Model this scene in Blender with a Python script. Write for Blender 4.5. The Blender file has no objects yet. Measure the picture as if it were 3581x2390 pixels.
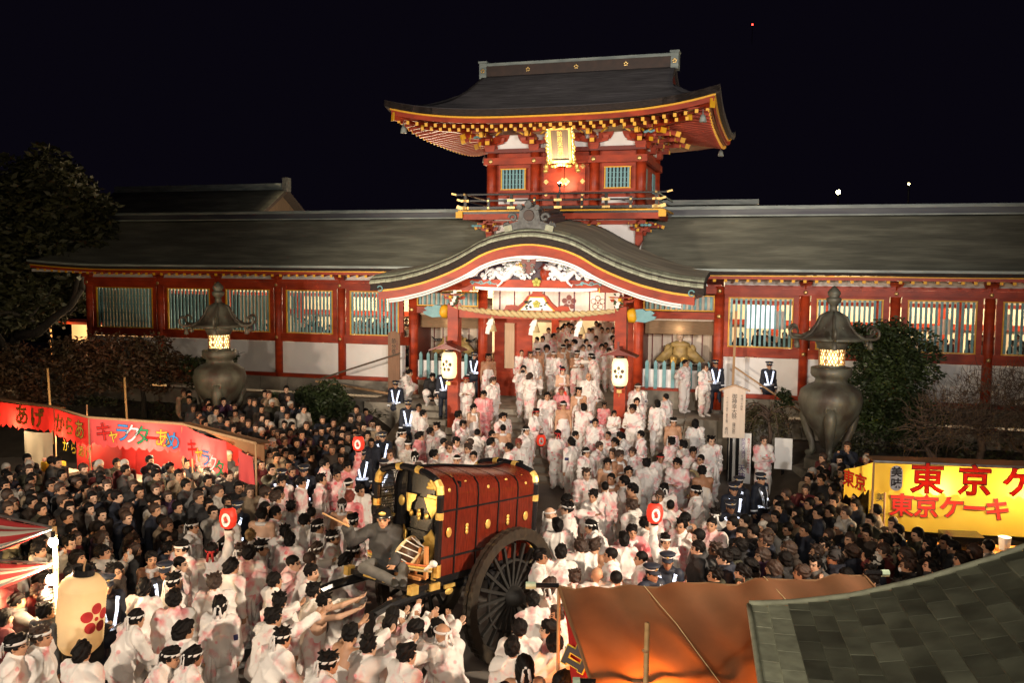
import bpy, math, random
import numpy as np
from mathutils import Vector, Matrix, noise
C = bpy.context.scene
COL = C.collection
R = math.radians
random.seed(7)

# ---------------------------------------------------------------- camera, night sky, exposure
EYE = Vector((0, 0, 6.1))
_p, _r = math.atan(170/2075), 0.008
_f = Vector((0, math.cos(_p), -math.sin(_p)))
_u0 = Vector((0, math.sin(_p), math.cos(_p)))
_rt = Vector((math.cos(_r), 0, 0))+_u0*math.sin(_r)
_up = _u0*math.cos(_r)-Vector((math.sin(_r), 0, 0))
cd = bpy.data.cameras.new('camera'); cam = bpy.data.objects.new('camera', cd); COL.objects.link(cam)
cam.matrix_world = Matrix(((_rt.x, _up.x, -_f.x, EYE.x), (_rt.y, _up.y, -_f.y, EYE.y), (_rt.z, _up.z, -_f.z, EYE.z), (0, 0, 0, 1)))
cd.lens = 31.8; cd.sensor_width = 36; cd.clip_end = 900; cd.clip_start = 0.2
C.camera = cam
w = bpy.data.worlds.new('World'); C.world = w; w.use_nodes = True
bg = w.node_tree.nodes['Background']; bg.inputs[0].default_value = (0.0012, 0.0009, 0.0021, 1); bg.inputs[1].default_value = 1.0
C.view_settings.view_transform = 'Standard'; C.view_settings.look = 'None'; C.view_settings.gamma = 1
C.view_settings.exposure = 1.0
C.cycles.use_denoising = True
C.cycles.max_bounces = 6; C.cycles.diffuse_bounces = 3; C.cycles.glossy_bounces = 4; C.cycles.transmission_bounces = 4
C.cycles.sample_clamp_indirect = 4

def lamp(name, kind, loc, power, col, size=0.2, target=None, spot=None, blend=0.5):
    l = bpy.data.lights.new(name, kind); l.energy = power; l.color = col
    if kind in ('POINT', 'SPOT'): l.shadow_soft_size = size
    if kind == 'AREA': l.size = size
    if spot: l.spot_size = R(spot); l.spot_blend = blend
    o = bpy.data.objects.new(name, l); COL.objects.link(o); o.location = loc
    if target is not None: o.rotation_euler = (Vector(target)-Vector(loc)).to_track_quat('-Z', 'Y').to_euler()
    return o
# unseen floodlights outside the frame, standing in for the light on gate and plaza
lamp('floodlight_left', 'SPOT', (-17, 9.0, 5.6), 9500, (1, .84, .66), .4, (1.0, 30, 4.6), 44, 1.0)
lamp('floodlight_front', 'SPOT', (2.5, -1.5, 7.2), 6300, (1, .88, .76), .4, (2.0, 30, 6.2), 40, 1.0)
lamp('roof_fill_light', 'SPOT', (8.0, -3.0, 9.0), 7500, (1, .95, .90), .4, (5.0, 30, 8.6), 46, 1.0)  # added high up to brighten the roofs
lamp('plaza_floodlight', 'SPOT', (-8.5, 0.0, 7.0), 2900, (1, .84, .66), .3, (-2.0, 14.5, 1.0), 85, .9)
lamp('near_fill_light', 'POINT', (0.6, 0.5, 8.2), 560, (1, .86, .66), .3)  # unseen fill, added to brighten the near roof, tarpaulin and crowd backs
fl = lamp('camera_flash', 'AREA', EYE-_f*.12, 24.0, (.88, .92, 1.0), .8, EYE+_f*10)
fl.data.shape = 'DISK'
lamp('crowd_fill_right', 'SPOT', (9.4, 9.0, 6.5), 4800, (1, .82, .62), .3, (-6.0, 17.5, 1.0), 64, .9)  # unseen fill, added to light the faces of the left crowd


# ---------------------------------------------------------------- materials
MATS = {}
def nt(name):
    m = bpy.data.materials.new(name); m.use_nodes = True
    t = m.node_tree; b = t.nodes['Principled BSDF']
    MATS[name] = m
    return m, t, b
def node(t, typ, **kw):
    n = t.nodes.new(typ)
    for k, v in kw.items():
        if k in n.inputs.keys(): n.inputs[k].default_value = v
        else: setattr(n, k, v)
    return n
def pm(name, col, col2=None, rough=0.7, scale=6, metal=0, bump=0.0, stretch=(1, 1, 1), mix=(0.35, 0.7), rnd=0.0, trans=0.0, spec=None, detail=5):
    """a procedural surface: two colours mixed by noise, relief from the same noise"""
    if name in MATS: return MATS[name]
    m, t, b = nt(name)
    L = t.links
    tc = node(t, 'ShaderNodeTexCoord'); mp = node(t, 'ShaderNodeMapping'); mp.inputs['Scale'].default_value = stretch
    L.new(tc.outputs['Object'], mp.inputs[0])
    src = mp.outputs[0]
    oi = node(t, 'ShaderNodeObjectInfo')
    if rnd:
        va = node(t, 'ShaderNodeVectorMath', operation='MULTIPLY_ADD'); va.inputs[1].default_value = (1, 1, 1)
        cx = node(t, 'ShaderNodeCombineXYZ'); mu = node(t, 'ShaderNodeMath', operation='MULTIPLY'); mu.inputs[1].default_value = 37.0
        L.new(oi.outputs['Random'], mu.inputs[0]); L.new(mu.outputs[0], cx.inputs[0]); L.new(mu.outputs[0], cx.inputs[1])
        L.new(src, va.inputs[0]); L.new(cx.outputs[0], va.inputs[2]); src = va.outputs[0]
    nz = node(t, 'ShaderNodeTexNoise', Scale=scale, Detail=detail)
    L.new(src, nz.inputs['Vector'])
    cr = node(t, 'ShaderNodeValToRGB')
    c2 = col2 or tuple(c*0.75 for c in col)
    cr.color_ramp.elements[0].position = mix[0]; cr.color_ramp.elements[0].color = (*c2, 1)
    cr.color_ramp.elements[1].position = mix[1]; cr.color_ramp.elements[1].color = (*col, 1)
    L.new(nz.outputs['Fac'], cr.inputs[0])
    out = cr.outputs[0]
    if rnd:
        hs = node(t, 'ShaderNodeHueSaturation'); mr = node(t, 'ShaderNodeMapRange')
        mr.inputs['To Min'].default_value = 1-rnd; mr.inputs['To Max'].default_value = 1+rnd*0.6
        L.new(oi.outputs['Random'], mr.inputs[0]); L.new(mr.outputs[0], hs.inputs['Value']); L.new(out, hs.inputs['Color']); out = hs.outputs[0]
    L.new(out, b.inputs['Base Color'])
    b.inputs['Roughness'].default_value = rough; b.inputs['Metallic'].default_value = metal
    if spec is not None: b.inputs['Specular IOR Level'].default_value = spec
    if bump:
        bp = node(t, 'ShaderNodeBump', Strength=bump, Distance=0.03); L.new(nz.outputs['Fac'], bp.inputs['Height']); L.new(bp.outputs[0], b.inputs['Normal'])
    if trans:
        tr = node(t, 'ShaderNodeBsdfTranslucent'); mx = node(t, 'ShaderNodeMixShader'); mx.inputs[0].default_value = trans
        L.new(out, tr.inputs[0]); L.new(b.outputs[0], mx.inputs[1]); L.new(tr.outputs[0], mx.inputs[2])
        L.new(mx.outputs[0], t.nodes['Material Output'].inputs[0])
    return m
def glow(name, col, strength):
    if name in MATS: return MATS[name]
    m, t, b = nt(name)
    b.inputs['Base Color'].default_value = (*col, 1); b.inputs['Emission Color'].default_value = (*col, 1); b.inputs['Emission Strength'].default_value = strength
    return m

RED = pm('vermilion_paint', (0.38, 0.044, 0.012), (0.19, 0.021, 0.008), 0.45, 1.7, stretch=(1, 1, 2.5), mix=(.28, .62), detail=9, bump=0.04, spec=.3)
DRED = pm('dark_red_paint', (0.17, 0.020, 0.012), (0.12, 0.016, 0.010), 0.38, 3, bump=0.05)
YEL = pm('yellow_paint', (0.80, 0.42, 0.015), (0.66, 0.33, 0.012), 0.5, 8)
WHT = pm('white_plaster', (0.78, 0.75, 0.72), (0.62, 0.58, 0.54), 0.9, .9, bump=0.08, mix=(.25, .55), detail=9)
WPAINT = pm('white_paint', (0.80, 0.78, 0.76), (0.72, 0.70, 0.70), 0.5, 4)
TEAL = pm('teal_paint', (0.19, 0.38, 0.40), (0.12, 0.28, 0.31), 0.55, 5)
BWOOD = pm('black_stained_wood', (0.016, 0.014, 0.012), (0.008, 0.007, 0.006), 0.65, 8)
BLK = pm('black_lacquer', (0.014, 0.013, 0.014), (0.008, 0.008, 0.009), 0.22, 4)
GOLD = pm('gilded_metal', (0.95, 0.66, 0.20), (0.75, 0.46, 0.11), 0.35, 14, metal=0.55, bump=0.15)
BRASS = pm('brass_fitting', (0.75, 0.53, 0.22), (0.5, 0.33, 0.12), 0.35, 20, metal=0.7)
STONE = pm('grey_stone', (0.33, 0.29, 0.23), (0.20, 0.175, 0.14), 0.9, 2.2, bump=0.25, rnd=0.18)
PAVE = pm('pavement_stone', (0.17, 0.15, 0.13), (0.10, 0.09, 0.08), 0.85, 1.2, bump=0.15)
EARTH = pm('earth_bank', (0.07, 0.055, 0.038), (0.035, 0.028, 0.02), 0.95, 1.8, bump=0.4)
WOOD = pm('plain_wood', (0.42, 0.25, 0.12), (0.30, 0.17, 0.08), 0.7, 4, stretch=(6, 6, 0.7), bump=0.1)
DWOOD = pm('dark_wood', (0.10, 0.065, 0.04), (0.06, 0.04, 0.025), 0.7, 5, stretch=(5, 5, 0.6), bump=0.15)
BOARD = pm('bare_board', (0.52, 0.36, 0.24), (0.42, 0.28, 0.18), 0.75, 3, stretch=(8, 8, 0.5))
BRONZE = pm('weathered_bronze', (0.165, 0.17, 0.13), (0.062, 0.046, 0.034), 0.5, 2.2, metal=0.25, bump=0.3, stretch=(1, 1, 0.5))
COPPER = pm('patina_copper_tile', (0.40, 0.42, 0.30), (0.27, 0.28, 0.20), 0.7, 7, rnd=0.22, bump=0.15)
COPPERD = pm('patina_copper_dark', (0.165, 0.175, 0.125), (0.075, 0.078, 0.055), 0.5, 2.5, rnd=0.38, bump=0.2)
METALG = pm('green_grey_metal', (0.33, 0.37, 0.33), (0.16, 0.19, 0.18), 0.5, 3, stretch=(0.5, 3, 3))
BROWNM = pm('ridge_brown', (0.07, 0.04, 0.03), (0.045, 0.03, 0.025), 0.6, 4)
STRAW = pm('rice_straw_rope', (0.62, 0.49, 0.26), (0.48, 0.36, 0.17), 0.85, 18, stretch=(1, 6, 6), bump=0.3)
PAPER = pm('white_paper', (0.85, 0.82, 0.78), (0.8, 0.77, 0.72), 0.8, 3)
INK = pm('black_ink', (0.012, 0.011, 0.012), (0.02, 0.018, 0.018), 0.6, 5)
LEAFD = pm('dark_leaf', (0.050, 0.052, 0.016), (0.020, 0.023, 0.008), 0.65, 1.1, rnd=0.25)
LEAFG = pm('green_leaf', (0.045, 0.070, 0.016), (0.018, 0.030, 0.008), 0.6, 1.6, rnd=0.25)
LEAFR = pm('reddish_leaf', (0.115, 0.045, 0.02), (0.05, 0.035, 0.014), 0.65, 0.9, rnd=0.3)
BARK = pm('bark', (0.045, 0.035, 0.025), (0.02, 0.016, 0.012), 0.9, 7, stretch=(3, 3, 0.7), bump=0.5)
TWIG = pm('bare_twig', (0.13, 0.085, 0.06), (0.07, 0.045, 0.032), 0.9, 7)
def roofmat(name, c1, c2, rows, patch=0.9, dark=(0.02, 0.019, 0.018), damount=0.55):
    """thin shingle courses: lines along the eave, patches of moss and bare dark courses"""
    m, t, b = nt(name); L = t.links
    tc = node(t, 'ShaderNodeTexCoord'); uv = node(t, 'ShaderNodeUVMap')
    sp = node(t, 'ShaderNodeSeparateXYZ'); L.new(tc.outputs['UV'], sp.inputs[0])
    mp = node(t, 'ShaderNodeMapping'); mp.inputs['Scale'].default_value = (0.55, 2.2, 1); L.new(tc.outputs['UV'], mp.inputs[0])
    n1 = node(t, 'ShaderNodeTexNoise', Scale=patch, Detail=6); L.new(mp.outputs[0], n1.inputs['Vector'])
    m2 = node(t, 'ShaderNodeMapping'); m2.inputs['Scale'].default_value = (0.8, rows, 1); L.new(tc.outputs['UV'], m2.inputs[0])
    n2 = node(t, 'ShaderNodeTexNoise', Scale=1.6, Detail=4); L.new(m2.outputs[0], n2.inputs['Vector'])
    cr = node(t, 'ShaderNodeValToRGB'); cr.color_ramp.elements[0].position = 0.42; cr.color_ramp.elements[1].position = 0.60
    cr.color_ramp.elements[0].color = (*c2, 1); cr.color_ramp.elements[1].color = (*c1, 1); L.new(n2.outputs['Fac'], cr.inputs[0])
    ad = node(t, 'ShaderNodeMath', operation='MULTIPLY_ADD'); ad.inputs[1].default_value = 0.45; L.new(n2.outputs['Fac'], ad.inputs[0]); L.new(n1.outputs['Fac'], ad.inputs[2])
    c3 = node(t, 'ShaderNodeValToRGB'); c3.color_ramp.elements[0].position = 0.58; c3.color_ramp.elements[1].position = 0.80
    c3.color_ramp.elements[0].color = (1, 1, 1, 1); c3.color_ramp.elements[1].color = (0, 0, 0, 1); L.new(ad.outputs[0], c3.inputs[0])
    mx = node(t, 'ShaderNodeMix', data_type='RGBA'); mx.inputs['B'].default_value = (*dark, 1)
    ml = node(t, 'ShaderNodeMath', operation='MULTIPLY'); ml.inputs[1].default_value = damount
    iv = node(t, 'ShaderNodeMath', operation='SUBTRACT'); iv.inputs[0].default_value = 1; L.new(c3.outputs[0], iv.inputs[1])
    L.new(iv.outputs[0], ml.inputs[0]); L.new(ml.outputs[0], mx.inputs['Factor']); L.new(cr.outputs[0], mx.inputs[6]); mx.inputs[7].default_value = (*dark, 1)
    L.new(mx.outputs[2], b.inputs['Base Color']); b.inputs['Roughness'].default_value = 0.75
    wv = node(t, 'ShaderNodeMath', operation='MULTIPLY'); wv.inputs[1].default_value = rows; L.new(sp.outputs[1], wv.inputs[0])
    fr = node(t, 'ShaderNodeMath', operation='FRACT'); L.new(wv.outputs[0], fr.inputs[0])
    bp = node(t, 'ShaderNodeBump', Strength=0.9, Distance=0.03); L.new(fr.outputs[0], bp.inputs['Height']); L.new(bp.outputs[0], b.inputs['Normal'])
    return m
ROOFW = roofmat('wing_roof_shingle', (0.255, 0.255, 0.19), (0.165, 0.163, 0.122), 14.0, damount=.45)
ROOFT = roofmat('tower_roof_bark', (0.140, 0.132, 0.138), (0.066, 0.060, 0.066), 8.0, damount=0.4)
ROOFP = roofmat('porch_roof_shingle', (0.36, 0.32, 0.235), (0.23, 0.20, 0.145), 12.0, damount=0.45)
THATCH = pm('roof_edge_bark', (0.040, 0.026, 0.020), (0.014, 0.010, 0.009), 0.9, 9, stretch=(1, 1, 6), bump=0.4)

# ---------------------------------------------------------------- mesh builder
class MB:
    def __init__(s): s.v = []; s.f = []; s.m = []; s.uv = None
    def add(s, vs, fs, mi=0):
        b = len(s.v); s.v.extend([tuple(v) for v in vs])
        for f in fs: s.f.append(tuple(b+i for i in f)); s.m.append(mi)
        return s
    def box(s, c, d, rz=0.0, mi=0, top=None, rx=0.0, ry=0.0):
        x, y, z = (q/2 for q in d); tx, ty = top or (1, 1)
        vs = [(-x, -y, -z), (x, -y, -z), (x, y, -z), (-x, y, -z), (-x*tx, -y*ty, z), (x*tx, -y*ty, z), (x*tx, y*ty, z), (-x*tx, y*ty, z)]
        M = Matrix.Rotation(rz, 3, 'Z') @ Matrix.Rotation(ry, 3, 'Y') @ Matrix.Rotation(rx, 3, 'X')
        vs = [M @ Vector(v)+Vector(c) for v in vs]
        return s.add(vs, [(0, 3, 2, 1), (4, 5, 6, 7), (0, 1, 5, 4), (1, 2, 6, 5), (2, 3, 7, 6), (3, 0, 4, 7)], mi)
    def bar(s, a, b, w, h=None, mi=0, up=(0, 0, 1)):
        a = Vector(a); b = Vector(b); d = (b-a).normalized(); u = Vector(up)
        if abs(d.dot(u)) > 0.98: u = Vector((0, 1, 0))
        x = d.cross(u).normalized(); y = x.cross(d).normalized(); h = h or w
        vs = [p+x*i*w/2+y*j*h/2 for p in (a, b) for i, j in ((-1, -1), (1, -1), (1, 1), (-1, 1))]
        return s.add(vs, [(3, 2, 1, 0), (4, 5, 6, 7), (0, 1, 5, 4), (1, 2, 6, 5), (2, 3, 7, 6), (3, 0, 4, 7)], mi)
    def tube(s, pts, rad, seg=8, mi=0, caps=True):
        pts = [Vector(p) for p in pts]; n = len(pts)
        rad = rad if isinstance(rad, (list, tuple)) else [rad]*n
        vs = []; prev = None
        for i, p in enumerate(pts):
            d = (pts[min(i+1, n-1)]-pts[max(i-1, 0)])
            d = d.normalized() if d.length > 1e-9 else Vector((0, 0, 1))
            if prev is None:
                u = Vector((0, 0, 1)) if abs(d.z) < 0.9 else Vector((1, 0, 0))
                x = d.cross(u).normalized()
            else:
                x = (prev-d*prev.dot(d)).normalized()
            prev = x; y = d.cross(x)
            for k in range(seg):
                a = 2*math.pi*k/seg
                vs.append(p+(x*math.cos(a)+y*math.sin(a))*rad[i])
        fs = [(i*seg+k, i*seg+(k+1) % seg, (i+1)*seg+(k+1) % seg, (i+1)*seg+k) for i in range(n-1) for k in range(seg)]
        if caps: fs += [tuple(range(seg-1, -1, -1)), tuple((n-1)*seg+k for k in range(seg))]
        return s.add(vs, fs, mi)
    def lathe(s, prof, seg=16, c=(0, 0, 0), mi=0, rot=0.0, flat=None):
        vs = []
        for r, z in prof:
            for k in range(seg):
                a = 2*math.pi*k/seg+rot
                q = 1.0
                vs.append((c[0]+r*q*math.cos(a), c[1]+r*q*math.sin(a), c[2]+z))
        n = len(prof)
        fs = [(i*seg+k, i*seg+(k+1) % seg, (i+1)*seg+(k+1) % seg, (i+1)*seg+k) for i in range(n-1) for k in range(seg)]
        fs += [tuple(range(seg-1, -1, -1)), tuple((n-1)*seg+k for k in range(seg))]
        return s.add(vs, fs, mi)
    def ell(s, c, r, seg=10, rings=7, mi=0, M=None):
        vs = []; c = Vector(c)
        for i in range(rings+1):
            th = math.pi*i/rings
            for k in range(seg):
                a = 2*math.pi*k/seg
                v = Vector((r[0]*math.sin(th)*math.cos(a), r[1]*math.sin(th)*math.sin(a), -r[2]*math.cos(th)))
                vs.append((M @ v if M else v)+c)
        fs = [(i*seg+k, i*seg+(k+1) % seg, (i+1)*seg+(k+1) % seg, (i+1)*seg+k) for i in range(rings) for k in range(seg)]
        return s.add(vs, fs, mi)
    def prism(s, poly, y0, y1, mi=0, ax='y'):
        """polygon in the x-z plane, extruded along y (ax='y'); 'x': polygon in y-z along x; 'z': x-y along z"""
        n = len(poly)
        if ax == 'y': P = lambda p, t: (p[0], t, p[1])
        elif ax == 'x': P = lambda p, t: (t, p[0], p[1])
        else: P = lambda p, t: (p[0], p[1], t)
        vs = [P(p, y0) for p in poly]+[P(p, y1) for p in poly]
        fs = [tuple(range(n)), tuple(range(2*n-1, n-1, -1))]+[(i, i+n, (i+1) % n+n, (i+1) % n) for i in range(n)]
        return s.add(vs, fs, mi)
    def strip(s, lo, hi, y0, y1, mi=0):
        """band between two polylines in x-z, extruded along y, as quads"""
        n = len(lo); vs = []
        for y in (y0, y1): vs += [(p[0], y, p[1]) for p in lo]+[(p[0], y, p[1]) for p in hi]
        fs = []
        for i in range(n-1):
            a, b, c, d = i, i+1, n+i+1, n+i; o = 2*n
            fs += [(a, b, c, d), (d+o, c+o, b+o, a+o), (d, c, c+o, d+o), (b, a, a+o, b+o)]
        fs += [(0, n, n+2*n, 2*n), (n-1, n-1+2*n, n-1+3*n, n-1+n)]
        return s.add(vs, fs, mi)
    def build(s, name, mats, parent=None, smooth=False, loc=None, rot=None, bevel=0.0):
        me = bpy.data.meshes.new(name)
        me.from_pydata([tuple(v) for v in s.v], [], s.f)
        mats = mats if isinstance(mats, (list, tuple)) else [mats]
        for m in mats: me.materials.append(m)
        if any(s.m): me.polygons.foreach_set('material_index', s.m)
        if smooth: me.polygons.foreach_set('use_smooth', [True]*len(s.f))
        me.update()
        o = bpy.data.objects.new(name, me); COL.objects.link(o)
        if parent: o.parent = parent
        if loc: o.location = loc
        if rot: o.rotation_euler = rot
        return o
def share(src, name=None, parent=None, loc=None, rot=None, scale=None):
    o = src.copy(); COL.objects.link(o)
    if name: o.name = name
    o.parent = parent if parent else src.parent
    if loc is not None: o.location = loc
    if rot is not None: o.rotation_euler = rot
    if scale is not None: o.scale = scale
    return o
def tag(o, label=None, cat=None, group=None, kind=None):
    if label: o['label'] = label
    if cat: o['category'] = cat
    if group: o['group'] = group
    if kind: o['kind'] = kind
    return o
def empty(name, loc=(0, 0, 0), rz=0.0, label=None, cat=None, group=None, kind=None):
    o = bpy.data.objects.new(name, None); COL.objects.link(o); o.location = loc; o.rotation_euler = (0, 0, rz); o.empty_display_size = 0.2
    return tag(o, label, cat, group, kind)
def gridsurf(name, fn, us, vs, mats, parent=None, thick=0.0, uvscale=1.0, smooth=True):
    """a curved sheet fn(u, v) -> point; UV in metres; closed below by a second sheet thick lower"""
    nu, nv = len(us), len(vs)
    P = [[Vector(fn(u, v)) for v in vs] for u in us]
    verts = [p for row in P for p in row]; faces = []; uvs = []
    lu = [0.0]; lv = [0.0]; mid = nv//2
    for i in range(1, nu): lu.append(lu[-1]+(P[i][mid]-P[i-1][mid]).length)
    for j in range(1, nv): lv.append(lv[-1]+(P[nu//2][j]-P[nu//2][j-1]).length)
    for i in range(nu-1):
        for j in range(nv-1):
            faces.append((i*nv+j, (i+1)*nv+j, (i+1)*nv+j+1, i*nv+j+1))
            uvs += [(lu[i], lv[j]), (lu[i+1], lv[j]), (lu[i+1], lv[j+1]), (lu[i], lv[j+1])]
    mi = [0]*len(faces)
    if thick:
        b = len(verts); verts += [p-Vector((0, 0, thick)) for p in verts[:b]]
        for i in range(nu-1):
            for j in range(nv-1):
                faces.append((b+i*nv+j+1, b+(i+1)*nv+j+1, b+(i+1)*nv+j, b+i*nv+j)); uvs += [(0, 0)]*4; mi.append(1)
        rim = [(i, 0) for i in range(nu)]+[(nu-1, j) for j in range(1, nv)]+[(i, nv-1) for i in range(nu-2, -1, -1)]+[(0, j) for j in range(nv-2, 0, -1)]
        for k in range(len(rim)):
            a = rim[k][0]*nv+rim[k][1]; c = rim[(k+1) % len(rim)]; c = c[0]*nv+c[1]
            faces.append((c, a, b+a, b+c)); uvs += [(0, 0)]*4; mi.append(1)
    me = bpy.data.meshes.new(name); me.from_pydata(verts, [], faces)
    l = me.uv_layers.new(name='UVMap'); l.data.foreach_set('uv', [q for p in uvs for q in p])
    for m in (mats if isinstance(mats, (list, tuple)) else [mats]): me.materials.append(m)
    if len(me.materials) > 1: me.polygons.foreach_set('material_index', mi)
    if smooth: me.polygons.foreach_set('use_smooth', [m == 0 for m in mi])
    me.update()
    o = bpy.data.objects.new(name, me); COL.objects.link(o)
    if parent: o.parent = parent
    return o
def lin(a, b, n): return [a+(b-a)*i/(n-1) for i in range(n)]
def interp(xs, ys):
    return lambda x: float(np.interp(x, xs, ys))
def text(body, size, mat, parent, loc, rot, depth=0.006, name='lettering', bold=0.0, sx=1.0, align='CENTER', spacing=1.0, shear=0.0, outline=None):
    cu = bpy.data.curves.new(name, 'FONT'); cu.body = body; cu.size = size; cu.align_x = align; cu.align_y = 'CENTER'
    cu.extrude = depth if not outline else 0; cu.offset = bold;
    if outline: cu.fill_mode = 'NONE'; cu.bevel_depth = outline; cu.bevel_resolution = 0
    cu.space_line = spacing; cu.shear = shear; cu.resolution_u = 2
    o = bpy.data.objects.new(name, cu); COL.objects.link(o)
    dg = bpy.context.evaluated_depsgraph_get(); dg.update()
    me = bpy.data.meshes.new_from_object(o.evaluated_get(dg))
    bpy.data.objects.remove(o); bpy.data.curves.remove(cu)
    me.materials.clear(); me.materials.append(mat)
    o = bpy.data.objects.new(name, me); COL.objects.link(o)
    o.parent = parent; o.location = loc; o.rotation_euler = rot; o.scale = (sx, 1, 1)
    return o
A = R(16.4)
O = Vector((1.5646, 30.2906, 0))
UX = Vector((math.cos(A), -math.sin(A), 0)); NX = Vector((-math.sin(A), -math.cos(A), 0))
def W(u, n, z): return O+UX*u+NX*n+Vector((0, 0, z))

# ================================================================ THE GATE (local frame: x along the front, y into the building, z up)
gate = empty('shrine_gate', O, -A, 'vermilion two storey shrine gate with curved porch gable and black railed balcony', 'gate')
Y0 = 2.3; HA = 5.25; HB = 4.7
fp = interp([0, .6, 1.2, 2, 3, 4, 4.7], [0, .16, .36, .70, 1.20, 1.72, 2.05])
sp_ = interp([0, .5, 1.0, 1.6], [0, .22, .55, 1.05])
def lift(x, yp): return .45*(min(abs(x)/HA, 1)**3.2)*(min(abs(yp)/HB, 1)**3.2)
def roof_z(x, y, hip):
    yp = y-Y0; z = fp(HB-abs(yp))
    if hip: z = min(z, sp_(max(HA-abs(x), 0)))
    return 10.97+z+lift(x, yp)
ys = sorted(set(lin(-2.4, 7.0, 25)))
vw = lambda y: 3.45+1.8*(abs(y-Y0)/HB)**3
gridsurf('roof', lambda u, v: (u*vw(v), v, roof_z(u*vw(v), v, False)), lin(-1, 1, 33), ys, [ROOFT, THATCH], gate, .2)
for s in (-1, 1):
    xs = lin(3.6, 5.25, 12) if s > 0 else lin(-5.25, -3.6, 12)
    gridsurf('hip_roof', lambda u, v: (u, v, roof_z(u, v, True)), xs, ys, [ROOFT, THATCH], gate, .2)
    b = MB(); pr = [(y, roof_z(3.6, y, False)-.22) for y in lin(.4, 4.2, 9)]
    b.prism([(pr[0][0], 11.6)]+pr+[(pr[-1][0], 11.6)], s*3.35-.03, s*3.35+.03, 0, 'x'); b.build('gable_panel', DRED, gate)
# ridge of the tower
b = MB(); b.box((0, Y0, 13.13), (6.7, .34, .36)); b.build('ridge', BROWNM, gate)
rg = MB(); rg.box((0, Y0, 13.36), (6.9, .42, .10)); rg.build('ridge_cap', METALG, gate)
for s in (-1, 1):
    e = MB(); e.box((s*3.42, Y0, 13.16), (.26, .46, .56)); e.box((s*3.42, Y0-.02, 13.45), (.32, .5, .07)); e.build('ridge_end', METALG, gate)
for x in (-1.75, 0, 1.75, -3.42, 3.42):
    e = MB()
    for k in range(5):
        a = 2*math.pi*k/5+math.pi/2
        e.ell((x+.055*math.cos(a), Y0-(.18 if abs(x) < 3 else .25), 13.14+.055*math.sin(a)), (.036, .015, .036), 8, 4)
    e.build('plum_crest', BRASS, gate)
# eave line: yellow strip, red fascia, following the curve
def eave_front(x, y=-2.4): return 10.97+lift(x, y-Y0)
for (inset, dz, h, mt, nm, th) in ((.13, -.255, .055, YEL, 'eave_line', .05), (.17, -.40, .145, RED, 'eave_fascia', .06)):
    xs = lin(-(HA-inset), HA-inset, 31)
    b = MB(); b.strip([(x, eave_front(x)+dz) for x in xs], [(x, eave_front(x)+dz+h) for x in xs], -2.4+inset, -2.4+inset+th); b.build(nm, mt, gate)
    for s in (-1, 1):
        yy = lin(-2.4+inset+th, 7.0-inset, 25); b = MB()
        n = len(yy); x0 = s*(HA-inset); x1 = s*(HA-inset-th)
        ez = [10.97+lift(HA, y-Y0) for y in yy]
        vs = [(x, y, z+dz+q) for x in (x0, x1) for q in (0, h) for y, z in zip(yy, ez)]
        fs = []
        for i in range(n-1):
            fs += [(i, i+1, n+i+1, n+i), (2*n+i+1, 2*n+i, 3*n+i, 3*n+i+1), (n+i, n+i+1, 3*n+i+1, 3*n+i), (i+1, i, 2*n+i, 2*n+i+1)]
        b.add(vs, fs); b.build(nm, mt, gate)
# soffit boards under the eaves
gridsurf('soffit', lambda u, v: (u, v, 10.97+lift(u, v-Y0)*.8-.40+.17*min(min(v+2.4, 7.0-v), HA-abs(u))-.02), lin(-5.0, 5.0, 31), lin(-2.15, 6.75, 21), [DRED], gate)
# rafters: two tiers in front, one tier each side
def rafter(name, L, wd, ht):
    q = MB(); q.box((0, L/2, 0), (wd, L, ht), 0, 0); q.box((0, -.012, 0), (wd*1.12, .03, ht*1.1), 0, 1)
    return q.build(name, [RED, YEL], gate)
rA = rafter('rafter', 1.7, .085, .10); rB = rafter('rafter', 1.25, .085, .10)
first = True
for tier, src, y0, dz, n in ((0, rA, -2.08, -.475, 32), (1, rB, -1.62, -.50, 28)):
    for i in range(n):
        x = -4.88+i*.315 if tier == 0 else -4.25+i*.315
        o = src if i == 0 else share(src)
        o.location = (x, y0, 10.97+lift(x, y0-Y0)+dz+(.0 if tier == 0 else 0)); o.rotation_euler = (R(9 if tier == 0 else 12), 0, 0)
for s in (-1, 1):
    for i in range(27):
        y = -1.85+i*.33
        o = share(rA, loc=(s*4.9, y, 10.97+lift(5.1, y-Y0)-.475), rot=(R(9), 0, R(90 if s > 0 else -90)))
for s in (-1, 1):                                   # corner hip rafters with big yellow ends
    q = MB(); q.bar((s*5.02, -2.2, 10.97+.40-.46), (s*2.7, .3, 10.85), .15, .24); d = Vector((s*5.02-s*2.7, -2.5, .1)).normalized()
    a = Vector((s*5.02, -2.2, 10.91)); q.bar(a, a+d*.04, .17, .27, 1); q.build('hip_rafter', [RED, YEL], gate)
    q = MB(); a = Vector((s*4.3, -1.45, 10.68)); q.bar(a, (s*2.7, .3, 10.7), .14, .2); q.bar(a, a+d*.04, .16, .23, 1); q.build('hip_rafter', [RED, YEL], gate)
    for y in (-2.0, 6.4):                            # wind bells under the corners
        q = MB(); q.lathe([(.02, .2), (.02, .14), (.06, .12), (.085, .05), (.11, -.08), (.10, -.09)], 10); q.tube([(0, 0, .2), (0, 0, .36)], .008, 5)
        q.build('wind_bell', METALG, gate, True, (s*4.75, y, 10.5))
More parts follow.
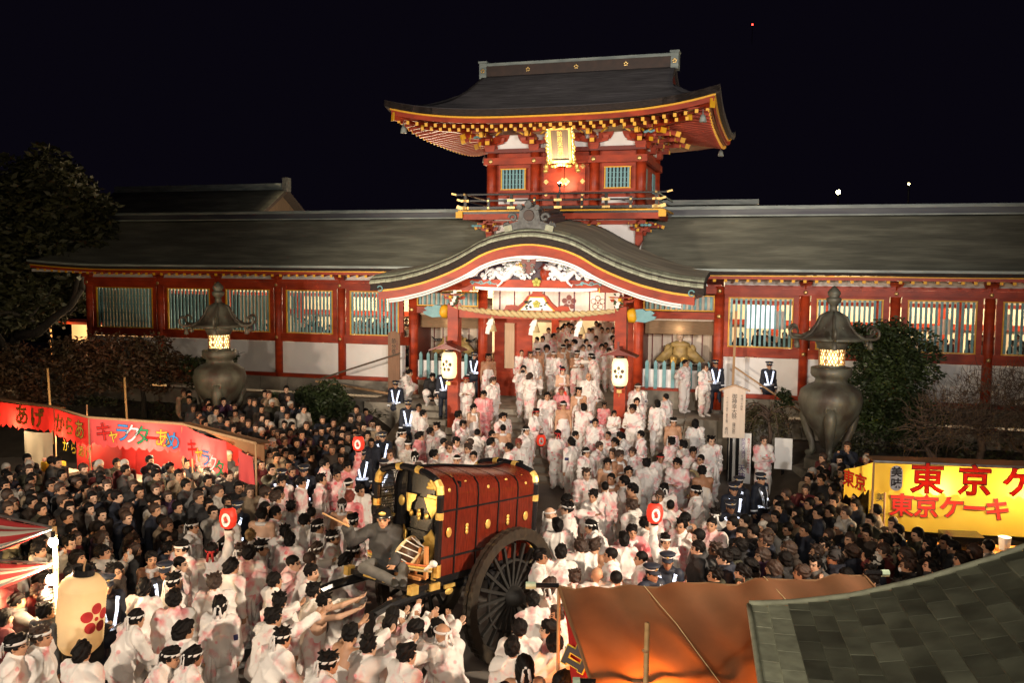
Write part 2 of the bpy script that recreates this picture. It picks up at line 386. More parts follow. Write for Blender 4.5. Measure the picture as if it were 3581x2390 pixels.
# tower body
b = MB(); b.box((0, 2.35, 9.0), (5.2, 3.3, 2.6)); b.build('tower_wall', RED, gate)
for x in (-2.58, -1.02, 1.02, 2.58):
    for y in (.6, 4.1):
        q = MB(); q.tube([(x, y, 7.9), (x, y, 10.05)], .17, 14); q.build('column', RED, gate, True)
q = MB(); q.box((0, .42, 9.71), (5.6, .14, .23)); q.build('tie_beam', RED, gate)
q = MB(); q.box((0, .44, 8.62), (5.3, .10, .10)); q.build('tie_beam', RED, gate)
for s in (-1, 1):
    q = MB(); q.box((s*2.74, 2.35, 9.71), (.14, 3.8, .23)); q.build('tie_beam', RED, gate)
q = MB(); q.box((0, .5, 10.06), (5.5, .26, .13)); q.build('head_beam', DRED, gate)
q = MB(); q.box((0, .62, 10.36), (5.1, .05, .5)); q.build('frieze_panel', WHT, gate)
for s in (-1, 1):
    q = MB(); q.box((s*2.63, 2.35, 10.36), (.05, 3.3, .5)); q.build('frieze_panel', WHT, gate)
for x in (-2.55, -1.02, 1.02, 2.55):
    q = MB(); q.lathe([(.085, 0), (.075, .02), (.03, .035)], 10); q.build('rosette_plate', BRASS, gate, True, (x, .345, 9.71), (R(90), 0, 0))
def lattice_window(parent, x0, x1, z0, z1, y, nsl, nh=3):
    fr = MB(); t = .035
    for (a, c_) in (((x0+x1)/2, z0), ((x0+x1)/2, z1)): fr.box((a, y, c_), (x1-x0+t*2, .06, t))
    for a in (x0, x1): fr.box((a, y, (z0+z1)/2), (t, .06, z1-z0-t))
    f = fr.build('window', YEL, parent)
    q = MB(); q.box(((x0+x1)/2, y+.05, (z0+z1)/2), (x1-x0-.02, .02, z1-z0-.02)); q.build('backing', BLK, f)  # black sheet stands for the dark interior behind the slats
    wd = (x1-x0)/nsl*.55; src = None
    for i in range(nsl):
        x = x0+(x1-x0)*(i+.5)/nsl
        if src is None:
            q = MB(); q.box((0, 0, 0), (wd, .03, z1-z0-t)); src = q.build('slat', TEAL, f, loc=(x, y+.005, (z0+z1)/2))
        else: share(src, loc=(x, y+.005, (z0+z1)/2))
    src = None
    for i in range(nh):
        z = z0+(z1-z0)*(i+1)/(nh+1); q = MB(); q.box(((x0+x1)/2, y+.03, z), (x1-x0-t, .015, .018)); q.build('crossbar', TEAL, f)
    return f
for s in (-1, 1):
    lattice_window(gate, s*1.80-.42, s*1.80+.42, 8.77, 9.46, .575, 7)
    q = MB(); q.box((s*1.8, .60, 8.37), (1.05, .05, .19)); q.build('base_panel', WPAINT, gate)
    for y in (1.3, 3.3):                            # side windows
        q = MB(); q.box((s*2.63, y, 9.1), (.04, .55, .7)); q.build('side_shutter', TEAL, gate)
for s in (-1, 1):
    q = MB(); q.box((s*.36, .58, 9.0), (.70, .08, 1.15)); d = q.build('door', RED, gate)
    for (fx, fz) in ((.36, 9.5), (.36, 9.0), (.36, 8.6)):
        g = MB(); g.box((s*.36+s*.27*(1 if fz != 9.0 else 1), .53, fz), (.13, .015, .13), ry=R(45)); g.build('door_fitting', BRASS, d)
    g = MB()
    for dx, dz in ((0, 0), (.07, 0), (-.07, 0), (0, .07), (0, -.07)): g.box((s*.06+dx, .525, 9.0+dz), (.085, .015, .085), ry=R(45))
    g.build('door_fitting', BRASS, d)
# bracket sets
def bracket(x, y, z, s=1.0, side=0):
    q = MB()
    q.box((0, 0, .10*s), (.30*s, .30*s, .14*s), top=(1.25, 1.25)); q.box((0, 0, .20*s), (.36*s, .36*s, .07*s))
    for dx in (-1, 1): q.prism([(0, .2*s), (dx*.46*s, .30*s), (dx*.46*s, .38*s), (0, .38*s)][::dx], -.06*s, .06*s)
    for dx in (-.4, 0, .4): q.box((dx*s, 0, .43*s), (.17*s, .17*s, .10*s), top=(1.2, 1.2)); q.box((dx*s, -.115*s, .43*s), (.14*s, .012, .08*s), 0, 1) if dx == 0 else None
    for k, (L, zz) in enumerate(((.42, .28), (.80, .50))):
        q.box((0, -L*s/2, zz*s), (.12*s, L*s, .11*s)); q.box((0, -L*s-.01, zz*s), (.15*s, .025, .13*s), 0, 1)
        q.box((0, -L*s+.09*s, (zz+.1)*s), (.17*s, .17*s, .09*s))
    for dx in (-1, 1):
        q.box((dx*.22*s, -.72*s, .62*s), (.44*s, .10*s, .09*s)); q.box((dx*.45*s, -.72*s, .62*s), (.02, .11*s, .10*s), 0, 1)
        q.bar((dx*.3*s, -.42*s, .52*s), (dx*.52*s, -.46*s, .66*s), .035*s, .05*s, 1)
    q.bar((0, -.3*s, .72*s), (0, -1.12*s, .46*s), .10*s, .15*s, 0); q.bar((0, -1.0*s, .50*s), (0, -1.14*s, .455*s), .115*s, .17*s, 1)
    return q.build('bracket', [RED, YEL], gate, loc=(x, y, z), rot=(0, 0, side))
src = bracket(-2.58, .5, 10.02)
for x in (-1.02, 1.02, 2.58): share(src, loc=(x, .5, 10.02))
for s in (-1, 1):
    share(src, loc=(s*2.62, .6, 10.02), rot=(0, 0, R(45)*s))
    for y in (.9, 2.35, 4.0): share(src, loc=(s*2.66, y, 10.02), rot=(0, 0, R(90)*s))
for x in (-1.8, 0, 1.8):                             # carved struts with curled wings between the brackets
    q = MB()
    for s in (-1, 1):
        q.strip([(x+s*u, 10.12+.02) for u in lin(.12, .62, 9)][::s], [(x+s*u, 10.60-.0-.42*math.exp(-((.62-u)/.16)**2)*0-.40*(.5+.5*math.tanh((.42-(.74-u)*1.0)*9))) for u in lin(.12, .62, 9)][::s], .56, .585) if False else None
        q.prism([(x+s*.14, 10.62), (x+s*.66, 10.62), (x+s*.66, 10.30), (x+s*.42, 10.33), (x+s*.24, 10.40), (x+s*.17, 10.52)][::s], .55, .59)
    q.build('strut', RED, gate)
for s in (-1, 1):
    for x in (-1.8, 0, 1.8):
        q = MB(); pts = [(x+s*(.25+.03*t), .0, 10.62+.05*math.sin(t*.5)+.013*t) for t in range(8)]
        q.tube(pts, [.03, .035, .035, .03, .03, .025, .02, .01], 6, 0); q.build('carved_curl', YEL, gate, True)
        q = MB(); q.tube([(x+s*.34+.05*math.cos(a), -.02, 10.78+.05*math.sin(a)) for a in lin(0, 5.2, 9)], .014, 5); q.build('carved_curl', TEAL, gate, True)
for x in (-2.9, 2.9):
    q = MB()
    for k in range(4): q.ell((x+(k-1.5)*.09, .1, 10.5+.03*(k % 2)), (.07, .05, .045), 8, 5)
    q.build('cloud_carving', TEAL, gate, True)
# plaque with gilded frame over the tower door
pl = MB(); pl.box((0, 0, 0), (.52, .05, .86)); plq = pl.build('plaque', DWOOD, gate, loc=(.07, -.38, 10.10), rot=(R(16), 0, 0)); plq.scale = (1.22, 1.1, 1.16)
q = MB()
for s in (-1, 1): q.bar((s*.27, -.02, -.48), (s*.27, -.02, .46), .06, .09)
q.bar((-.29, -.02, .46), (.29, -.02, .46), .07, .09, up=(0, 1, 0)); q.bar((-.29, -.02, -.46), (.29, -.02, -.46), .08, .09, up=(0, 1, 0)); q.build('inner_frame', GOLD, plq)
q = MB()
for s in (-1, 1):
    for k in range(12): q.ell((s*(.35+.015*math.sin(k*1.7)), -.01, -.5+k*.088), (.06, .035, .062), 8, 5)
    q.ell((s*.42, 0, -.62), (.06, .04, .1), 8, 5); q.ell((s*.45, 0, -.73), (.075, .045, .06), 8, 5)
    for k in range(5): q.ell((s*(.30+.09*k), -.02, .58+.015*k*(k > 2)), (.07, .05, .05-.004*k), 8, 5)
for k in range(9): q.ell(((k-4)*.075, -.02, .57+.02*math.cos(k)), (.05, .05, .05), 8, 5)
for k in range(7): q.ell(((k-3)*.085, -.02, -.57-.03*math.cos(k*1.05)), (.055, .04, .055), 8, 5)
q.build('gilded_border', GOLD, plq, True)
q = MB()
for s in (-1, 1):
    for k in range(8): q.ell((s*.35, -.045, -.4+k*.11), (.022, .02, .035), 6, 4)
q.build('inlay', TEAL, plq, True)
text('防\n府\n天\n満\n宮', .155, GOLD, plq, (0, -.03, 0), (R(90), 0, 0), .004, spacing=.98)
# balcony
b = MB(); b.box((0, 1.9, 7.93), (6.9, 4.5, .08)); b.build('balcony_floor', BLK, gate)
for i in range(20):
    q = MB(); q.box((-3.29+i*.346, -.36, 7.985), (.338, .06, .05)); q.build('floor_edge', YEL, gate)
for s in (-1, 1):
    q = MB(); q.box((s*3.46, 1.9, 7.985), (.06, 4.4, .05)); q.build('floor_edge', YEL, gate)
q = MB(); q.box((0, -.24, 7.80), (6.6, .18, .20)); q.build('balcony_beam', RED, gate)
for s in (-1, 1):
    q = MB(); q.box((s*3.22, 1.95, 7.80), (.18, 4.2, .20)); q.build('balcony_beam', RED, gate)
    q = MB(); q.box((s*3.42, -.32, 7.86), (.24, .16, .2)); q.build('beam_end', YEL, gate)
for z, t, ext in ((8.09, .09, 3.35), (8.33, .055, 3.35), (8.54, .05, 3.55)):
    q = MB(); q.box((0, -.30, z), (ext*2, t, t)); q.build('rail', BLK, gate)
    for s in (-1, 1):
        q = MB(); q.box((s*3.22, 1.9, z+.001), (t*.98, 4.5, t*.98)); q.build('rail', BLK, gate)
        q = MB(); q.bar((s*ext, -.30, z), (s*(ext+.17), -.30, z+.05), t*1.2, t*1.2); q.bar((s*3.22, -.45, z), (s*3.22, -.28, z-.02), t*1.25, t*1.25); q.build('rail_end', BRASS, gate)
for i, x in enumerate((-3.22, -2.4, -1.6, -.8, 0, .8, 1.6, 2.4, 3.22)):
    q = MB(); q.box((x, -.30, 8.29), (.10 if i % 2 == 0 else .08, .075, .50 if i % 2 == 0 else .28)); q.build('rail_post', BLK, gate)
    q = MB()
    for z in (8.09, 8.33): q.box((x, -.355, z), (.26, .02, .075) if i % 2 == 0 else (.06, .02, .06))
    q.build('rail_fitting', BRASS, gate)
# storey below the balcony
b = MB(); b.box((0, 2.4, 6.9), (5.2, 3.8, 1.8)); b.build('lower_wall', WHT, gate)
for x in (-2.58, -1.02, 1.02, 2.58):
    q = MB(); q.box((x, .45, 6.9), (.24, .2, 1.7)); q.build('column', RED, gate)
q = MB(); q.box((0, .42, 7.62), (5.6, .2, .14)); q.build('head_beam', RED, gate)
bk = bracket(-2.58, .38, 7.18, .62)
for x in (-1.02, 1.02, 2.58): share(bk, loc=(x, .38, 7.18))
for s in (-1, 1):
    for y in (1.0, 3.0): share(bk, loc=(s*2.62, y, 7.18), rot=(0, 0, R(90)*s))
    q = MB()
    for k in range(3): q.ell((s*(2.75+k*.12), -.15, 7.5), (.08, .05, .045), 8, 5)
    q.build('cloud_carving', TEAL, gate, True)
# spotlight on the rail that lights the plaque
sl = empty('spotlight', gate.matrix_world @ Vector((0, 0, 0)), 0, 'small black spotlight clamped on the balcony rail below the gilded plaque', 'spotlight')
sl.location = W(.06, .34, 8.6); sl.rotation_euler = (0, 0, -A)
q = MB(); q.tube([(0, 0, -.06), (0, 0, .1), (0, .0, .16)], [.03, .025, .03], 8); q.build('bracket_arm', BLK, sl)
q = MB(); q.lathe([(.03, -.08), (.06, -.06), (.075, .06)], 12); hd = q.build('lamp_head', BLK, sl, True, (0, -.02, .22), (R(25), 0, 0))
q = MB(); q.lathe([(.06, 0), (.03, .02)], 12); q.build('lens', glow('lamp_lens', (1, .9, .7), 12), hd, True, (0, 0, .062))
lamp('plaque_spot', 'SPOT', W(.06, .66, 8.86), 400, (1, .80, .50), .03, W(.07, .36, 9.95), 66, .8)
lamp('door_spot', 'SPOT', W(.06, .30, 8.86), 60, (1, .62, .32), .05, W(.02, -.6, 9.2), 100, .8)

# ---------------------------------------------------------------- lower storey of the gate
for x in (-5.25, -2.68, 2.68, 5.25):
    q = MB(); q.tube([(x, 0, 1.55), (x, 0, 5.55)], .165, 16); c_ = q.build('column', RED, gate, True)
    q = MB(); q.lathe([(.26, 0), (.25, .06), (.2, .1)], 14); q.build('column_base', STONE, c_, False, (x, 0, 1.5))
for x in (-2.68, 2.68):
    q = MB(); q.tube([(x, 3.4, 1.5), (x, 3.4, 6)], .165, 12); q.build('column', RED, gate, True)
for z, h, y, wd in ((5.41, .19, -.05, 10.6), (5.56, .10, -.02, 10.6), (4.60, .22, .02, 10.4)):
    q = MB()
    if z < 5:
        for s in (-1, 1): q.box((s*3.97, y, z), (2.35, .16, h))
    else: q.box((0, y, z), (wd, .16, h))
    q.build('tie_beam', RED, gate)
for x in (-5.25, -2.68, 2.68, 5.25):
    for z in (5.41, 4.6):
        q = MB(); q.lathe([(.07, 0), (.06, .02), (.02, .03)], 10); q.build('rosette_plate', BRASS, gate, True, (x, -.175, z), (R(90), 0, 0))
b = MB(); b.box((0, 3.4, 5.35), (5.2, .1, .9)); b.build('inner_panel', RED, gate)
GOLDW = pm('pale_gold_robe', (0.40, 0.28, 0.10), (0.24, 0.16, 0.055), 0.55, 6)
CREAM = pm('cream_cloth', (0.66, 0.56, 0.45), (0.56, 0.46, 0.36), 0.85, 2.5, stretch=(6, 6, .6), bump=.2)
BLINDS = pm('bamboo_blind', (0.24, 0.15, 0.08), (0.16, 0.10, 0.05), 0.8, 5, stretch=(1, 1, 14))
def inset_niche(s):
    cx = s*3.97
    q = MB(); q.box((cx, 1.35, 3.3), (2.3, .06, 3.4)); q.build('niche_back', CREAM, gate)
    q = MB(); q.box((cx-1.17, .7, 3.3), (.06, 1.3, 3.4)); q.box((cx+1.17, .7, 3.3), (.06, 1.3, 3.4)); q.build('niche_side', DRED, gate)
    for k in range(7):
        q = MB(); q.box((cx-1.0+k*.333, 1.30, 3.35), (.035, .02, 2.2)); q.build('curtain_ribbon', DRED, gate)
    q = MB(); q.box((cx, .25, 4.22), (2.2, .03, .5)); q.build('blind', BLINDS, gate)
    q = MB(); q.box((cx, .22, 4.45), (2.25, .04, .07)); q.build('valance', CREAM, gate)
    # transom with teal slats
    q = MB()
    for z in (4.76, 5.24): q.box((cx, -.02, z), (2.26, .08, .04))
    for e in (-1.12, 1.12): q.box((cx+e, -.02, 5.0), (.04, .08, .44))
    tr = q.build('transom', YEL, gate)
    q = MB(); q.box((cx, .05, 5.0), (2.2, .02, .44)); q.build('backing', CREAM, tr)
    src = None
    for k in range(13):
        if src is None: q = MB(); q.box((0, 0, 0), (.075, .04, .43)); src = q.build('slat', TEAL, tr, loc=(cx-1.02+k*.17, 0, 5.0))
        else: share(src, loc=(cx-1.02+k*.17, 0, 5.0))
    # picket fence of teal pales
    q = MB(); q.box((cx, -.02, 2.18), (2.3, .10, .10)); fe = q.build('fence_rail', RED, gate)
    q = MB(); q.box((cx, .04, 2.52), (2.25, .03, .6)); q.build('fence_panel', WPAINT, fe)
    src = None
    for k in range(8):
        if src is None:
            q = MB(); q.prism([(-.055, -.45), (.055, -.45), (.055, .42), (0, .50), (-.055, .42)], -.03, .03); src = q.build('pale', TEAL, fe, loc=(cx-.98+k*.28, -.04, 2.63))
        else: share(src, loc=(cx-.98+k*.28, -.04, 2.63))
    q = MB(); q.box((cx, .6, 1.82), (2.3, 1.2, .6)); q.build('plinth', STONE, gate)
    # seated guardian statue
    st = empty('guardian_statue', W(cx, -.75, 2.95), -A, 'seated guardian statue in pale gold robe in the niche %s of the gate opening' % ('right' if s > 0 else 'left'), 'statue')
    q = MB(); q.box((0, 0, -.30), (1.15, .8, .5)); q.build('pedestal', DWOOD, st)
    q = MB()
    q.ell((0, 0, .36), (.26, .22, .40), 16, 10); q.ell((0, -.02, .64), (.33, .17, .14), 16, 8)
    for e in (-1, 1):
        q.ell((e*.17, -.22, .20), (.14, .26, .12), 12, 8)
        q.prism([(e*.25, .62), (e*.55, .40), (e*.82, .12), (e*.55, .05), (e*.25, .22)][::e], -.18, .10)
        q.ell((e*.40, -.03, .44), (.13, .12, .22), 12, 8)
    q.build('robe', GOLDW, st, True)
    q = MB()
    for e in (-1, 1): q.tube([(e*.17, -.42, .24), (e*.18, -.50, -.12)], [.12, .09], 12); q.ell((e*.2, -.58, -.14), (.07, .12, .06), 10, 6)
    q.build('leg_wrap', GOLD, st, True)
    q = MB(); q.ell((0, -.08, .92), (.115, .125, .15), 14, 10); q.ell((0, -.2, .90), (.025, .03, .03), 8, 5); q.tube([(0, -.08, .7), (0, -.08, .84)], .06, 8)
    q.build('head', pm('statue_face', (.55, .38, .26), None, .6), st, True)
    q = MB(); q.lathe([(.12, .96), (.13, 1.02), (.08, 1.08), (.06, 1.2), (.02, 1.22)], 12, (0, -.05, 0)); q.build('cap', BLK, st, True)
    if s < 0:
        q = MB()
        for e in (-1, 1): q.tube([(e*.45, -.1, .55), (e*.7, -.12, .55), (e*.85, -.14, .68)], [.05, .04, .01], 8)
        q.build('sleeve_horn', BLK, st, True)
    lamp('niche_lamp', 'POINT', W(cx, -.10, 4.15), 2.5, (1, .8, .55), .1)
for s in (-1, 1): inset_niche(s)
# doors, opened inwards, and passage
q = MB(); q.box((-1.9, 1.1, 3.2), (1.35, .09, 3.3), rz=R(6)); q.build('door', RED, gate)
q = MB(); q.box((2.2, 1.5, 3.2), (.5, .09, 3.3), rz=R(-20)); q.build('door', RED, gate)
q = MB(); q.box((-2.0, .95, 3.35), (.36, .03, 1.6)); q.build('hanging_board', BOARD, gate)
CURT = pm('white_curtain', (0.66, 0.60, 0.57), (0.56, 0.50, 0.48), 0.9, 2.2, stretch=(4, 4, .5), bump=.3)
cur = MB(); cur.box((-.1, .12, 4.98), (4.5, .03, .68)); cu_ = cur.build('curtain', CURT, gate)
for k in range(9):
    q = MB(); q.box((-2.1+k*.52, .095, 4.98), (.04, .015, .68)); q.build('ribbon', pm('ribbon', (.22, .02, .03), (.03, .02, .05), .7, 9, stretch=(1, 1, 3)), cu_)
def plum(parent, x, y, z, r, mt, ring=False, name='plum_crest'):
    q = MB()
    for k in range(5):
        a = 2*math.pi*k/5+math.pi/2; cx, cz = x+r*.62*math.cos(a), z+r*.62*math.sin(a)
        if ring: q.tube([(cx+r*.33*math.cos(t), y, cz+r*.33*math.sin(t)) for t in lin(0, 2*math.pi, 14)], r*.035, 4, 0, False)
        else: q.prism([(cx+r*.35*math.cos(t), cz+r*.35*math.sin(t)) for t in lin(0, 2*math.pi, 13)[:-1]], y-.004, y+.004)
    q.prism([(x+r*.15*math.cos(t), z+r*.15*math.sin(t)) for t in lin(0, 2*math.pi, 9)[:-1]], y-.004, y+.004)
    for k in range(5):
        a = 2*math.pi*(k+.5)/5+math.pi/2; q.bar((x+r*.15*math.cos(a), y, z+r*.15*math.sin(a)), (x+r*.42*math.cos(a), y, z+r*.42*math.sin(a)), r*.05, .006, up=(0, 1, 0))
    return q.build(name, mt, parent)
plum(cu_, -.62, .095, 4.95, .24, DRED, True); plum(cu_, .32, .095, 4.95, .26, DRED); plum(cu_, 1.30, .095, 4.95, .25, DRED, True)

# ---------------------------------------------------------------- curved porch gable (front at y=-4)
KX = [0, .3, .6, 1.1, 1.6, 2.0, 2.6, 3.35, 4.2, 5.05]; KZ = [7.22, 7.20, 7.16, 7.05, 6.85, 6.60, 6.33, 6.06, 5.86, 5.77]
def _smooth(xs, zs):
    xx = np.linspace(0, xs[-1], 60); zz = np.interp(xx, xs, zs)
    for _ in range(6): zz[1:-1] = (zz[:-2]+2*zz[1:-1]+zz[2:])/4; zz[0] = zz[1]*.5+zz[0]*.5
    return lambda x: float(np.interp(abs(x), xx, zz))
kz = _smooth(KX, KZ)
xs61 = lin(-5.05, 5.05, 81)
pg = interp([-4, -3.7, -3.2, -2.4, -1.2, 0, .4], [-.02, .03, .10, .20, .34, .47, .50])
gridsurf('porch_roof', lambda u, v: (u, v, kz(u)+pg(v)), xs61, lin(-3.66, .4, 13), [ROOFP, THATCH], gate, .16)
b = MB(); b.strip([(x, kz(x)-.42) for x in xs61], [(x, kz(x)-.05) for x in xs61], -3.93, -3.0); b.build('roof_edge', THATCH, gate)
# two rows of edge tiles bent over the front
def edge_tiles(row):
    s_ = 0.0; pts = [(x, kz(x)) for x in lin(-5.05, 5.05, 400)]
    acc = [0.0]
    for i in range(1, 400): acc.append(acc[-1]+math.hypot(pts[i][0]-pts[i-1][0], pts[i][1]-pts[i-1][1]))
    n = 58
    for k in range(n+(row == 1)):
        t = acc[-1]*(k+.5-(.5 if row else 0))/n; t0 = max(t-acc[-1]/n*.48, 0); t1 = min(t+acc[-1]/n*.48, acc[-1])
        x0 = float(np.interp(t0, acc, [p[0] for p in pts])); x1 = float(np.interp(t1, acc, [p[0] for p in pts]))
        dz = random.uniform(0, .012)
        ya, yb, za, zb = (-4.0, -3.80, -.125, .0) if row == 0 else (-3.83, -3.50, .012, .075)
        q = MB(); z0, z1 = kz(x0)+dz, kz(x1)+dz
        q.add([(x0, ya, z0+za-.03), (x1, ya, z1+za-.03), (x1, yb, z1+zb), (x0, yb, z0+zb), (x0, ya, z0+za-.09), (x1, ya, z1+za-.09), (x1, yb, z1+zb-.04), (x0, yb, z0+zb-.04)],
              [(0, 1, 2, 3), (7, 6, 5, 4), (0, 4, 5, 1), (1, 5, 6, 2), (2, 6, 7, 3), (3, 7, 4, 0)])
        q.build('tile', COPPER, gate)
edge_tiles(0); edge_tiles(1)
# barge board: yellow line, red board, white mouldings
xs = lin(-4.8, 4.8, 81)
zy = lambda x: kz(x*1.03)-.40
b = MB(); b.strip([(x, zy(x)-.068) for x in xs], [(x, zy(x)) for x in xs], -3.90, -3.80); b.build('porch_line', YEL, gate)
b = MB(); b.strip([(x, zy(x)-.30-.06*max(0, 1-abs(x)/3)) for x in xs], [(x, zy(x)-.068) for x in xs], -3.88, -3.72); b.build('barge_board', RED, gate)
def cusp(x): return .06*math.exp(-(x/.28)**2)+.07*math.exp(-((abs(x)-1.72)/.12)**2)
for k, (d0, d1, yy, mt) in enumerate(((.30, .355, -3.91, WPAINT), (.355, .38, -3.86, METALG), (.38, .425, -3.88, WPAINT))):
    b = MB(); b.strip([(x, zy(x)-d1-.06*max(0, 1-abs(x)/3)-cusp(x)) for x in xs[3:-3]], [(x, zy(x)-d0-.06*max(0, 1-abs(x)/3)-(cusp(x) if k else 0)) for x in xs[3:-3]], yy, -3.7); b.build('barge_moulding', mt, gate)
for s in (-1, 1):
    q = MB(); q.tube([(s*4.72+.08*math.cos(a)*s, -3.93, 5.42+.08*math.sin(a)) for a in lin(.3, 5.6, 12)], .022, 6); q.build('carved_curl', TEAL, gate, True)
# porch soffit and pediment
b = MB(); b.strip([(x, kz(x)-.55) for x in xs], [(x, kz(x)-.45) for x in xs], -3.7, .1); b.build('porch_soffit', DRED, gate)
for i in range(31):
    x = -4.5+i*.3; q = MB(); q.box((x, -1.8, kz(x)-.6), (.07, 3.7, .08)); q.build('rafter', RED, gate)
px = lin(-2.15, 2.15, 31)
b = MB(); b.strip([(x, 5.70) for x in px], [(x, max(kz(x)-.55, 5.72)) for x in px], -3.06, -3.02); b.build('pediment_panel', pm('pediment_ground', (.05, .02, .03), (.02, .01, .03), .5), gate)
CARV = pm('carved_white', (.80, .79, .80), (.55, .62, .78), .45, 5, mix=(.30, .42))
random.seed(3)
def swirl(cx, cz, r0, turns, s, y, rad): return [(cx+s*(r0*(1-t*.85))*math.cos(t*turns*2*math.pi), y-.03*t, cz+(r0*(1-t*.85))*math.sin(t*turns*2*math.pi)) for t in lin(0, 1, 14)], rad
for s in (-1, 1):
    for k, (cx, cz, r) in enumerate(((.42, 5.83, .11), (.62, 5.95, .12), (.88, 5.84, .12), (1.12, 5.97, .13), (1.36, 5.83, .11), (1.62, 5.80, .09), (.80, 6.12, .10), (1.0, 6.25, .09), (.5, 6.18, .1))):
        q = MB(); p_, rr = swirl(s*cx, cz, r, 1.1, s, -3.12, .045); q.tube(p_, [.055]*10+[.045, .04, .03, .02], 7); q.build('cloud_scroll', CARV, gate, True)
    q = MB()                                          # dragon body: a thick writhing tube with legs and a head
    pts = [(s*(.35+t*.125), -3.16-.03*math.sin(t*1.3), 5.98+.16*math.sin(t*.95+(.6 if s > 0 else 0))-.012*t) for t in range(11)]
    q.tube(pts, [.085, .105, .11, .11, .105, .1, .09, .075, .06, .045, .02], 9)
    for t in (2, 5, 7):
        a = Vector(pts[t]); q.tube([a, a+Vector((s*.05, -.06, -.12)), a+Vector((s*.14, -.06, -.2))], [.05, .035, .03], 7)
        for e in (-1, 0, 1): q.tube([a+Vector((s*.14, -.06, -.2)), a+Vector((s*(.2+.02*e), -.07, -.22+.04*e))], [.018, .008], 5)
    h = Vector(pts[0]); q.ell(h+Vector((s*.02, -.05, .05)), (.12, .09, .1), 10, 7); q.ell(h+Vector((s*.12, -.1, .0)), (.09, .07, .05), 10, 6)
    q.build('dragon_carving', CARV, gate, True)
    q = MB(); h = Vector(pts[1 if s < 0 else 0])
    for e in (-1, 1): q.ell(h+Vector((e*.05, -.14, .08)), (.03, .03, .035), 7, 5)
    for k in range(4): q.tube([h+Vector((0, -.1, .1)), h+Vector((-s*(.1+.04*k), -.1, .16-.06*k))], [.03, .01], 5)
    q.build('dragon_mane', GOLD if s < 0 else DRED, gate, True)
    q = MB()                                          # grey-green leaf scrolls under the barge
    for k in range(6):
        p_, rr = swirl(s*(.18+.17*k), 6.38-.035*k*k*.4, .075, 1.2, s, -3.14, .03); q.tube(p_, .03, 6)
    q.build('leaf_scroll', METALG, gate, True)
    q = MB(); q.tube([(s*(2.0-.09*t), -3.10, 5.62+.03*math.sin(t*1.4)) for t in range(15)], [.03]*9+[.02]*6, 6)
    for k in range(3): p_, rr = swirl(s*(2.0-.28*k), 5.62, .07, 1.1, s, -3.11, .02); q.tube(p_, .02, 6)
    q.build('leaf_scroll', TEAL, gate, True)
q = MB(); random.seed(8); fl_ = 0
while fl_ < 46:
    x, z = random.uniform(-1.95, 1.95), random.uniform(5.76, 6.42)
    if z > kz(x)-.66 or abs(x-.3) < .17 or abs(x) < .1: continue
    fl_ += 1; r0_ = random.uniform(.045, .095); s_ = random.choice((-1, 1)); p_ = [(x+s_*r0_*(1-t*.8)*math.cos(t*7+x), -3.09-.05*t-random.uniform(0, .02), z+r0_*(1-t*.8)*math.sin(t*7+x)) for t in lin(0, 1, 11)]
    q.tube(p_, [r0_*.42]*8+[r0_*.3, r0_*.2, .008], 6)
q.build('cloud_scroll', CARV, gate, True)
q = MB(); q.prism([(-.24, 6.45), (.24, 6.45), (.2, 6.2), (.13, 6.0), (0, 5.9), (-.13, 6.0), (-.2, 6.2)], -3.9, -3.84); q.build('gable_pendant', DRED, gate)
q = MB()
for s in (-1, 1):
    for cz in (6.15, 6.02): p_, rr = swirl(s*.12, cz, .06, 1.1, s, -3.92, .015); q.tube(p_, .015, 5)
q.ell((0, -3.92, 6.3), (.06, .02, .04), 8, 5); q.build('pendant_scroll', METALG, gate, True)
q = MB(); q.lathe([(.09, 0), (.14, .12), (.15, .25), (.10, .36), (.12, .40)], 14); q.build('vase_strut', RED, gate, True, (.30, -3.12, 5.74))
# beams of the porch, y=-3
b = MB(); b.box((0, -3.0, 5.62), (4.7, .24, .22)); b.build('rainbow_beam', RED, gate)
b = MB(); b.strip([(x, 5.39+.05*(abs(x)/1.9)**6) for x in lin(-1.9, 1.9, 21)], [(x, 5.49+.02*(abs(x)/1.9)**6) for x in lin(-1.9, 1.9, 21)], -3.13, -2.9); b.build('beam_underside', WPAINT, gate)
b = MB(); b.box((0, -3.0, 4.67), (5.2, .22, .26)); b.build('lower_beam', RED, gate)
pts = [(-1.0, 4.80), (1.1, 4.80), (1.02, 4.95), (.80, 4.97), (.66, 4.92), (.50, 5.05), (.36, 5.24), (.2, 5.32), (.2, 5.40), (-.1, 5.40), (-.1, 5.32), (-.26, 5.24), (-.40, 5.05), (-.56, 4.92), (-.70, 4.97), (-.92, 4.95)]
b = MB(); b.prism(pts, -3.08, -2.96); b.build('frog_leg_strut', RED, gate)
q = MB(); q.prism([(-.46, 4.81), (.56, 4.81), (.36, 5.0), (.25, 5.19), (-.15, 5.19), (-.26, 5.0)], -3.10, -3.06); kp = q.build('strut_panel', CARV, gate)
q = MB(); q.prism([(-.52, 4.802), (.62, 4.802), (.40, 5.0), (.28, 5.22), (-.18, 5.22), (-.30, 5.0)], -3.095, -3.065); q.build('panel_rim', YEL, kp)
PLUMY = pm('plum_yellow_green', (.55, .52, .12), (.40, .38, .08), .5)
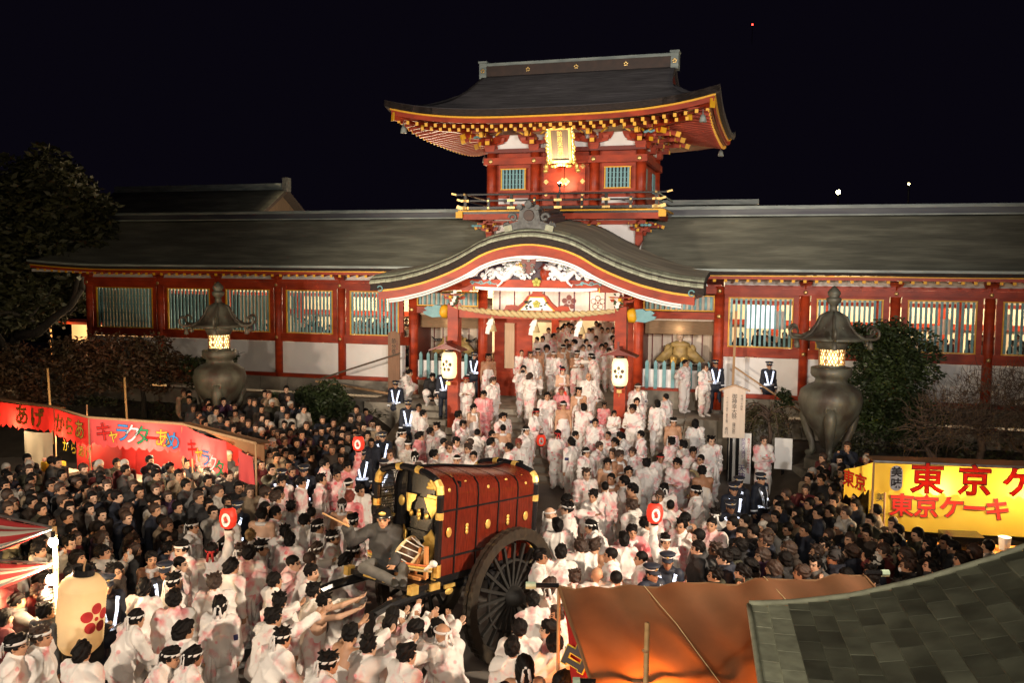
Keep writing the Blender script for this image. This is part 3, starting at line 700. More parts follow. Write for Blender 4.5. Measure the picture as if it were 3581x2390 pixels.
for nm, cx, cz, r, y in (('plum_carving', .05, 5.0, .12, -3.13), ('plum_carving', .05, 5.66, .14, -3.16)):
    q = MB()
    for k in range(5):
        a = 2*math.pi*k/5+math.pi/2; q.ell((cx+r*.6*math.cos(a), y, cz+r*.6*math.sin(a)), (r*.42, .04, r*.42), 9, 6)
    q.ell((cx, y-.02, cz), (r*.25, .04, r*.25), 8, 5); q.build(nm, PLUMY, gate, True)
q = MB(); random.seed(5)
for k in range(16): q.ell((random.choice((-1, 1))*random.uniform(.14, .36)+.05, -3.12, random.uniform(4.84, 5.1)), (.04, .02, .025), 6, 4, 0)
q.build('leaf_carving', LEAFG, kp, True)
for s in (-1, 1):
    x = s*2.62
    q = MB(); q.box((x, -3.0, 2.95), (.34, .34, 4.05)); q.build('porch_post', RED, gate)
    q = MB(); q.box((x, -3.0, .98), (.5, .5, .2), top=(.85, .85)); q.build('post_base', STONE, gate)
    bk2 = share(bk, loc=(x, -3.0, 4.98), rot=(0, 0, 0), scale=(1.15, .6, .7))
    q = MB(); q.box((x, -3.0, 5.44), (1.3, .2, .12)); q.box((x-.66, -3.0, 5.44), (.03, .22, .14), 0, 1); q.box((x+.66, -3.0, 5.44), (.03, .22, .14), 0, 1); q.build('bracket_arm', [RED, YEL], gate)
    # baku nose carving on the beam end: yellow collar and teal cloud
    q = MB(); q.tube([(x+s*.2, -3.0, 4.70), (x+s*.36, -3.0, 4.72), (x+s*.44, -3.0, 4.73)], [.20, .22, .17], 12); q.build('nose_collar', YEL, gate, True)
    q = MB(); q.prism([(x+s*.42, 4.55), (x+s*.70, 4.52), (x+s*.98, 4.62), (x+s*1.02, 4.70), (x+s*.88, 4.73), (x+s*.98, 4.80), (x+s*.86, 4.88), (x+s*.72, 4.86), (x+s*.62, 4.92), (x+s*.42, 4.90)][::-s], -3.1, -2.9); q.build('nose_cloud', TEAL, gate)
# front ridge ornament and ridge of the porch
b = MB(); b.box((0, -1.8, 7.46), (.5, 3.7, .42), rx=R(5)); b.box((0, -1.8, 7.70), (.34, 3.72, .12), rx=R(5)); b.tube([(0, -3.85, 7.66), (0, -.1, 7.98)], .10, 10); b.build('porch_ridge', pm('ridge_metal', (.055, .055, .06), (.03, .03, .032), .45, 5), gate)
ONI = pm('oni_tile', (.12, .125, .12), (.05, .05, .05), .55, 9, bump=.4)
q = MB(); q.prism([(-.72, 7.12), (-.35, 7.22), (0, 7.25), (.35, 7.22), (.72, 7.12), (.66, 7.34), (.40, 7.44), (-.40, 7.44), (-.66, 7.34)], -3.92, -3.66); q.prism([(-.34, 7.44), (.34, 7.44), (.26, 7.86), (-.26, 7.86)], -3.90, -3.7)
for s in (-1, 1):
    q.tube([(s*(.48+.13*(1-t*.7)*math.cos(t*6)), -3.9, 7.55+.13*(1-t*.7)*math.sin(t*6)) for t in lin(0, 1, 14)], .05, 7)
    q.tube([(s*.62, -3.86, 7.4), (s*.74, -3.86, 7.36), (s*.78, -3.86, 7.28)], [.06, .06, .03], 7)
for x, z, r in ((-.26, 7.86, .09), (0, 7.93, .11), (.27, 7.84, .08)): q.tube([(x, -4.02, z), (x, -3.6, z-.02)], r, 12)
q.build('ridge_ornament', ONI, gate)
q = MB(); q.lathe([(.17, 0), (.15, .03)], 16); q.build('crest_disc', BROWNM, gate, False, (0, -3.9, 7.62), (R(90), 0, 0))
for s in (-1, 1):
    q = MB(); q.box((s*.62, -3.93, 7.24), (.24, .03, .17), ry=R(12)*s); q.build('ridge_patch', COPPER, gate)
# pale cable on the roof
q = MB(); q.tube([(2.75, .2, 7.0), (2.72, -.3, 6.75), (2.9, -.9, 6.35), (3.6, -1.6, 6.12), (4.4, -2.2, 5.98), (4.9, -2.6, 5.86), (5.05, -2.7, 5.6)], .022, 6)
tag(q.build('cable', PAPER, None, True, O, (0, 0, -A)), 'pale cable trailing over the right side of the curved porch roof', 'cable')
# sacred rope and paper streamers, top-level: hung on the porch
rope = empty('sacred_rope', W(0, 3.17, 0), -A, 'thick twisted straw rope sagging across the porch beam', 'rope')
q = MB(); rx = lin(-2.62, 2.55, 140)
for ph in (0, math.pi):
    pts = []; 
    for i, x in enumerate(rx):
        th = 1-abs(x/2.6)**2; rad = .035+.035*th; a = x*16+ph
        pts.append((x, .05+rad*math.cos(a)*.75, 4.87-.19*th+rad*math.sin(a)*.75))
    q.tube(pts, [.036+.034*(1-abs(x/2.6)**2) for x in rx], 7)
q.build('rope_strand', STRAW, rope, True)
for i, x in enumerate((-1.35, .02, 1.42)):
    q = MB(); q.lathe([(.02, 0), (.05, -.05), (.06, -.16), (.15, -.46)], 12, (x, .05, 4.60)); tas = q.build('straw_tassel', STRAW, rope, True)
    q = MB()
    for k in range(3): q.prism([(x-.05-.05*k, 4.52-.14*k), (x+.08-.05*k, 4.54-.14*k), (x+.05-.05*k, 4.34-.14*k), (x-.16-.05*k+.04*k, 4.36-.14*k)], -.07-.01*k, -.06-.01*k)
    q.build('paper_streamer', PAPER, rope)
for s in (-1, 1):
    sk = empty('sprig_offering', W(s*2.56, 3.2, 4.9), -A, 'sprig with white paper tied on the %s porch post above the rope' % ('left' if s < 0 else 'right'), 'sprig')
    q = MB(); random.seed(11+s)
    for k in range(26): q.ell((random.uniform(-.12, .12), random.uniform(-.06, 0), random.uniform(0, .45)), (.045, .015, .03), 6, 4)
    q.build('leaf_spray', LEAFG, sk)
    q = MB()
    for k in range(5): q.box((random.uniform(-.06, .06), -.08, .08+.09*k), (.1, .01, .1), ry=random.uniform(-.6, .6))
    q.build('paper_strip', PAPER, sk)
# post lanterns with little roofs, top-level: they hang on the posts
PAPERL = pm('lantern_paper', (.85, .70, .45), (.80, .62, .38), .8, 3, trans=.4)
def post_lantern(s):
    ro = empty('post_lantern', W(s*2.66, 3.36, 3.07), -A, 'glowing paper lantern with black plum crest on the %s porch post' % ('left' if s < 0 else 'right'), 'lantern')
    q = MB(); prof = [(.12, -.41), (.19, -.39), (.225, -.30)]+[(.235+.004*(k % 2), -.25+.05*k) for k in range(11)]+[(.225, .30), (.19, .39), (.12, .41)]
    q.lathe(prof, 20); m, t, b_ = nt('lit_paper_%d' % s); b_.inputs['Base Color'].default_value = (.85, .7, .45, 1); b_.inputs['Emission Color'].default_value = (1, .70, .32, 1); b_.inputs['Emission Strength'].default_value = .62
    q.build('paper_shade', m, ro, True)
    for z in (-.44, .44):
        q = MB(); q.lathe([(.13, -.03), (.13, .03)], 16, (0, 0, z)); q.build('rim', BLK, ro)
    q = MB(); r = .2
    def onl(x, z): return (x, -math.sqrt(max(.243**2-x*x, .001))-.004, z)
    for k in range(5):
        a = 2*math.pi*k/5+math.pi/2; cx, cz = .105*math.cos(a), .13*math.sin(a)
        vs = [onl(cx+.052*math.cos(t), cz+.062*math.sin(t)) for t in lin(0, 2*math.pi, 15)[:-1]]; q.add(vs, [tuple(range(14))])
        a2 = a+math.pi/5
        q.bar(onl(.02*math.cos(a2), .025*math.sin(a2)), onl(.06*math.cos(a2), .07*math.sin(a2)), .012, .006, up=(0, 1, 0))
    q.add([onl(.025*math.cos(t), .03*math.sin(t)) for t in lin(0, 2*math.pi, 11)[:-1]], [tuple(range(10))])
    q.build('plum_crest', INK, ro)
    q = MB()
    for e in (-1, 1): q.add([(e*.52, -.42, .50), (0, -.42, .70), (0, .2, .70), (e*.52, .2, .50), (e*.52, -.42, .46), (0, -.42, .66), (0, .2, .66), (e*.52, .2, .46)],
              [(0, 1, 2, 3), (7, 6, 5, 4), (0, 4, 5, 1), (1, 5, 6, 2), (2, 6, 7, 3), (3, 7, 4, 0)])
    q.prism([(-.4, .52), (.4, .52), (0, .67)], -.36, -.33); q.box((0, 0, .72), (.08, .66, .07)); q.box((0, -.36, .82), (.05, .05, .2))
    q.build('little_roof', DRED, ro)
    q = MB(); q.box((0, -.05, -.56), (.14, .1, .1)); q.tube([(0, -.1, -.6), (0, -.1, -.72)], .012, 5); q.build('hanger', BRASS, ro)
    lamp('post_lantern_light', 'POINT', W(s*2.66, 3.75, 3.07), 14, (1, .68, .35), .22)
post_lantern(-1); post_lantern(1)
# lamps under the porch that light gable, curtain and doorway
for x in (-1.6, 1.6):
    lamp('porch_lamp', 'SPOT', W(x, 4.6, 4.9), 34, (1, .86, .66), .12, W(x*.45, 3.0, 6.3), 110, .8)
for x in (-1.4, 1.4): lamp('passage_lamp', 'POINT', W(x, .9, 5.05), 36, (1, .80, .55), .15)

# ================================================================ corridor wings left and right of the gate
WP_Y = [-1.7, -1.2, -.6, 0, .8, 1.6, 2.3]; WP_Z = [6.06, 6.20, 6.42, 6.68, 7.08, 7.52, 7.93]
wz = interp(WP_Y, WP_Z)
LIT = pm('lit_wall', (.80, .70, .50), (.72, .62, .44), .8, 2)
def wing(s):
    lab = ('left', 'long red corridor wing with teal slatted windows behind the left bronze lantern') if s < 0 else ('right', 'long red corridor wing with teal slatted windows behind the right bronze lantern')
    r = empty('corridor_wing', O, -A, lab[1], 'corridor')
    if s < 0: x0, x1 = -20.3, -2.6; cols = [-5.45, -8.03, -10.6, -13.15, -15.70, -18.98]
    else: x0, x1 = 2.6, 20.5; cols = [5.25, 7.84, 10.44, 13.02, 15.6, 18.2]
    up = lambda x: (.16*max(0, (-x-16.5)/3.8)**2 if s < 0 else 0)
    yz = lin(-1.7, 2.3, 19)
    n = 60
    gridsurf('roof', lambda u, v: (u-(.45*(v+1.7)/4 if s < 0 and u < -18 else 0)*((-u-18)/2.3 if s < 0 else 0), v, wz(v)+up(u)+.03*math.sin(u*.9)*(.3)), lin(x0, x1, n), yz, [ROOFW, THATCH], r, .13)
    gridsurf('rear_roof', lambda u, v: (u, 4.6-v, wz(v)+up(u)), lin(x0, x1, 12), yz[::-1], [ROOFW, THATCH], r, .13)
    xe = lin(x0, x1, 40)
    q = MB(); q.strip([(x, 6.06+up(x)-.03) for x in xe], [(x, 6.06+up(x)+.045) for x in xe], -1.74, -1.64); q.build('roof_edge', METALG, r)
    q = MB(); q.strip([(x, 6.06+up(x)-.17) for x in xe], [(x, 6.06+up(x)-.13) for x in xe], -1.60, -1.52); q.build('eave_line', YEL, r)
    q = MB(); q.strip([(x, 6.06+up(x)-.26) for x in xe], [(x, 6.06+up(x)-.17) for x in xe], -1.57, -1.48); q.build('eave_fascia', RED, r)
    # ridge of layered metal
    q = MB(); q.box(((x0+x1)/2+(-.25 if s < 0 else 0), 2.3, 8.0), (x1-x0-(.2 if s < 0 else 0), .34, .24)); q.build('ridge', pm('wing_ridge', (.10, .105, .11), (.035, .035, .05), .5, 1.2, stretch=(.4, 1, 4)), r)
    q = MB(); q.box(((x0+x1)/2+(-.25 if s < 0 else 0), 2.3, 8.155), (x1-x0+.1, .46, .075)); q.box(((x0+x1)/2, 2.3, 8.21), (x1-x0, .2, .05)); q.build('ridge_cap', METALG, r)
    q = MB(); q.box(((x0+x1)/2, 2.06, 7.90), (x1-x0, .1, .05)); q.build('ridge_foot', METALG, r)
    if s < 0:
        q = MB(); q.box((x0-.3, 2.3, 8.06), (.16, .5, .42)); q.build('ridge_end', METALG, r)
        q = MB(); q.prism([(-1.6, 5.95), (6.2, 5.95), (2.3, 7.85)], x0+.55, x0+.6, 0, 'x'); q.build('gable_panel', DRED, r)
    # rafters with yellow ends
    q = MB(); q.box((0, .85, 0), (.075, 1.7, .09)); q.box((0, -.012, 0), (.09, .03, .11), 0, 1); src = None
    xr = x0+.3; i = 0
    while xr < x1-.1:
        if src is None: src = q.build('rafter', [RED, YEL], r, loc=(xr, -1.5, 5.775+up(xr)), rot=(R(7), 0, 0))
        else: share(src, loc=(xr, -1.5, 5.775+up(xr)))
        xr += .325
    q = MB(); q.strip([(x, 5.80+.02*0) for x in xe], [(x, 5.83+up(x)*.5) for x in xe], -1.5, .1); q.build('soffit', pm('soffit_white', (.62, .58, .55), None, .8), r)
    ec = {-1: (x0+1.2, -5.4), 1: (5.4, x1)}[s]; L = ec[1]-ec[0]; cx = (ec[0]+ec[1])/2
    q = MB(); q.box((cx, .02, 5.68), (L, .05, .22)); q.build('frieze_panel', WHT, r)
    for z, h, y, wd in ((5.555, .10, -.06, .16), (5.40, .20, -.07, .18), (3.48, .30, 0, .16), (2.09, .13, -.03, .2)):
        q = MB(); q.box((cx, y, z), (L, wd, h)); q.build('tie_beam', RED, r)
    for x in cols[(1 if True else 0):] if False else cols:
        if abs(x) < 5.6: continue
        q = MB(); q.tube([(x, 0, 2.0), (x, 0, 5.72)], .145, 14); q.build('column', RED, r, True)
        q = MB(); q.box((x, -.04, 5.68), (.34, .3, .13), top=(1.2, 1.2)); q.box((x, -.3, 5.79), (.12, .7, .09)); q.build('bracket', RED, r)
        for z in (5.40, 3.48):
            q = MB(); q.lathe([(.065, 0), (.05, .02), (.02, .03)], 10); q.build('rosette_plate', BRASS, r, True, (x, -.165, z), (R(90), 0, 0))
        q = MB(); q.tube([(x, 4.5, 1.5), (x, 4.5, 6.0)], .14, 10); q.build('column', RED, r, True)
    bounds = sorted(cols+([] if s > 0 else []))
    slat_src = None; bar_src = None
    for a, b_ in zip(bounds[:-1], bounds[1:]):
        wx0, wx1 = a+.36, b_-.36
        if abs(a) < 5.6 and s > 0: wx0 = a+.30
        cxx = (wx0+wx1)/2; wd = wx1-wx0
        q = MB(); q.box(((a+b_)/2, .06, 2.73), (b_-a-.27, .05, 1.15)); q.build('white_panel', WHT, r)
        # window surround, frame and slats
        q = MB()
        for e in (-1, 1): q.box((cxx+e*(wd/2+.09), .02, 4.47), (.18, .10, 1.68))
        q.box((cxx, .02, 5.26), (wd, .10, .09)); q.build('window_surround', RED, r)
        q = MB()
        for z in (3.655, 5.20): q.box((cxx, -.02, z), (wd+.05, .07, .035))
        for e in (-1, 1): q.box((cxx+e*wd/2, -.02, 4.43), (.035, .07, 1.51))
        f = q.build('window', YEL, r)
        ns = max(8, int(round(wd/.148)))
        for k in range(ns):
            x = wx0+wd*(k+.5)/ns
            if slat_src is None:
                q = MB(); q.box((0, 0, 0), (.070, .04, 1.51)); slat_src = q.build('slat', TEAL, f, loc=(x, 0, 4.43))
            else: share(slat_src, parent=f, loc=(x, 0, 4.43))
        if s < 0 and a < -18:
            for k in range(4):
                q = MB(); q.box((cxx, .05, 3.9+k*.33), (wd, .03, .03)); q.build('crossbar', TEAL, f)
            q = MB(); q.box((cxx, .3, 4.4), (wd, .02, 1.5)); q.build('screen', pm('pale_screen', (.55, .52, .42), None, .8, trans=.5), f)
    # rosettes, floor, ceiling
    q = MB(); q.box((cx, 2.2, 1.78), (L, 4.6, .45)); q.build('floor_slab', STONE, r)
    q = MB(); q.box((cx, 2.3, 5.72), (L, 4.4, .04)); q.build('ceiling', CREAM, r)
    # far side of the corridor: red rails and lit white bands
    q = MB(); q.box((cx, 4.5, 5.30), (L, .14, .16)); q.box((cx, 4.5, 4.9), (L, .12, .14)); q.build('rear_beam', RED, r)
    q = MB(); q.box((cx, 4.56, 5.1), (L, .05, .26)); q.build('rear_frieze', LIT, r)
    n = int(L/3.4)
    for k in range(n):
        lamp('corridor_lamp', 'POINT', W(ec[0]+L*(k+.5)/n, -2.6, 5.45), 70 if s < 0 else 50, (1, .84, .58), .15)
    # plinth of dressed stone with separate blocks
    pr = empty('stone_plinth', O, -A, 'stone plinth of dressed blocks under the %s corridor wing' % lab[0], 'plinth')
    xx = ec[0]-.3 if s < 0 else ec[0]; k = 0; random.seed(21+s)
    while xx < ec[1]-.1:
        L2 = min(random.uniform(1.1, 1.5), ec[1]-xx); q = MB(); q.box((xx+L2/2, .05, 1.77), (L2-.012, .55, .50+random.uniform(0, .01))); q.build('stone_block', STONE, pr)
        xx += L2
wing(-1); wing(1)
# posters and pale notices inside the right corridor, lit band boards
nb = empty('notice_board', W(6.5, -1.2, 4.55), -A, 'bright white notice board seen through the first window right of the gate', 'notice board')
q = MB(); q.box((0, 0, 0), (.85, .04, .75)); q.build('board', glow('notice_glow', (.95, .95, 1.0), .9), nb)  # the board emits by itself, in place of lamplight falling on it
q = MB(); q.box((.62, .02, -.1), (.35, .03, .6)); q.build('poster', PAPER, nb)
for k, (u, n) in enumerate(((13.9, -2.2), (12.3, -2.4), (11.9, -2.0))):
    o = empty('notice_sheet', W(u, n, 4.5-.2*k), -A, ('white sheet hung behind the slats of the window above the bare plum tree', 'tall white scroll hung behind the window right of the camellia', 'small white notice hung behind the window right of the camellia')[k], 'notice')
    q = MB(); q.box((0, 0, 0), (.28, .02, .5)); q.build('sheet', PAPER, o)

# courtyard hall behind the wings: pale lit wall with red posts
ch = empty('courtyard_hall', W(0, -15, 0), -A, 'lit pale hall with red posts glimpsed through the slatted windows', 'hall')
for cx in (-12.0, 13.0):
    q = MB(); q.box((cx, 0, 4.4), (19, .2, 6.0)); q.build('wall', LIT, ch)
    for k in range(8):
        q = MB(); q.box((cx-8.5+k*2.4, -.2, 4.4), (.35, .3, 6)); q.build('post', RED, ch)
    for z in (3.6, 5.2, 6.3):
        q = MB(); q.box((cx, -.2, z), (19, .22, .25)); q.build('rail', RED, ch)
q = MB(); q.box((.5, .4, 4.6), (7.5, .2, 6.4)); q.build('wall', LIT, ch)
for cx in (-14, -8, .5, 8, 13, 18): lamp('courtyard_lamp', 'POINT', W(cx, -11.5, 5.6), 900 if cx < 0 else 600, (1, .78, .5), .3)
# hall roofs seen beyond the ridges
fr = empty('distant_hall', W(-19.5, -15.3, 0), -A, 'dark gabled hall roof rising behind the left corridor ridge', 'hall')
gridsurf('roof', lambda u, v: (u, v, 10.35-.62*abs(v)+.02*v*v), lin(-11.0, .4, 12), lin(-5, 5, 11), [ROOFW, THATCH], fr, .2)
q = MB(); q.box((-5.3, 0, 10.45), (11.2, .3, .35)); q.build('ridge', METALG, fr)
q = MB(); q.box((.35, 0, 10.55), (.25, .5, .75)); q.build('ridge_end', ONI, fr)
q = MB(); q.prism([(-4, 8.0), (4, 8.0), (0, 10.1)], -.2, -.1, 0, 'x'); q.box((-5, 0, 5), (9, 7, 7)); q.build('gable_wall', DWOOD, fr)
f2 = empty('distant_hall', W(4.0, -9, 0), -A, 'dark roof end with pale ridge rising behind the right corridor ridge', 'hall')
gridsurf('roof', lambda u, v: (u, v, 8.75-.5*abs(v)), lin(-3.5, 2.1, 6), lin(-3, 3, 7), [ROOFW, THATCH], f2, .2)
q = MB(); q.box((-.9, 0, 8.85), (6.1, .25, .2)); q.build('ridge', METALG, f2)
q = MB(); q.box((-1, 0, 5.2), (4, 5, 5.6)); q.build('wall', DRED, f2)
# distant lamps on the dark hillside
for i, (xy, d, r, st, lb, col) in enumerate(((( 1923, 441), 66, .15, 40, 'bright round yellow white lamp high on the dark hillside', (1, .95, .55)), ((2085, 422), 66, .07, 14, 'faint small yellow lamp high on the dark hillside', (1, .8, .35)), ((1726, 56), 200, .2, 6, 'tiny red lamp high in the dark sky above the tower roof', (1, .03, .02)))):
    dv = _f+_rt*((xy[0]-1174.5)/2075)-_up*((xy[1]-784)/2075); p = EYE+dv*d
    o = empty('hill_lamp', p, 0, lb, 'lamp')
    q = MB(); q.ell((0, 0, 0), (r, r, r), 10, 7); q.build('lamp_globe', glow('far_lamp_%d' % i, col, st), o, True)
    q = MB(); q.tube([(0, 0, -r), (0, 0, -r-4)], .06, 6); q.build('pole', BLK, o)

# ================================================================ ground, stairs, banks
def bank(u, n):
    return 1.0*max(0, min(1, (7.0-n)/4.5))*max(0, min(1, (abs(u)-4.9)/.8 if u < 0 else (u-6.6)/.8))
def terr(u, n):
    """height of what one stands on"""
    au = abs(u+0.0)
    if n < -4: return min(1.5+(-4-n)*.26, 2.9) if au < 3 else 1.5
    if n <= 1.6 and (au < 4.4 or n < 1.0): return 1.5
    if au < 4.4:
        if n < 5.2: return max(0, 1.5-.1667*math.floor((n-1.6)/.4+1e-6)-.1667)
        return 0.0
    return bank(u, n)
q = MB(); N = 40
q.add([(-400, -60, 0), (400, -60, 0), (400, 500, 0), (-400, 500, 0)], [(0, 1, 2, 3)])
tag(q.build('ground', PAVE), kind='structure')
hb = []
for u in lin(-60, 60, 41): hb.append((u, 11+5*math.sin(u*.05+1)+1.5*math.sin(u*.21)))
gridsurf('hills', lambda u, v: (u, 70+v, max(0, (7+2*math.sin(u*.03+1.1)+.8*math.sin(u*.11))*(v/40)**.7-.5)), lin(-140, 140, 50), lin(0, 80, 10), pm('hill_woods', (.018, .019, .010), (.006, .007, .004), .95, .25, bump=1))
C.objects['hills']['kind'] = 'structure'
for nm, u0, u1 in (('earth_bank', -26, -4.45), ('earth_bank', 4.45, 26)):
    g = gridsurf(nm, lambda u, v: tuple(W(u, v, bank(u, v)+.05*noise.noise((u*1.3, v*1.3, 0))-.02)), lin(u0, u1, 44), lin(.9, 7.3, 16), EARTH)
    g['kind'] = 'structure'
stairs = tag(empty('stone_stairs', O, -A), kind='structure')
random.seed(31)
for k in range(9):
    z1 = 1.5-.1667*k-.1667*0; y0 = -(1.6+.4*k)
    # step k: top at 1.5-.1667*(k+1), for n in 1.6+.4k .. 2.0+.4k
    top = 1.5-.1667*(k+1)
    if top < .02: top = .02
    x = -4.4
    while x < 4.35:
        L = min(random.uniform(.8, 1.35), 4.4-x)
        if 4.4-(x+L) < .4: L = 4.4-x
        q = MB(); q.box((x+L/2, y0-.2-.03, top/2-.02), (L-.010, .46-.004*k, top+.04-random.uniform(0, .006))); q.build('stone_block', STONE, stairs)
        x += L
land = tag(empty('landing', O, -A), kind='structure')
for j in range(4):
    x = -6.4
    while x < 6.4:
        L = min(random.uniform(1.0, 1.5), 6.4-x); q = MB(); d = .65 if j < 3 else .65
        q.box((x+L/2, -1.28+.66*j, .75-random.uniform(0, .004)), (L-.01, d, 1.5)); q.build('paving_stone', STONE, land); x += L
q = MB(); q.box((0, 3.0, .74), (10.5, 4.6, 1.5)); q.build('gate_floor', STONE, land)
for k in range(7):
    q = MB(); q.box((0, 5.8+k*.65, .75+.085*(k+1)), (6, .65, 1.5+.17*(k+1))); q.build('inner_step', STONE, land)
for s in (-1, 1):                                    # side walls of the stairs
    q = MB(); q.prism([(-5.3, .04), (-1.55, .04), (-1.55, 1.52), (-2.0, 1.40)], s*4.55-.12, s*4.55+.12, 0, 'x'); q.build('stair_cheek', STONE, stairs)
    te = tag(empty('terrace_wall', O, -A), kind='structure')
    x = 6.42
    while x < 20:
        L = random.uniform(1.0, 1.5); q = MB(); q.box((s*(x+L/2), -.85, .75+random.uniform(0, .01)), (L-.012, .5, 1.5)); q.build('stone_block', STONE, te); x += L

# ================================================================ the two big bronze lanterns
DSTONE = pm('mossy_stone', (.20, .175, .13), (.09, .08, .06), .9, 2.5, bump=.3)
LATT = pm('bronze_lattice', (.34, .20, .10), (.24, .13, .06), .5, 6, metal=.4)
def bronze_lantern(u, n, sc, label, base, seed):
    r = empty('bronze_lantern', W(u, n, base), -A+R(seed*7), label, 'stone lantern' if False else 'lantern'); r.scale = (sc, sc, sc)
    q = MB(); q.lathe([(1.15, -1.1), (1.15, -.32), (1.05, -.30)], 6); q.build('plinth', DSTONE, r)
    q = MB(); q.lathe([(.82, -.30), (.82, .02), (.78, .04)], 6, rot=.4); q.build('base_stone', DSTONE, r)
    # jar: lower body tapering onto legs
    q = MB(); q.lathe([(.20, .35), (.36, .7), (.68, 1.15), (.93, 1.6), (1.0, 1.95), (.93, 2.25), (.70, 2.42), (.52, 2.5), (.48, 2.62), (.60, 2.70), (.64, 2.78), (.64, 2.98), (.60, 3.0)], 32); q.build('jar', BRONZE, r, True)
    for k in range(3):
        a = 2*math.pi*k/3+.5; ca, sa = math.cos(a), math.sin(a)
        pts = [(ca*rr, sa*rr, z) for rr, z in ((.80, 1.75), (.86, 1.35), (.76, .9), (.60, .5), (.56, .2), (.72, .06))]
        q = MB(); q.tube(pts, [.16, .20, .16, .11, .10, .15], 10); q.build('leg', BRONZE, r, True)
        q = MB()
        for e in (-1, 1): q.tube([(ca*.92-sa*e*(.06+.14*t), sa*.92+ca*e*(.06+.14*t), 1.72+.10*math.sin(t*5)) for t in lin(0, 1, 7)], [.05]*5+[.035, .02], 6)
        q.build('leg_mask', BRONZE, r, True)
    q = MB(); q.lathe([(.42, 3.0), (.42, 3.06), (.36, 3.08)], 24); q.lathe([(.40, 3.58), (.44, 3.62), (.52, 3.80), (.52, 3.84)], 24); q.build('chamber_rim', BRONZE, r, True)
    # lit chamber with diagonal lattice
    ch = MB()
    for k in range(24):
        for e in (-1, 1):
            a0 = 2*math.pi*k/24
            pts = [(.385*math.cos(a0+e*t*.55), .385*math.sin(a0+e*t*.55), 3.08+.5*t) for t in lin(0, 1, 5)]
            ch.tube(pts, .013, 4)
    for k in range(6):
        a0 = 2*math.pi*k/6; ch.tube([(.39*math.cos(a0), .39*math.sin(a0), z) for z in (3.06, 3.6)], .022, 5)
    lt = ch.build('lattice_chamber', LATT, r)
    q = MB(); q.ell((0, 0, 3.26), (.055, .055, .09), 10, 7); q.build('bulb', glow('lantern_bulb', (1, .80, .45), 110), lt, True)
    q = MB(); q.lathe([(.36, 3.08), (.36, 3.58)], 20); q.build('paper_lining', pm('amber_lining', (.85, .66, .42), None, .8, trans=.75), lt)
    # roof with six ribs ending in scrolls and bells
    prof = [(.56, 3.84), (1.02, 3.88), (1.06, 3.93), (.84, 4.02), (.64, 4.20), (.52, 4.45), (.42, 4.64), (.24, 4.76), (.13, 4.80), (.11, 4.95), (.13, 4.97)]
    q = MB(); q.lathe(prof, 36); ro = q.build('roof', BRONZE, r, True)
    for k in range(6):
        a = 2*math.pi*k/6+.52; ca, sa = math.cos(a), math.sin(a)
        pts = [(.16, 4.78), (.46, 4.62), (.58, 4.36), (.78, 4.11), (1.08, 3.95), (1.34, 3.97)]
        for t in lin(-1.2, 3.6, 11): pts.append((1.36+.19*(1-.09*(t+1.2))*math.cos(t), 4.16+.19*(1-.09*(t+1.2))*math.sin(t)))
        q = MB(); q.tube([(ca*x, sa*x, z) for x, z in pts], [.035, .045, .045, .05, .055, .055]+[.05]*6+[.045, .04, .035, .03, .025], 8); q.build('roof_scroll', BRONZE, ro, True)
        q = MB(); q.lathe([(.02, 0), (.06, -.03), (.075, -.12), (.095, -.22), (.085, -.23)], 10, (ca*1.26, sa*1.26, 3.88)); q.tube([(ca*1.26, sa*1.26, 3.99), (ca*1.26, sa*1.26, 3.60)], .012, 5); q.build('wind_bell', BRONZE, ro, True)
        a2 = a+math.pi/6; q = MB(); c2, s2 = math.cos(a2), math.sin(a2)
        for j in range(5):
            b_ = 2*math.pi*j/5+math.pi/2; rr = .57; q.ell((c2*(rr)-s2*.07*math.cos(b_), s2*rr+c2*.07*math.cos(b_), 4.22+.07*math.sin(b_)), (.045, .045, .045), 7, 5)
        q.build('plum_crest', BRONZE, ro, True)
    q = MB(); q.lathe([(.10, 4.95), (.13, 5.02), (.22, 5.10), (.24, 5.20), (.20, 5.24), (.14, 5.26), (.20, 5.34), (.20, 5.42), (.12, 5.52), (.02, 5.62)], 18); q.build('finial', BRONZE, r, True)
    lamp('lantern_light', 'POINT', W(u, n, base+3.3*sc), 9, (1, .78, .50), .12)
bronze_lantern(8.46, 4.0, .83, 'big bronze lantern with curled roof beside the two white signs, right of the stairs', 1.02, 0)
bronze_lantern(-10.0, 4.6, .83, 'big bronze lantern with curled roof behind the spectators, left of the stairs', .92, 4)

# ================================================================ signs
def sign_row(parent, items, y):
    for (body, x, z, size, mt, sp) in items: text('\n'.join(body), size, mt, parent, (x, y, z), (R(90), 0, 0), .003, spacing=sp, sx=.92)
PURP = pm('purple_ink', (.12, .05, .30), None, .6); REDI = pm('red_ink', (.60, .06, .05), None, .6)
s1 = empty('notice_sign', W(5.94, 3.4, -1.02), -A+R(3), 'pointed roof white wooden notice sign lettered in black calligraphy, right of the stairs', 'sign')
q = MB(); q.prism([(-.30, 2.35), (.30, 2.35), (.30, 3.72), (0, 3.83), (-.30, 3.72)], -.03, .03); q.build('board', pm('white_wood', (.66, .55, .45), (.60, .49, .40), .8, 3, stretch=(6, 6, .5)), s1)
q = MB(); q.bar((-.42, 0, 3.70), (0, 0, 3.86), .12, .04); q.bar((.42, 0, 3.70), (0, 0, 3.86), .12, .04); q.build('cap', BOARD, s1)
q = MB(); q.box((-.06, .10, 1.7), (.09, .09, 3.4)); q.box((.12, .10, 1.4), (.09, .09, 2.6)); q.build('post', BLK, s1)
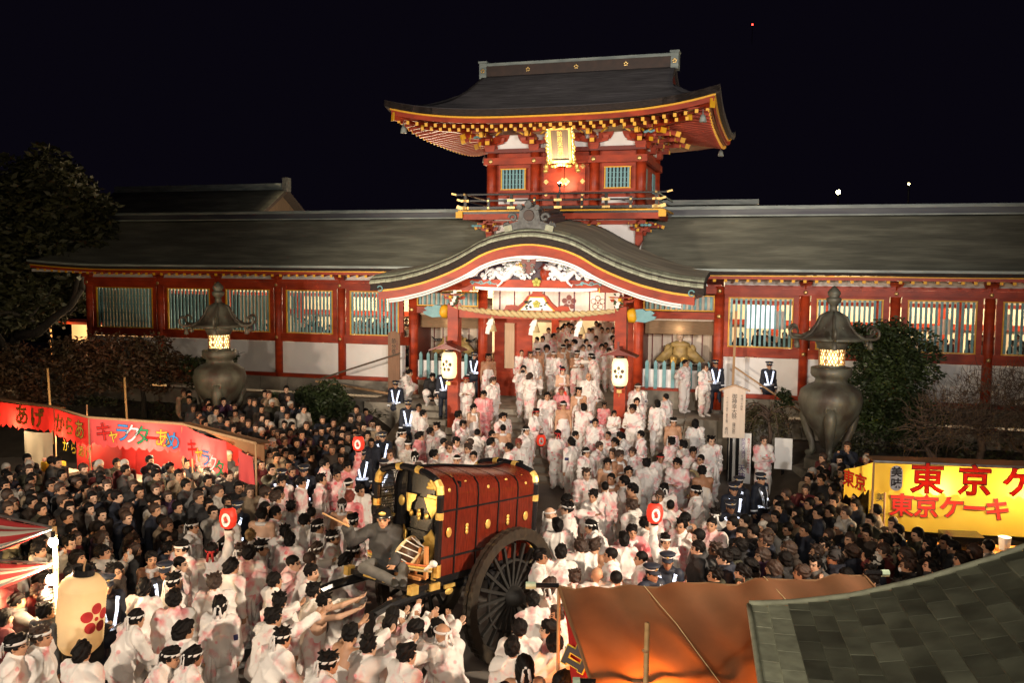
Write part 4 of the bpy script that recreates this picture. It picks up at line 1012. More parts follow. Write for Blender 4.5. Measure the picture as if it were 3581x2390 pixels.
sign_row(s1, (('御神幸大祭', .0, 3.24, .165, INK, .86), ('︵裸坊祭︶', .0, 2.62, .105, INK, .86), ('平成二十四年', .20, 3.36, .075, INK, 1.0), ('十一月二十四日︵第四土曜︶', -.20, 3.12, .062, INK, .98), ('斎行', -.20, 2.54, .11, INK, 1.0)), -.035)
s2 = empty('event_sign', W(6.12, 3.2, -.92), -A+R(-4), 'tall plain white event sign with purple and red lettering behind the policemen', 'sign')
q = MB(); q.box((0, 0, 1.22), (.62, .05, 2.3)); q.build('board', PAPER, s2)
q = MB(); q.box((-.32, .12, 1.3), (.10, .12, 2.6)); q.build('post', BLK, s2)
sign_row(s2, (('防府天満宮', .10, 1.92, .125, PURP, .95), ('天神', .06, 1.22, .24, PURP, .95), ('毎月25日は天神様の縁日'.replace('25', '２５'), .24, 1.72, .085, REDI, 1.0), ('神前に梅香る', -.04, 1.78, .065, REDI, 1.0), ('主催　天満宮奉賛会', -.22, 1.66, .06, INK, 1.0)), -.03)
s3 = empty('blank_sign', W(7.3, 4.1, -.1), -A, 'blank white board standing beside the stone base of the right bronze lantern', 'sign')
q = MB(); q.box((0, 0, 1.2), (.46, .05, .85)); q.build('board', PAPER, s3); q = MB(); q.box((0, .05, .5), (.08, .06, 1.0)); q.build('post', BLK, s3)
s4 = empty('tall_sign_board', W(-5.66, .75, 1.38), -A, 'tall bare wooden board with brushed lettering leaning beside the left gate corner', 'sign')
q = MB(); q.prism([(-.22, 0), (.22, 0), (.215, 2.4), (0, 2.50), (-.215, 2.44)], -.03, .03); q.build('board', pm('weathered_board', (.27, .15, .09), (.20, .11, .065), .8, 3, stretch=(6, 6, .5)), s4)
sign_row(s4, (('節\n分\n祭'.replace('\n', ''), 0, 1.95, .19, INK, 1.0), ('二月三日', -.13, 1.98, .085, DRED, 1.0), ('午後六時', .13, 2.0, .085, DRED, 1.0)), -.036)
s5 = empty('sign_pole', W(5.74, .55, 1.5), -A, 'thin brown pole standing against the white wall behind the notice sign', 'pole')
q = MB(); q.bar((0, 0, 0), (.05, .05, 3.3), .075); q.build('shaft', WOOD, s5)
q = MB(); q.bar((.05, 0, 1.55), (2.6, -.1, -.1), .05); q.build('brace', WOOD, s5)
s6 = empty('prop_pole', W(-8.5, .7, 2.1), -A, 'long wooden prop slanting up to the tall wooden board across the white panels', 'pole')
q = MB(); q.bar((0, 0, 0), (3.1, -.15, 1.02), .06); q.build('shaft', DWOOD, s6)
s7 = empty('prop_pole', W(-8.0, 1.1, 2.0), -A, 'wooden rail lying low along the plinth toward the tall wooden board', 'pole')
q = MB(); q.bar((-.5, 0, .05), (2.6, -.05, -.28), .07); q.build('shaft', WOOD, s7)

# lit path under the far left trees: booth and lamps added for its glow
lp = empty('added_booth', W(-24.5, -7.5, 0), -A, 'small added booth with pale curtain carrying the path light under the far left trees', 'booth')
q = MB(); q.box((0, .6, 1.6), (5.5, .1, 3.2)); q.build('back_curtain', LIT, lp); q = MB(); q.box((0, -.2, 3.25), (6, 2.0, .12)); q.build('awning', RED, lp)
for x in (-2.6, 0, 2.6):
    q = MB(); q.tube([(x, -1.0, 0), (x, -1.0, 3.2)], .05, 7); q.build('pole', WOOD, lp)
q = MB(); q.box((0, -.6, .5), (5, .6, 1.0)); q.build('counter', WOOD, lp)
for x in (-26, -23.2): lamp('added_booth_lamp', 'POINT', W(x, -6.2, 2.7), 150, (1, .62, .28), .15)


# ================================================================ trees and shrubs
def leaf_cloud(name, blobs, nleaf, size, mt, parent, seed, flat=.5, fill=.55):
    """many leaf-sized faces through the volume of several clumps"""
    rg = np.random.default_rng(seed); V = []; F = []
    vol = np.array([b[1][0]*b[1][1]*b[1][2] for b in blobs]); cnt = (nleaf*vol/vol.sum()).astype(int)+8
    for (c, r), n in zip(blobs, cnt):
        d = rg.normal(size=(n, 3)); d /= np.linalg.norm(d, axis=1)[:, None]
        rad = (fill+(1-fill)*rg.random(n)**.5)*(1+.18*np.sin(d[:, 0]*7+d[:, 2]*5+seed))
        P = np.array(c)+d*rad[:, None]*np.array(r)
        a = rg.normal(size=(n, 3)); a[:, 2] *= flat; a /= np.linalg.norm(a, axis=1)[:, None]
        b = np.cross(a, rg.normal(size=(n, 3))); b /= np.linalg.norm(b, axis=1)[:, None]
        s = size*(.6+.8*rg.random(n))[:, None]
        V.append(np.stack([P-a*s, P-b*s*.42, P+a*s, P+b*s*.42], 1).reshape(-1, 3))
    V = np.concatenate(V); n = len(V)//4
    me = bpy.data.meshes.new(name); me.vertices.add(len(V)); me.vertices.foreach_set('co', V.ravel())
    me.loops.add(len(V)); me.loops.foreach_set('vertex_index', np.arange(len(V), dtype=np.int32)); me.polygons.add(n)
    me.polygons.foreach_set('loop_start', np.arange(0, len(V), 4, dtype=np.int32)); me.materials.append(mt); me.update(); me.validate()
    o = bpy.data.objects.new(name, me); COL.objects.link(o); o.parent = parent; return o
def branch(q, p, d, L, r, depth, spread, rg, up=.15):
    pts = [p]; rad = [r]; v = d.copy()
    for i in range(4):
        v = (v+Vector(rg.normal(size=3))*.22+Vector((0, 0, up))*.3).normalized(); p = p+v*L/4; pts.append(p); rad.append(r*(1-.14*(i+1)))
    q.tube(pts, rad, 6 if r > .03 else 4)
    ends = []
    if depth:
        for k in range(rg.integers(2, 4)):
            v2 = (v+Vector(rg.normal(size=3))*spread).normalized(); ends += branch(q, pts[-1 if k else -2], v2, L*.72, r*.55, depth-1, spread, rg, up)
    else: ends.append(p)
    return ends
def twig_cloud(t, c, R_, n, seed):
    rg = np.random.default_rng(seed); q = MB()
    for _ in range(n):
        d = rg.normal(size=3); d /= np.linalg.norm(d); p = np.array(c)+d*np.array(R_)*(.35+.65*rg.random()); v = d*.5+rg.normal(size=3)*.6+np.array((0, 0, .3)); v /= np.linalg.norm(v); L = .18+.3*rg.random(); m_ = p+v*L*.5+rg.normal(size=3)*.04
        q.tube([tuple(p), tuple(m_), tuple(p+v*L)], [.010, .008, .004], 3, 0, False)
    q.build('twigs', TWIG, t)
def tree(name, loc, label, cat, leafm, h, r, blobs, nleaf, size, seed, bark=BARK, depth=3, spread=.6, up=.15, flat=.5, lean=(0, 0), group=None):
    t = empty(name, loc, 0, label, cat, group); rg = np.random.default_rng(seed)
    q = MB(); ends = branch(q, Vector((0, 0, -.2)), Vector((lean[0], lean[1], 1)).normalized(), h, r, depth, spread, rg, up)
    q.build('trunk', bark, t, True)
    if blobs == 'ends':
        blobs = [((e.x, e.y, e.z), (size*4.5, size*4.5, size*3)) for e in ends]
    if blobs: leaf_cloud('crown', blobs, nleaf, size, leafm, t, seed, flat)
    return t
rgb = np.random.default_rng(5)
def blobset(c, R_, n, s, rg=rgb):
    out = []
    for _ in range(n):
        d = rg.normal(size=3); d /= np.linalg.norm(d); f = rg.random()**.4
        out.append((tuple(np.array(c)+d*np.array(R_)*f*.8), tuple(np.array((s, s, s*.8))*(0.7+.6*rg.random()))))
    return out
tree('camphor_tree', W(-23.5, -1.0, 0), 'huge dark rounded tree towering over the far left end of the corridor', 'tree', LEAFD, 4.5, .42, blobset((0, 0, 7.2), (5.4, 4.5, 4.2), 60, 1.6), 62000, .155, 3, lean=(.12, 0), spread=.75)
tree('camphor_tree', W(-27.5, 1.5, 0), 'dark leafy tree at the left picture edge beside the lit path', 'tree', LEAFD, 3.5, .3, blobset((0, 0, 6.4), (3.2, 3.2, 3.2), 26, 1.3), 20000, .15, 8)
tree('plum_tree', W(-13.9, 3.4, .7), 'low spreading reddish brown plum tree before the left corridor wing', 'tree', LEAFR, 1.3, .14, blobset((-.7, 0, 2.0), (3.5, 1.2, 1.0), 52, .55), 11000, .08, 11, depth=4, spread=.85, up=.02)
tree('plum_tree', W(-11.9, 3.0, .8), 'thin leaved plum tree with crooked dark branches behind the left bronze lantern', 'tree', LEAFG, 1.2, .13, blobset((.2, 0, 1.7), (1.2, .8, .75), 13, .36), 2200, .075, 12, depth=4, spread=.9, up=.02)
tree('plum_tree', W(-17.6, 4.4, .5), 'dark twiggy plum tree above the red stall roof at far left', 'tree', LEAFR, 1.2, .12, blobset((0, 0, 1.6), (2.6, 1.2, 1.1), 34, .5), 7500, .08, 13, depth=4, spread=.8, up=.05)
tree('shrub', W(-7.3, 2.9, .85), 'rounded green shrub with upright sprigs between the left lantern and the guard', 'shrub', LEAFG, .5, .05, blobset((0, 0, .75), (1.15, .7, .6), 26, .36)+[((.1+.16*k, 0, 1.45-.1*abs(k-1)), (.07, .07, .28)) for k in (0, 3)], 6500, .07, 14, depth=3, up=.3)
tree('shrub', W(-8.75, 3.3, .8), 'small dark green shrub tucked beside the left bronze lantern', 'shrub', LEAFG, .4, .04, blobset((0, 0, .65), (.55, .5, .45), 10, .28), 1600, .065, 15, depth=2, up=.3)
tree('camellia_tree', W(10.2, 1.9, .9), 'dense dark green camellia tree beside the right bronze lantern', 'tree', LEAFG, 1.0, .11, blobset((0, 0, 2.45), (1.75, 1.0, 1.7), 60, .42)+blobset((.1, 0, 1.0), (1.55, .9, .8), 30, .42), 21000, .065, 16, depth=3, up=.25)
tree('shrub', W(7.2, 2.0, 1.0), 'small sprig of green leaves by the neck of the right bronze lantern', 'shrub', LEAFG, .6, .03, blobset((.1, 0, 1.35), (.3, .25, .35), 7, .18), 420, .06, 17, depth=2, up=.4)
_t1 = tree('bare_plum_tree', W(12.4, 3.4, .7), 'bare grey plum tree with a tangle of twigs at the right edge', 'tree', LEAFR, .9, .17, None, 0, .05, 18, bark=TWIG, depth=5, spread=.75, up=.03)
_t2 = tree('bare_plum_tree', W(11.3, 3.9, .6), 'bare brown twiggy plum tree right of the camellia above the yellow stall', 'tree', LEAFR, .8, .12, None, 0, .05, 19, bark=TWIG, depth=5, spread=.8, up=.05)
_t3 = tree('bare_plum_tree', W(13.6, 2.6, .8), 'bare twiggy plum tree farthest to the right above the yellow stall', 'tree', LEAFR, .9, .13, None, 0, .05, 29, bark=TWIG, depth=5, spread=.8, up=.05)
for _t, c_, r_ in ((_t1, (0, 0, 1.9), (1.3, 1.0, 1.0)), (_t2, (0, 0, 1.6), (1.1, .9, .8)), (_t3, (0, 0, 1.9), (1.3, 1.0, 1.0))): twig_cloud(_t, c_, r_, 520, 61)
# weeping plum: arching limbs with hanging sprays
wp = empty('weeping_plum', W(6.9, 2.6, .9), -A, 'small weeping tree with arching branches behind the white signs', 'tree')
q = MB(); rg = np.random.default_rng(8); q.tube([(0, 0, -.2), (.05, 0, .45), (0, 0, .8)], [.07, .06, .05], 7); hang = []
for k in range(22):
    a = rg.random()*6.28; L = .5+.75*rg.random(); H_ = .75+.4*rg.random()
    pts = [(L*t*math.cos(a), L*t*math.sin(a)*.7, H_+.35*math.sin(t*2.4)-.75*t**3) for t in lin(0, 1, 8)]
    q.tube(pts, [.03-.003*i for i in range(8)], 4); hang += pts[3:]
q.build('trunk', TWIG, wp, True)
leaf_cloud('crown', [((p[0], p[1], p[2]-.12), (.11, .11, .22)) for p in hang], 1500, .045, pm('yellowish_leaf', (.10, .085, .03), (.05, .04, .015), .6, rnd=.2), wp, 9)
gr = MB(); rg = np.random.default_rng(12)
# low undergrowth on the banks: nobody could count it
bl = []
for k in range(60): u = rg.uniform(-19, -5.2); n = rg.uniform(2.0, 5.0); p = W(u, n, terr(u, n)+.12); bl.append((tuple(p), (.5, .4, .22)))
for k in range(34): u = rg.uniform(8.6, 15); n = rg.uniform(1.8, 5.0); p = W(u, n, terr(u, n)+.15); bl.append((tuple(p), (.5, .4, .28)))
tag(leaf_cloud('undergrowth', bl, 5500, .07, LEAFD, None, 33), 'dark low undergrowth covering the earth banks', None, None, 'stuff')
for k, (x, y, h, lb) in enumerate(((294, 955, 1.75, 'bare bamboo stake leaning beside the woman in the white knitted hat'), (118, 925, 1.6, 'thin bamboo stake rising behind the red stall roof at far left'))):
    dv = _f+_rt*((x-1174.5)/2075)-_up*((y-784)/2075); p = EYE+dv*(2075/(78 if k == 0 else 80))
    o = empty('bamboo_stake', p, 0, lb, 'stake'); q = MB(); q.tube([(0, 0, -1.2), (-.08, 0, h-.6)], .032, 7)
    q.build('shaft', pm('bamboo', (.50, .30, .12), (.36, .21, .08), .6, 4, stretch=(1, 1, 3)), o, True)
    q = MB()
    for z in (-.6, -.1, .4): q.lathe([(.036, -.012), (.04, 0), (.036, .012)], 8, (-.04*(z+1.2), 0, z))
    q.build('node', WOOD, o)

# ================================================================ festival stalls
REDCL = pm('red_banner_cloth', (.62, .030, .022), (.50, .022, .018), .8, 1.2, trans=.45)
PINKCL = pm('pink_banner_cloth', (.70, .10, .10), (.60, .07, .08), .8, 1.2, trans=.45)
YELCL = pm('yellow_banner_cloth', (.88, .64, .09), (.80, .54, .05), .75, 1.0, trans=.55)
TANCL = pm('tan_tarpaulin', (.30, .155, .065), (.22, .11, .045), .8, 1.3, trans=.3)
BROWNCL = pm('brown_tarpaulin', (.24, .115, .05), (.13, .060, .025), .75, 1.3, trans=.42, detail=9, bump=.25, mix=(.25, .65))
STEEL = pm('steel_pipe', (.45, .43, .40), (.25, .24, .22), .35, 6, metal=.7)
CLOTHW = pm('pale_cloth', (.62, .55, .45), (.52, .45, .36), .85, 2, bump=.2, trans=.3)
GOLDT = pm('ochre_print', (.52, .34, .03), (.45, .29, .02), .7, trans=.12)
REDT = pm('red_print', (.78, .024, .016), None, .7, trans=.5); BLUET = pm('blue_print', (.04, .30, .75), None, .7, trans=.15); GREENT = pm('green_print', (.02, .28, .10), None, .7)
YELT = pm('yellow_print', (.85, .60, .04), None, .7, trans=.15); PALEB = pm('pale_blue_print', (.48, .52, .56), None, .7)
def banner(name, a, b, h, mt, parent, scal=.0, n=28, sag=.03, amp=.035, seed=0, z_end=None):
    """a hanging cloth between two points with folds and a scalloped hem"""
    a, b = Vector(a), Vector(b); d = b-a; nrm = Vector((d.y, -d.x, 0)).normalized(); q = MB(); rows = 5; L = d.length
    top = lambda t: a+d*t-Vector((0, 0, sag*math.sin(math.pi*t)))
    vs = []
    for i in range(n+1):
        t = i/n
        for j in range(rows+1):
            v = j/rows; hh = h*(1-scal*(.5-.5*math.cos(2*math.pi*t*round(L/.22)))*.35*(1 if scal else 0))
            w_ = amp*v*(math.sin(t*L*9+seed)+.5*math.sin(t*L*21+seed*2))
            vs.append(top(t)-Vector((0, 0, hh*v))+nrm*w_)
    fs = [(i*(rows+1)+j, (i+1)*(rows+1)+j, (i+1)*(rows+1)+j+1, i*(rows+1)+j+1) for i in range(n) for j in range(rows)]
    q.add(vs, fs); return q.build(name, mt, parent, True)
def lay(parent, a, b, items, drop, off=.05):
    """letters along a banner from a to b: (text, distance, size, material[, outline])"""
    a, b = Vector(a), Vector(b); d = (b-a).normalized(); nrm = Vector((d.y, -d.x, 0)).normalized(); rz = math.atan2(d.y, d.x)
    for it in items:
        body, s_, size, mt = it[:4]; dz = it[4] if len(it) > 4 else 0; bold = it[5] if len(it) > 5 else .02
        p = a+d*s_+nrm*off-Vector((0, 0, drop+dz)); tl = it[6] if len(it) > 6 else 0
        if bold: text(body, size, INK, parent, p+nrm*.004, (R(90), tl, rz), .002, 'letter_outline', bold*size, outline=.010*size+.001)
        text(body, size, mt, parent, p, (R(90), tl, rz), 0, 'lettering', bold*size if bold else .0)
def poles(parent, pts, h, r=.02, mt=WOOD):
    for p in pts:
        q = MB(); q.tube([(p[0], p[1], 0), (p[0], p[1], h)], r, 7); q.build('pole', mt, parent, True)
def bulb(loc, power, label, col=(1, .72, .40), r=.06, light=True, st=40):
    o = empty('light_bulb', loc, 0, label, 'bulb', None)
    q = MB(); q.ell((0, 0, 0), (r, r, r*1.25), 12, 8); q.build('glass', glow('hot_bulb', (1, .86, .6), st), o, True)
    q = MB(); q.tube([(0, 0, r), (0, 0, r+.09)], .028, 8); q.build('socket', BLK, o)
    if light: lamp('bulb_light', 'POINT', Vector(loc)-Vector((0, 0, r*1.25+.06)), power, col, .035)
    return o
# --- red fried food stall, far left
st = empty('food_stall', (-12.2, 23.6, 0), 0, 'red stall at the left edge with ochre lettered banner', 'stall')
def L_(o, p): return tuple(Vector(p)-Vector(o.location))
a, b = L_(st, (-14.6, 24.0, 2.56)), L_(st, (-11.43, 22.4, 2.50))
banner('front_banner', a, b, .66, REDCL, st, .5, 34, .04)
lay(st, a, b, [('か', .85, .44, GOLDT), ('ら', 1.35, .44, GOLDT), ('あ', 2.35, .56, GOLDT), ('げ', 2.95, .54, GOLDT)], .33)
c = L_(st, (-10.01, 21.25, 2.44)); banner('side_banner', b, c, .74, REDCL, st, .5, 20, .03, seed=2)
lay(st, b, c, [('か', .38, .52, GOLDT), ('ら', .88, .50, GOLDT), ('あ', 1.40, .50, GOLDT)], .36)
lay(st, tuple(Vector(b)-Vector((0, 0, .62))), tuple(Vector(c)-Vector((0, 0, .62))), [('か', .6, .34, YELT), ('ら', 1.0, .34, YELT), ('あ', 1.4, .34, YELT), ('げ', 1.75, .34, YELT)], .25, .02)
banner('back_cloth', L_(st, (-11.2, 23.0, 1.7)), L_(st, (-9.2, 21.9, 1.7)), 1.6, REDCL, st, 0, 16)
q = MB(); q.add([a, b, L_(st, (-11.25, 22.65, 2.48)), L_(st, (-14.45, 24.3, 2.54))], [(0, 1, 2, 3)]); q.add([tuple(Vector(v)-Vector((0, 0, .012))) for v in (a, b, L_(st, (-11.25, 22.65, 2.48)), L_(st, (-14.45, 24.3, 2.54)))], [(3, 2, 1, 0)]); q.build('awning', TANCL, st)
banner('curtain', L_(st, (-12.4, 22.75, 1.85)), L_(st, (-11.6, 22.6, 1.85)), 1.2, CLOTHW, st, 0, 12, amp=.08)
poles(st, [L_(st, (-11.43, 22.4, 0))[:2], L_(st, (-14.4, 24.0, 0))[:2], L_(st, (-10.9, 23.0, 0))[:2]], 2.5)
q = MB(); q.box((.55, -1.05, .45), (1.5, .7, .9), rz=R(-30)); q.build('counter', CLOTHW, st)
q = MB(); q.tube([tuple(Vector(a)+Vector((0, 0, .02))), tuple(Vector(b)+Vector((0, 0, .02)))], .03, 7); q.tube([tuple(Vector(b)+Vector((0, 0, .02))), tuple(Vector(c)+Vector((0, 0, .02)))], .03, 7); q.build('rail', WOOD, st)
bulb((-12.6, 23.35, 2.05), 80, 'bare bulb glowing inside the red stall at the left edge behind its banner')
bulb((-10.9, 22.5, 1.95), 70, 'bare bulb glowing inside the red stall behind its corner side banner')
# --- pink sweets stall
sp = empty('sweets_stall', (-8.5, 21.2, 0), 0, 'pink stall with letters of many colours on its scalloped banner, behind the dark crowd', 'stall')
a, b, c = L_(sp, (-10.0, 21.18, 2.48)), L_(sp, (-7.45, 20.25, 2.5)), L_(sp, (-5.25, 18.35, 2.45))
banner('front_banner', a, b, .70, PINKCL, sp, .45, 30, .02, seed=4)
cl = [REDT, YELT, BLUET, WPAINT, GREENT, REDT, YELT, BLUET]
lay(sp, a, b, [(ch_, .48+.285*i, (.48, .36, .48, .50, .50, .46, .46, .46)[i], cl[i], (0, .06, -.02, .0, .02, .06, .04, .08)[i]) for i, ch_ in enumerate('キャラクターあめ')], .34)
bb = tuple(Vector(b)+(Vector(c)-Vector(b))*.62-Vector((0, 0, .12)))
banner('side_banner', b, bb, .75, PINKCL, sp, .3, 22, .06, .07, 7)
lay(sp, b, bb, [(ch_, .55+.28*i, .42, cl[i], .1+.05*i) for i, ch_ in enumerate('キャラクタ')], .34, .08)
q = MB(); e1, e2 = L_(sp, (-9.9, 21.4, 2.46)), L_(sp, (-7.33, 20.5, 2.5)); c2 = L_(sp, (-5.0, 18.75, 2.40))
V4 = [a, b, e2, e1]; q.add(V4, [(0, 1, 2, 3)]); q.add([tuple(Vector(v)-Vector((0, 0, .012))) for v in V4], [(3, 2, 1, 0)])
V4 = [b, c, c2, e2]; q.add(V4, [(0, 1, 2, 3)]); q.add([tuple(Vector(v)-Vector((0, 0, .012))) for v in V4], [(3, 2, 1, 0)]); q.build('awning', TANCL, sp)
b2 = tuple(Vector(b)-Vector((0, 0, .25)))
q = MB(); V4 = [tuple(Vector(b)-Vector((0, 0, .02))), tuple(Vector(c)-Vector((0, 0, .02))), tuple(Vector(c)-Vector((0, 0, .42))), tuple(Vector(b)+(Vector(c)-Vector(b))*.5-Vector((0, 0, .20)))]
q.add([tuple(Vector(v)+Vector((.15, .12, 0))) for v in V4], [(0, 1, 2, 3)]); q.build('awning_flap', TANCL, sp)
poles(sp, [a[:2], b[:2], c[:2], e2[:2]], 2.44)
banner('end_cloth', tuple(Vector(bb)+Vector((.35, -.3, -.12))), tuple(Vector(c)+Vector((-.1, .1, -.3))), .6, PINKCL, sp, 0, 12, .02)
q = MB(); q.tube([a, b, c], .03, 7); q.build('rail', WOOD, sp)
q = MB(); q.box(L_(sp, (-6.6, 20.3, .5)), (1.8, .6, 1.0), rz=R(-40)); q.box(L_(sp, (-8.6, 21.2, .5)), (2.0, .6, 1.0), rz=R(-20)); q.build('counter', CLOTHW, sp)
q = MB()
for k in range(22): q.tube([L_(sp, (-7.3+.075*k, 20.75-.06*k, 1.0)), L_(sp, (-7.3+.075*k, 20.75-.06*k, 1.14+.04*(k % 3)))], .035, 6)
q.build('sweet_jar', pm('amber_sweets', (.85, .55, .2), (.8, .2, .1), .3, 20), sp)
banner('back_cloth', L_(sp, (-9.6, 22.0, 1.9)), L_(sp, (-6.4, 21.2, 1.9)), 1.5, REDCL, sp, 0, 18)
bulb((-8.2, 21.1, 2.0), 85, 'bare bulb glowing behind the pink banner with many coloured letters'); bulb((-6.5, 20.0, 1.95), 80, 'bare bulb over the row of sweet jars in the pink stall')
# --- yellow cake stall, right
sy = empty('cake_stall', (8.4, 17.4, 0), 0, 'yellow stall with big red lettered banners above the right hand crowd', 'stall')
a, b = L_(sy, (6.81, 16.74, 2.52)), L_(sy, (10.6, 16.2, 2.50))
banner('front_banner', a, b, .60, YELCL, sy, .42, 46, .02, .02)
def cakes(a, b, ds, size, drop, off): lay(sy, a, b, [(ch_, d_, size, REDT, 0, .026) for ch_, d_ in zip('東京ケーキ', ds)], drop, off)
cakes(a, b, (.95, 1.78, 2.55, 3.1, 3.6), .60, .31, .04)
def pill(parent, a, b, s_, drop, w_, h_, off, chars, size):
    a, b = Vector(a), Vector(b); d = (b-a).normalized(); nrm = Vector((d.y, -d.x, 0)).normalized(); rz = math.atan2(d.y, d.x); p = a+d*s_+nrm*off-Vector((0, 0, drop))
    q = MB(); poly = []
    r_ = w_/2
    for cx, cz, a0 in ((0, h_/2-r_, 0), (0, -(h_/2-r_), math.pi)):
        for t in lin(a0, a0+math.pi, 9): poly.append((cx+r_*math.cos(t), cz+r_*math.sin(t)))
    q.prism(poly, -.003, .003); o = q.build('label', PALEB, parent, loc=p, rot=(0, 0, rz))
    text('\n'.join(chars), size, INK, o, (0, -.008, 0), (R(90), 0, 0), .002, bold=.006, spacing=1.05)
pill(sy, a, b, .40, .29, .22, .48, .045, '美味', .2)
a2, b2 = L_(sy, (7.15, 17.75, 1.92)), L_(sy, (10.9, 17.2, 1.92))
banner('back_banner', a2, b2, 1.0, YELCL, sy, 0, 30, .0, .015); cakes(a2, b2, (.62, 1.08, 1.56, 1.98, 2.40), .48, .50, .03)
lay(sy, a2, b2, [('美', .22, .19, INK, .22, 0), ('味', .22, .19, INK, .52, 0)], .12, .03)
c = L_(sy, (6.55, 17.5, 2.2)); banner('side_banner', c, tuple(Vector(a)-Vector((0, 0, .01))), .60, YELCL, sy, .5, 14, .02, .03)
q = MB(); V4 = [a, b, L_(sy, (10.7, 16.9, 2.5)), L_(sy, (6.9, 17.4, 2.5))]; q.add(V4, [(0, 1, 2, 3)]); q.add([tuple(Vector(v)-Vector((0, 0, .012))) for v in V4], [(3, 2, 1, 0)]); q.build('awning', TANCL, sy)
lay(sy, c, a, [('東京', .36, .34, REDT, 0, .02)], .3, .03)
poles(sy, [a[:2], b[:2], L_(sy, (7.15, 17.0, 0))[:2]], 2.5); q = MB(); q.tube([a, b], .028, 7); q.build('rail', STEEL, sy)
q = MB(); q.box(L_(sy, (9.0, 16.75, .42)), (3.2, .7, .84), rz=R(-8)); q.build('counter', pm('orange_counter', (.72, .32, .06), (.6, .25, .05), .6, 3), sy)
q = MB(); q.box(L_(sy, (8.6, 16.9, .98)), (.7, .45, .24), rz=R(-8)); q.build('griddle', BLK, sy)
q = MB(); q.lathe([(.09, 0), (.11, .22), (.12, .24)], 12, L_(sy, (9.35, 16.75, .85))); q.build('tub', PAPER, sy)
for k in range(4):
    q = MB(); q.lathe([(.035, 0), (.045, .3), (.048, .31)], 10, L_(st, (-11.75+.12*k, 22.45-.03*k, .9))); q.build('cup_stack', pm('pink_cups', (.75, .35, .28), None, .6), st)
q = MB(); q.box(L_(st, (-11.5, 22.4, 1.02)), (.5, .35, .24), rz=R(-30)); q.build('yellow_box', YELCL, st)
bulb((8.00, 16.86, 2.12), 52, 'bare bulb burning behind the yellow banner beside its first red character'); bulb((9.55, 16.70, 2.12), 52, 'bare bulb burning behind the yellow banner near the right picture edge')
bulb((10.2, 16.7, 2.1), 34, 'added bulb past the right picture edge brightening the yellow banner')  # extra bulb out of view, added to make the banner more luminous
# --- brown tarpaulin stall, bottom centre
tb = empty('tarpaulin_stall', (2.3, 9.0, 0), 0, 'stall under a sagging brown tarpaulin glowing orange from beneath, bottom of the picture', 'stall')
Ao = Vector((.54, 9.73, 2.6)); Bo = Vector((4.09, 10.17, 2.62)); dn = Vector((.17, -.985, 0))
def tarp(u, v):
    p = Ao+(Bo-Ao)*u+dn*(v*4.2)-Vector((0, 0, v*4.2*.29))
    s_ = .05*math.sin(math.pi*u)*math.sin(math.pi*min(v*1.3, 1))*2+.022*math.sin(u*26+v*7+2*math.sin(v*5))+.016*math.sin(u*47-v*17+2*math.sin(v*9))+.02*abs(math.sin(u*9+v*2.5))+.02*math.exp(-((u-.16-v*.25)/.03)**2)
    return tuple(p-Vector((0, 0, s_+.03*(1-abs(2*u-1)**3)*(v < .02)))-Vector(tb.location))
gridsurf('tarpaulin', tarp, lin(0, 1, 60), lin(0, 1, 40), BROWNCL, tb)
q = MB()
for u in (0.0, 1.0): q.tube([Vector(tarp(u, v))-Vector((0, 0, .015)) for v in lin(0, 1, 14)], .02, 6)
q.tube([Vector(tarp(u, 0))-Vector((0, 0, .01)) for u in lin(0, 1, 20)], .016, 6); q.build('hem', TANCL, tb)
q = MB()
for u0, u1 in ((.27, .52), (.66, .97)): q.tube([Vector(tarp(u0+(u1-u0)*v, v))+Vector((0, 0, .012)) for v in lin(0, 1, 14)], .005, 5)
q.build('cord', STRAW, tb)
for (u0, v0, u1, v1) in ((-.01, .33, 1.0, .30), (.16, .05, .36, .42), (.35, .42, .5, .9)):
    q = MB(); q.tube([Vector(tarp(u0, v0))-Vector((0, 0, .07)), Vector(tarp((u0+u1)/2, (v0+v1)/2))-Vector((0, 0, .13)), Vector(tarp(u1, v1))-Vector((0, 0, .07))], .035, 7); q.build('frame_pole', WOOD, tb)
GTAPE = pm('pale_green_tape', (.42, .55, .40), None, .5)
for p, dx in (((.54, 9.73, 2.6), -.34), ((4.09, 10.17, 2.62), .25), ((.82, 8.3, 2.18), -.2)):
    p = Vector(p)-Vector(tb.location); q = MB(); q.tube([p, p+Vector((dx, -.02*dx, .0))], .03, 7); q.build('ridge_pole', BLK, tb)
    q = MB(); q.tube([p+Vector((dx*.75, 0, 0)), p+Vector((dx*1.08, 0, 0))], .042, 8); q.build('pole_tape', GTAPE, tb)
poles(tb, [(Ao-Vector(tb.location))[:2], (Bo-Vector(tb.location))[:2]], 2.6)
rb = MB(); pts = [(.53, 9.70, 2.56), (.60, 9.66, 2.50), (.80, 8.85, 2.0), (.93, 8.35, 1.62), (.84, 8.25, 1.15), (.70, 8.45, 1.05), (.53, 8.9, 1.25), (.48, 9.4, 1.75)]
pts = [Vector(p)-Vector(tb.location) for p in pts]
bn = empty('red_banner', (0, 0, 0), 0, 'narrow red cloth banner with two black characters hanging from the brown stall corner', 'banner')
bn.location = (.56, 9.55, 2.5)
def rban(u, v):
    w_ = .08+.34*math.sin(min(v*1.25, 1)*math.pi*.62)
    return (v*.20+u*w_*.75+.02*math.sin(v*9+u*6), -.75*v-u*w_*.55+.03*math.sin(u*7+v*4), -1.28*v+.10*u*v)
gridsurf('cloth', rban, lin(0, 1, 10), lin(0, 1, 22), REDCL, bn, .008)
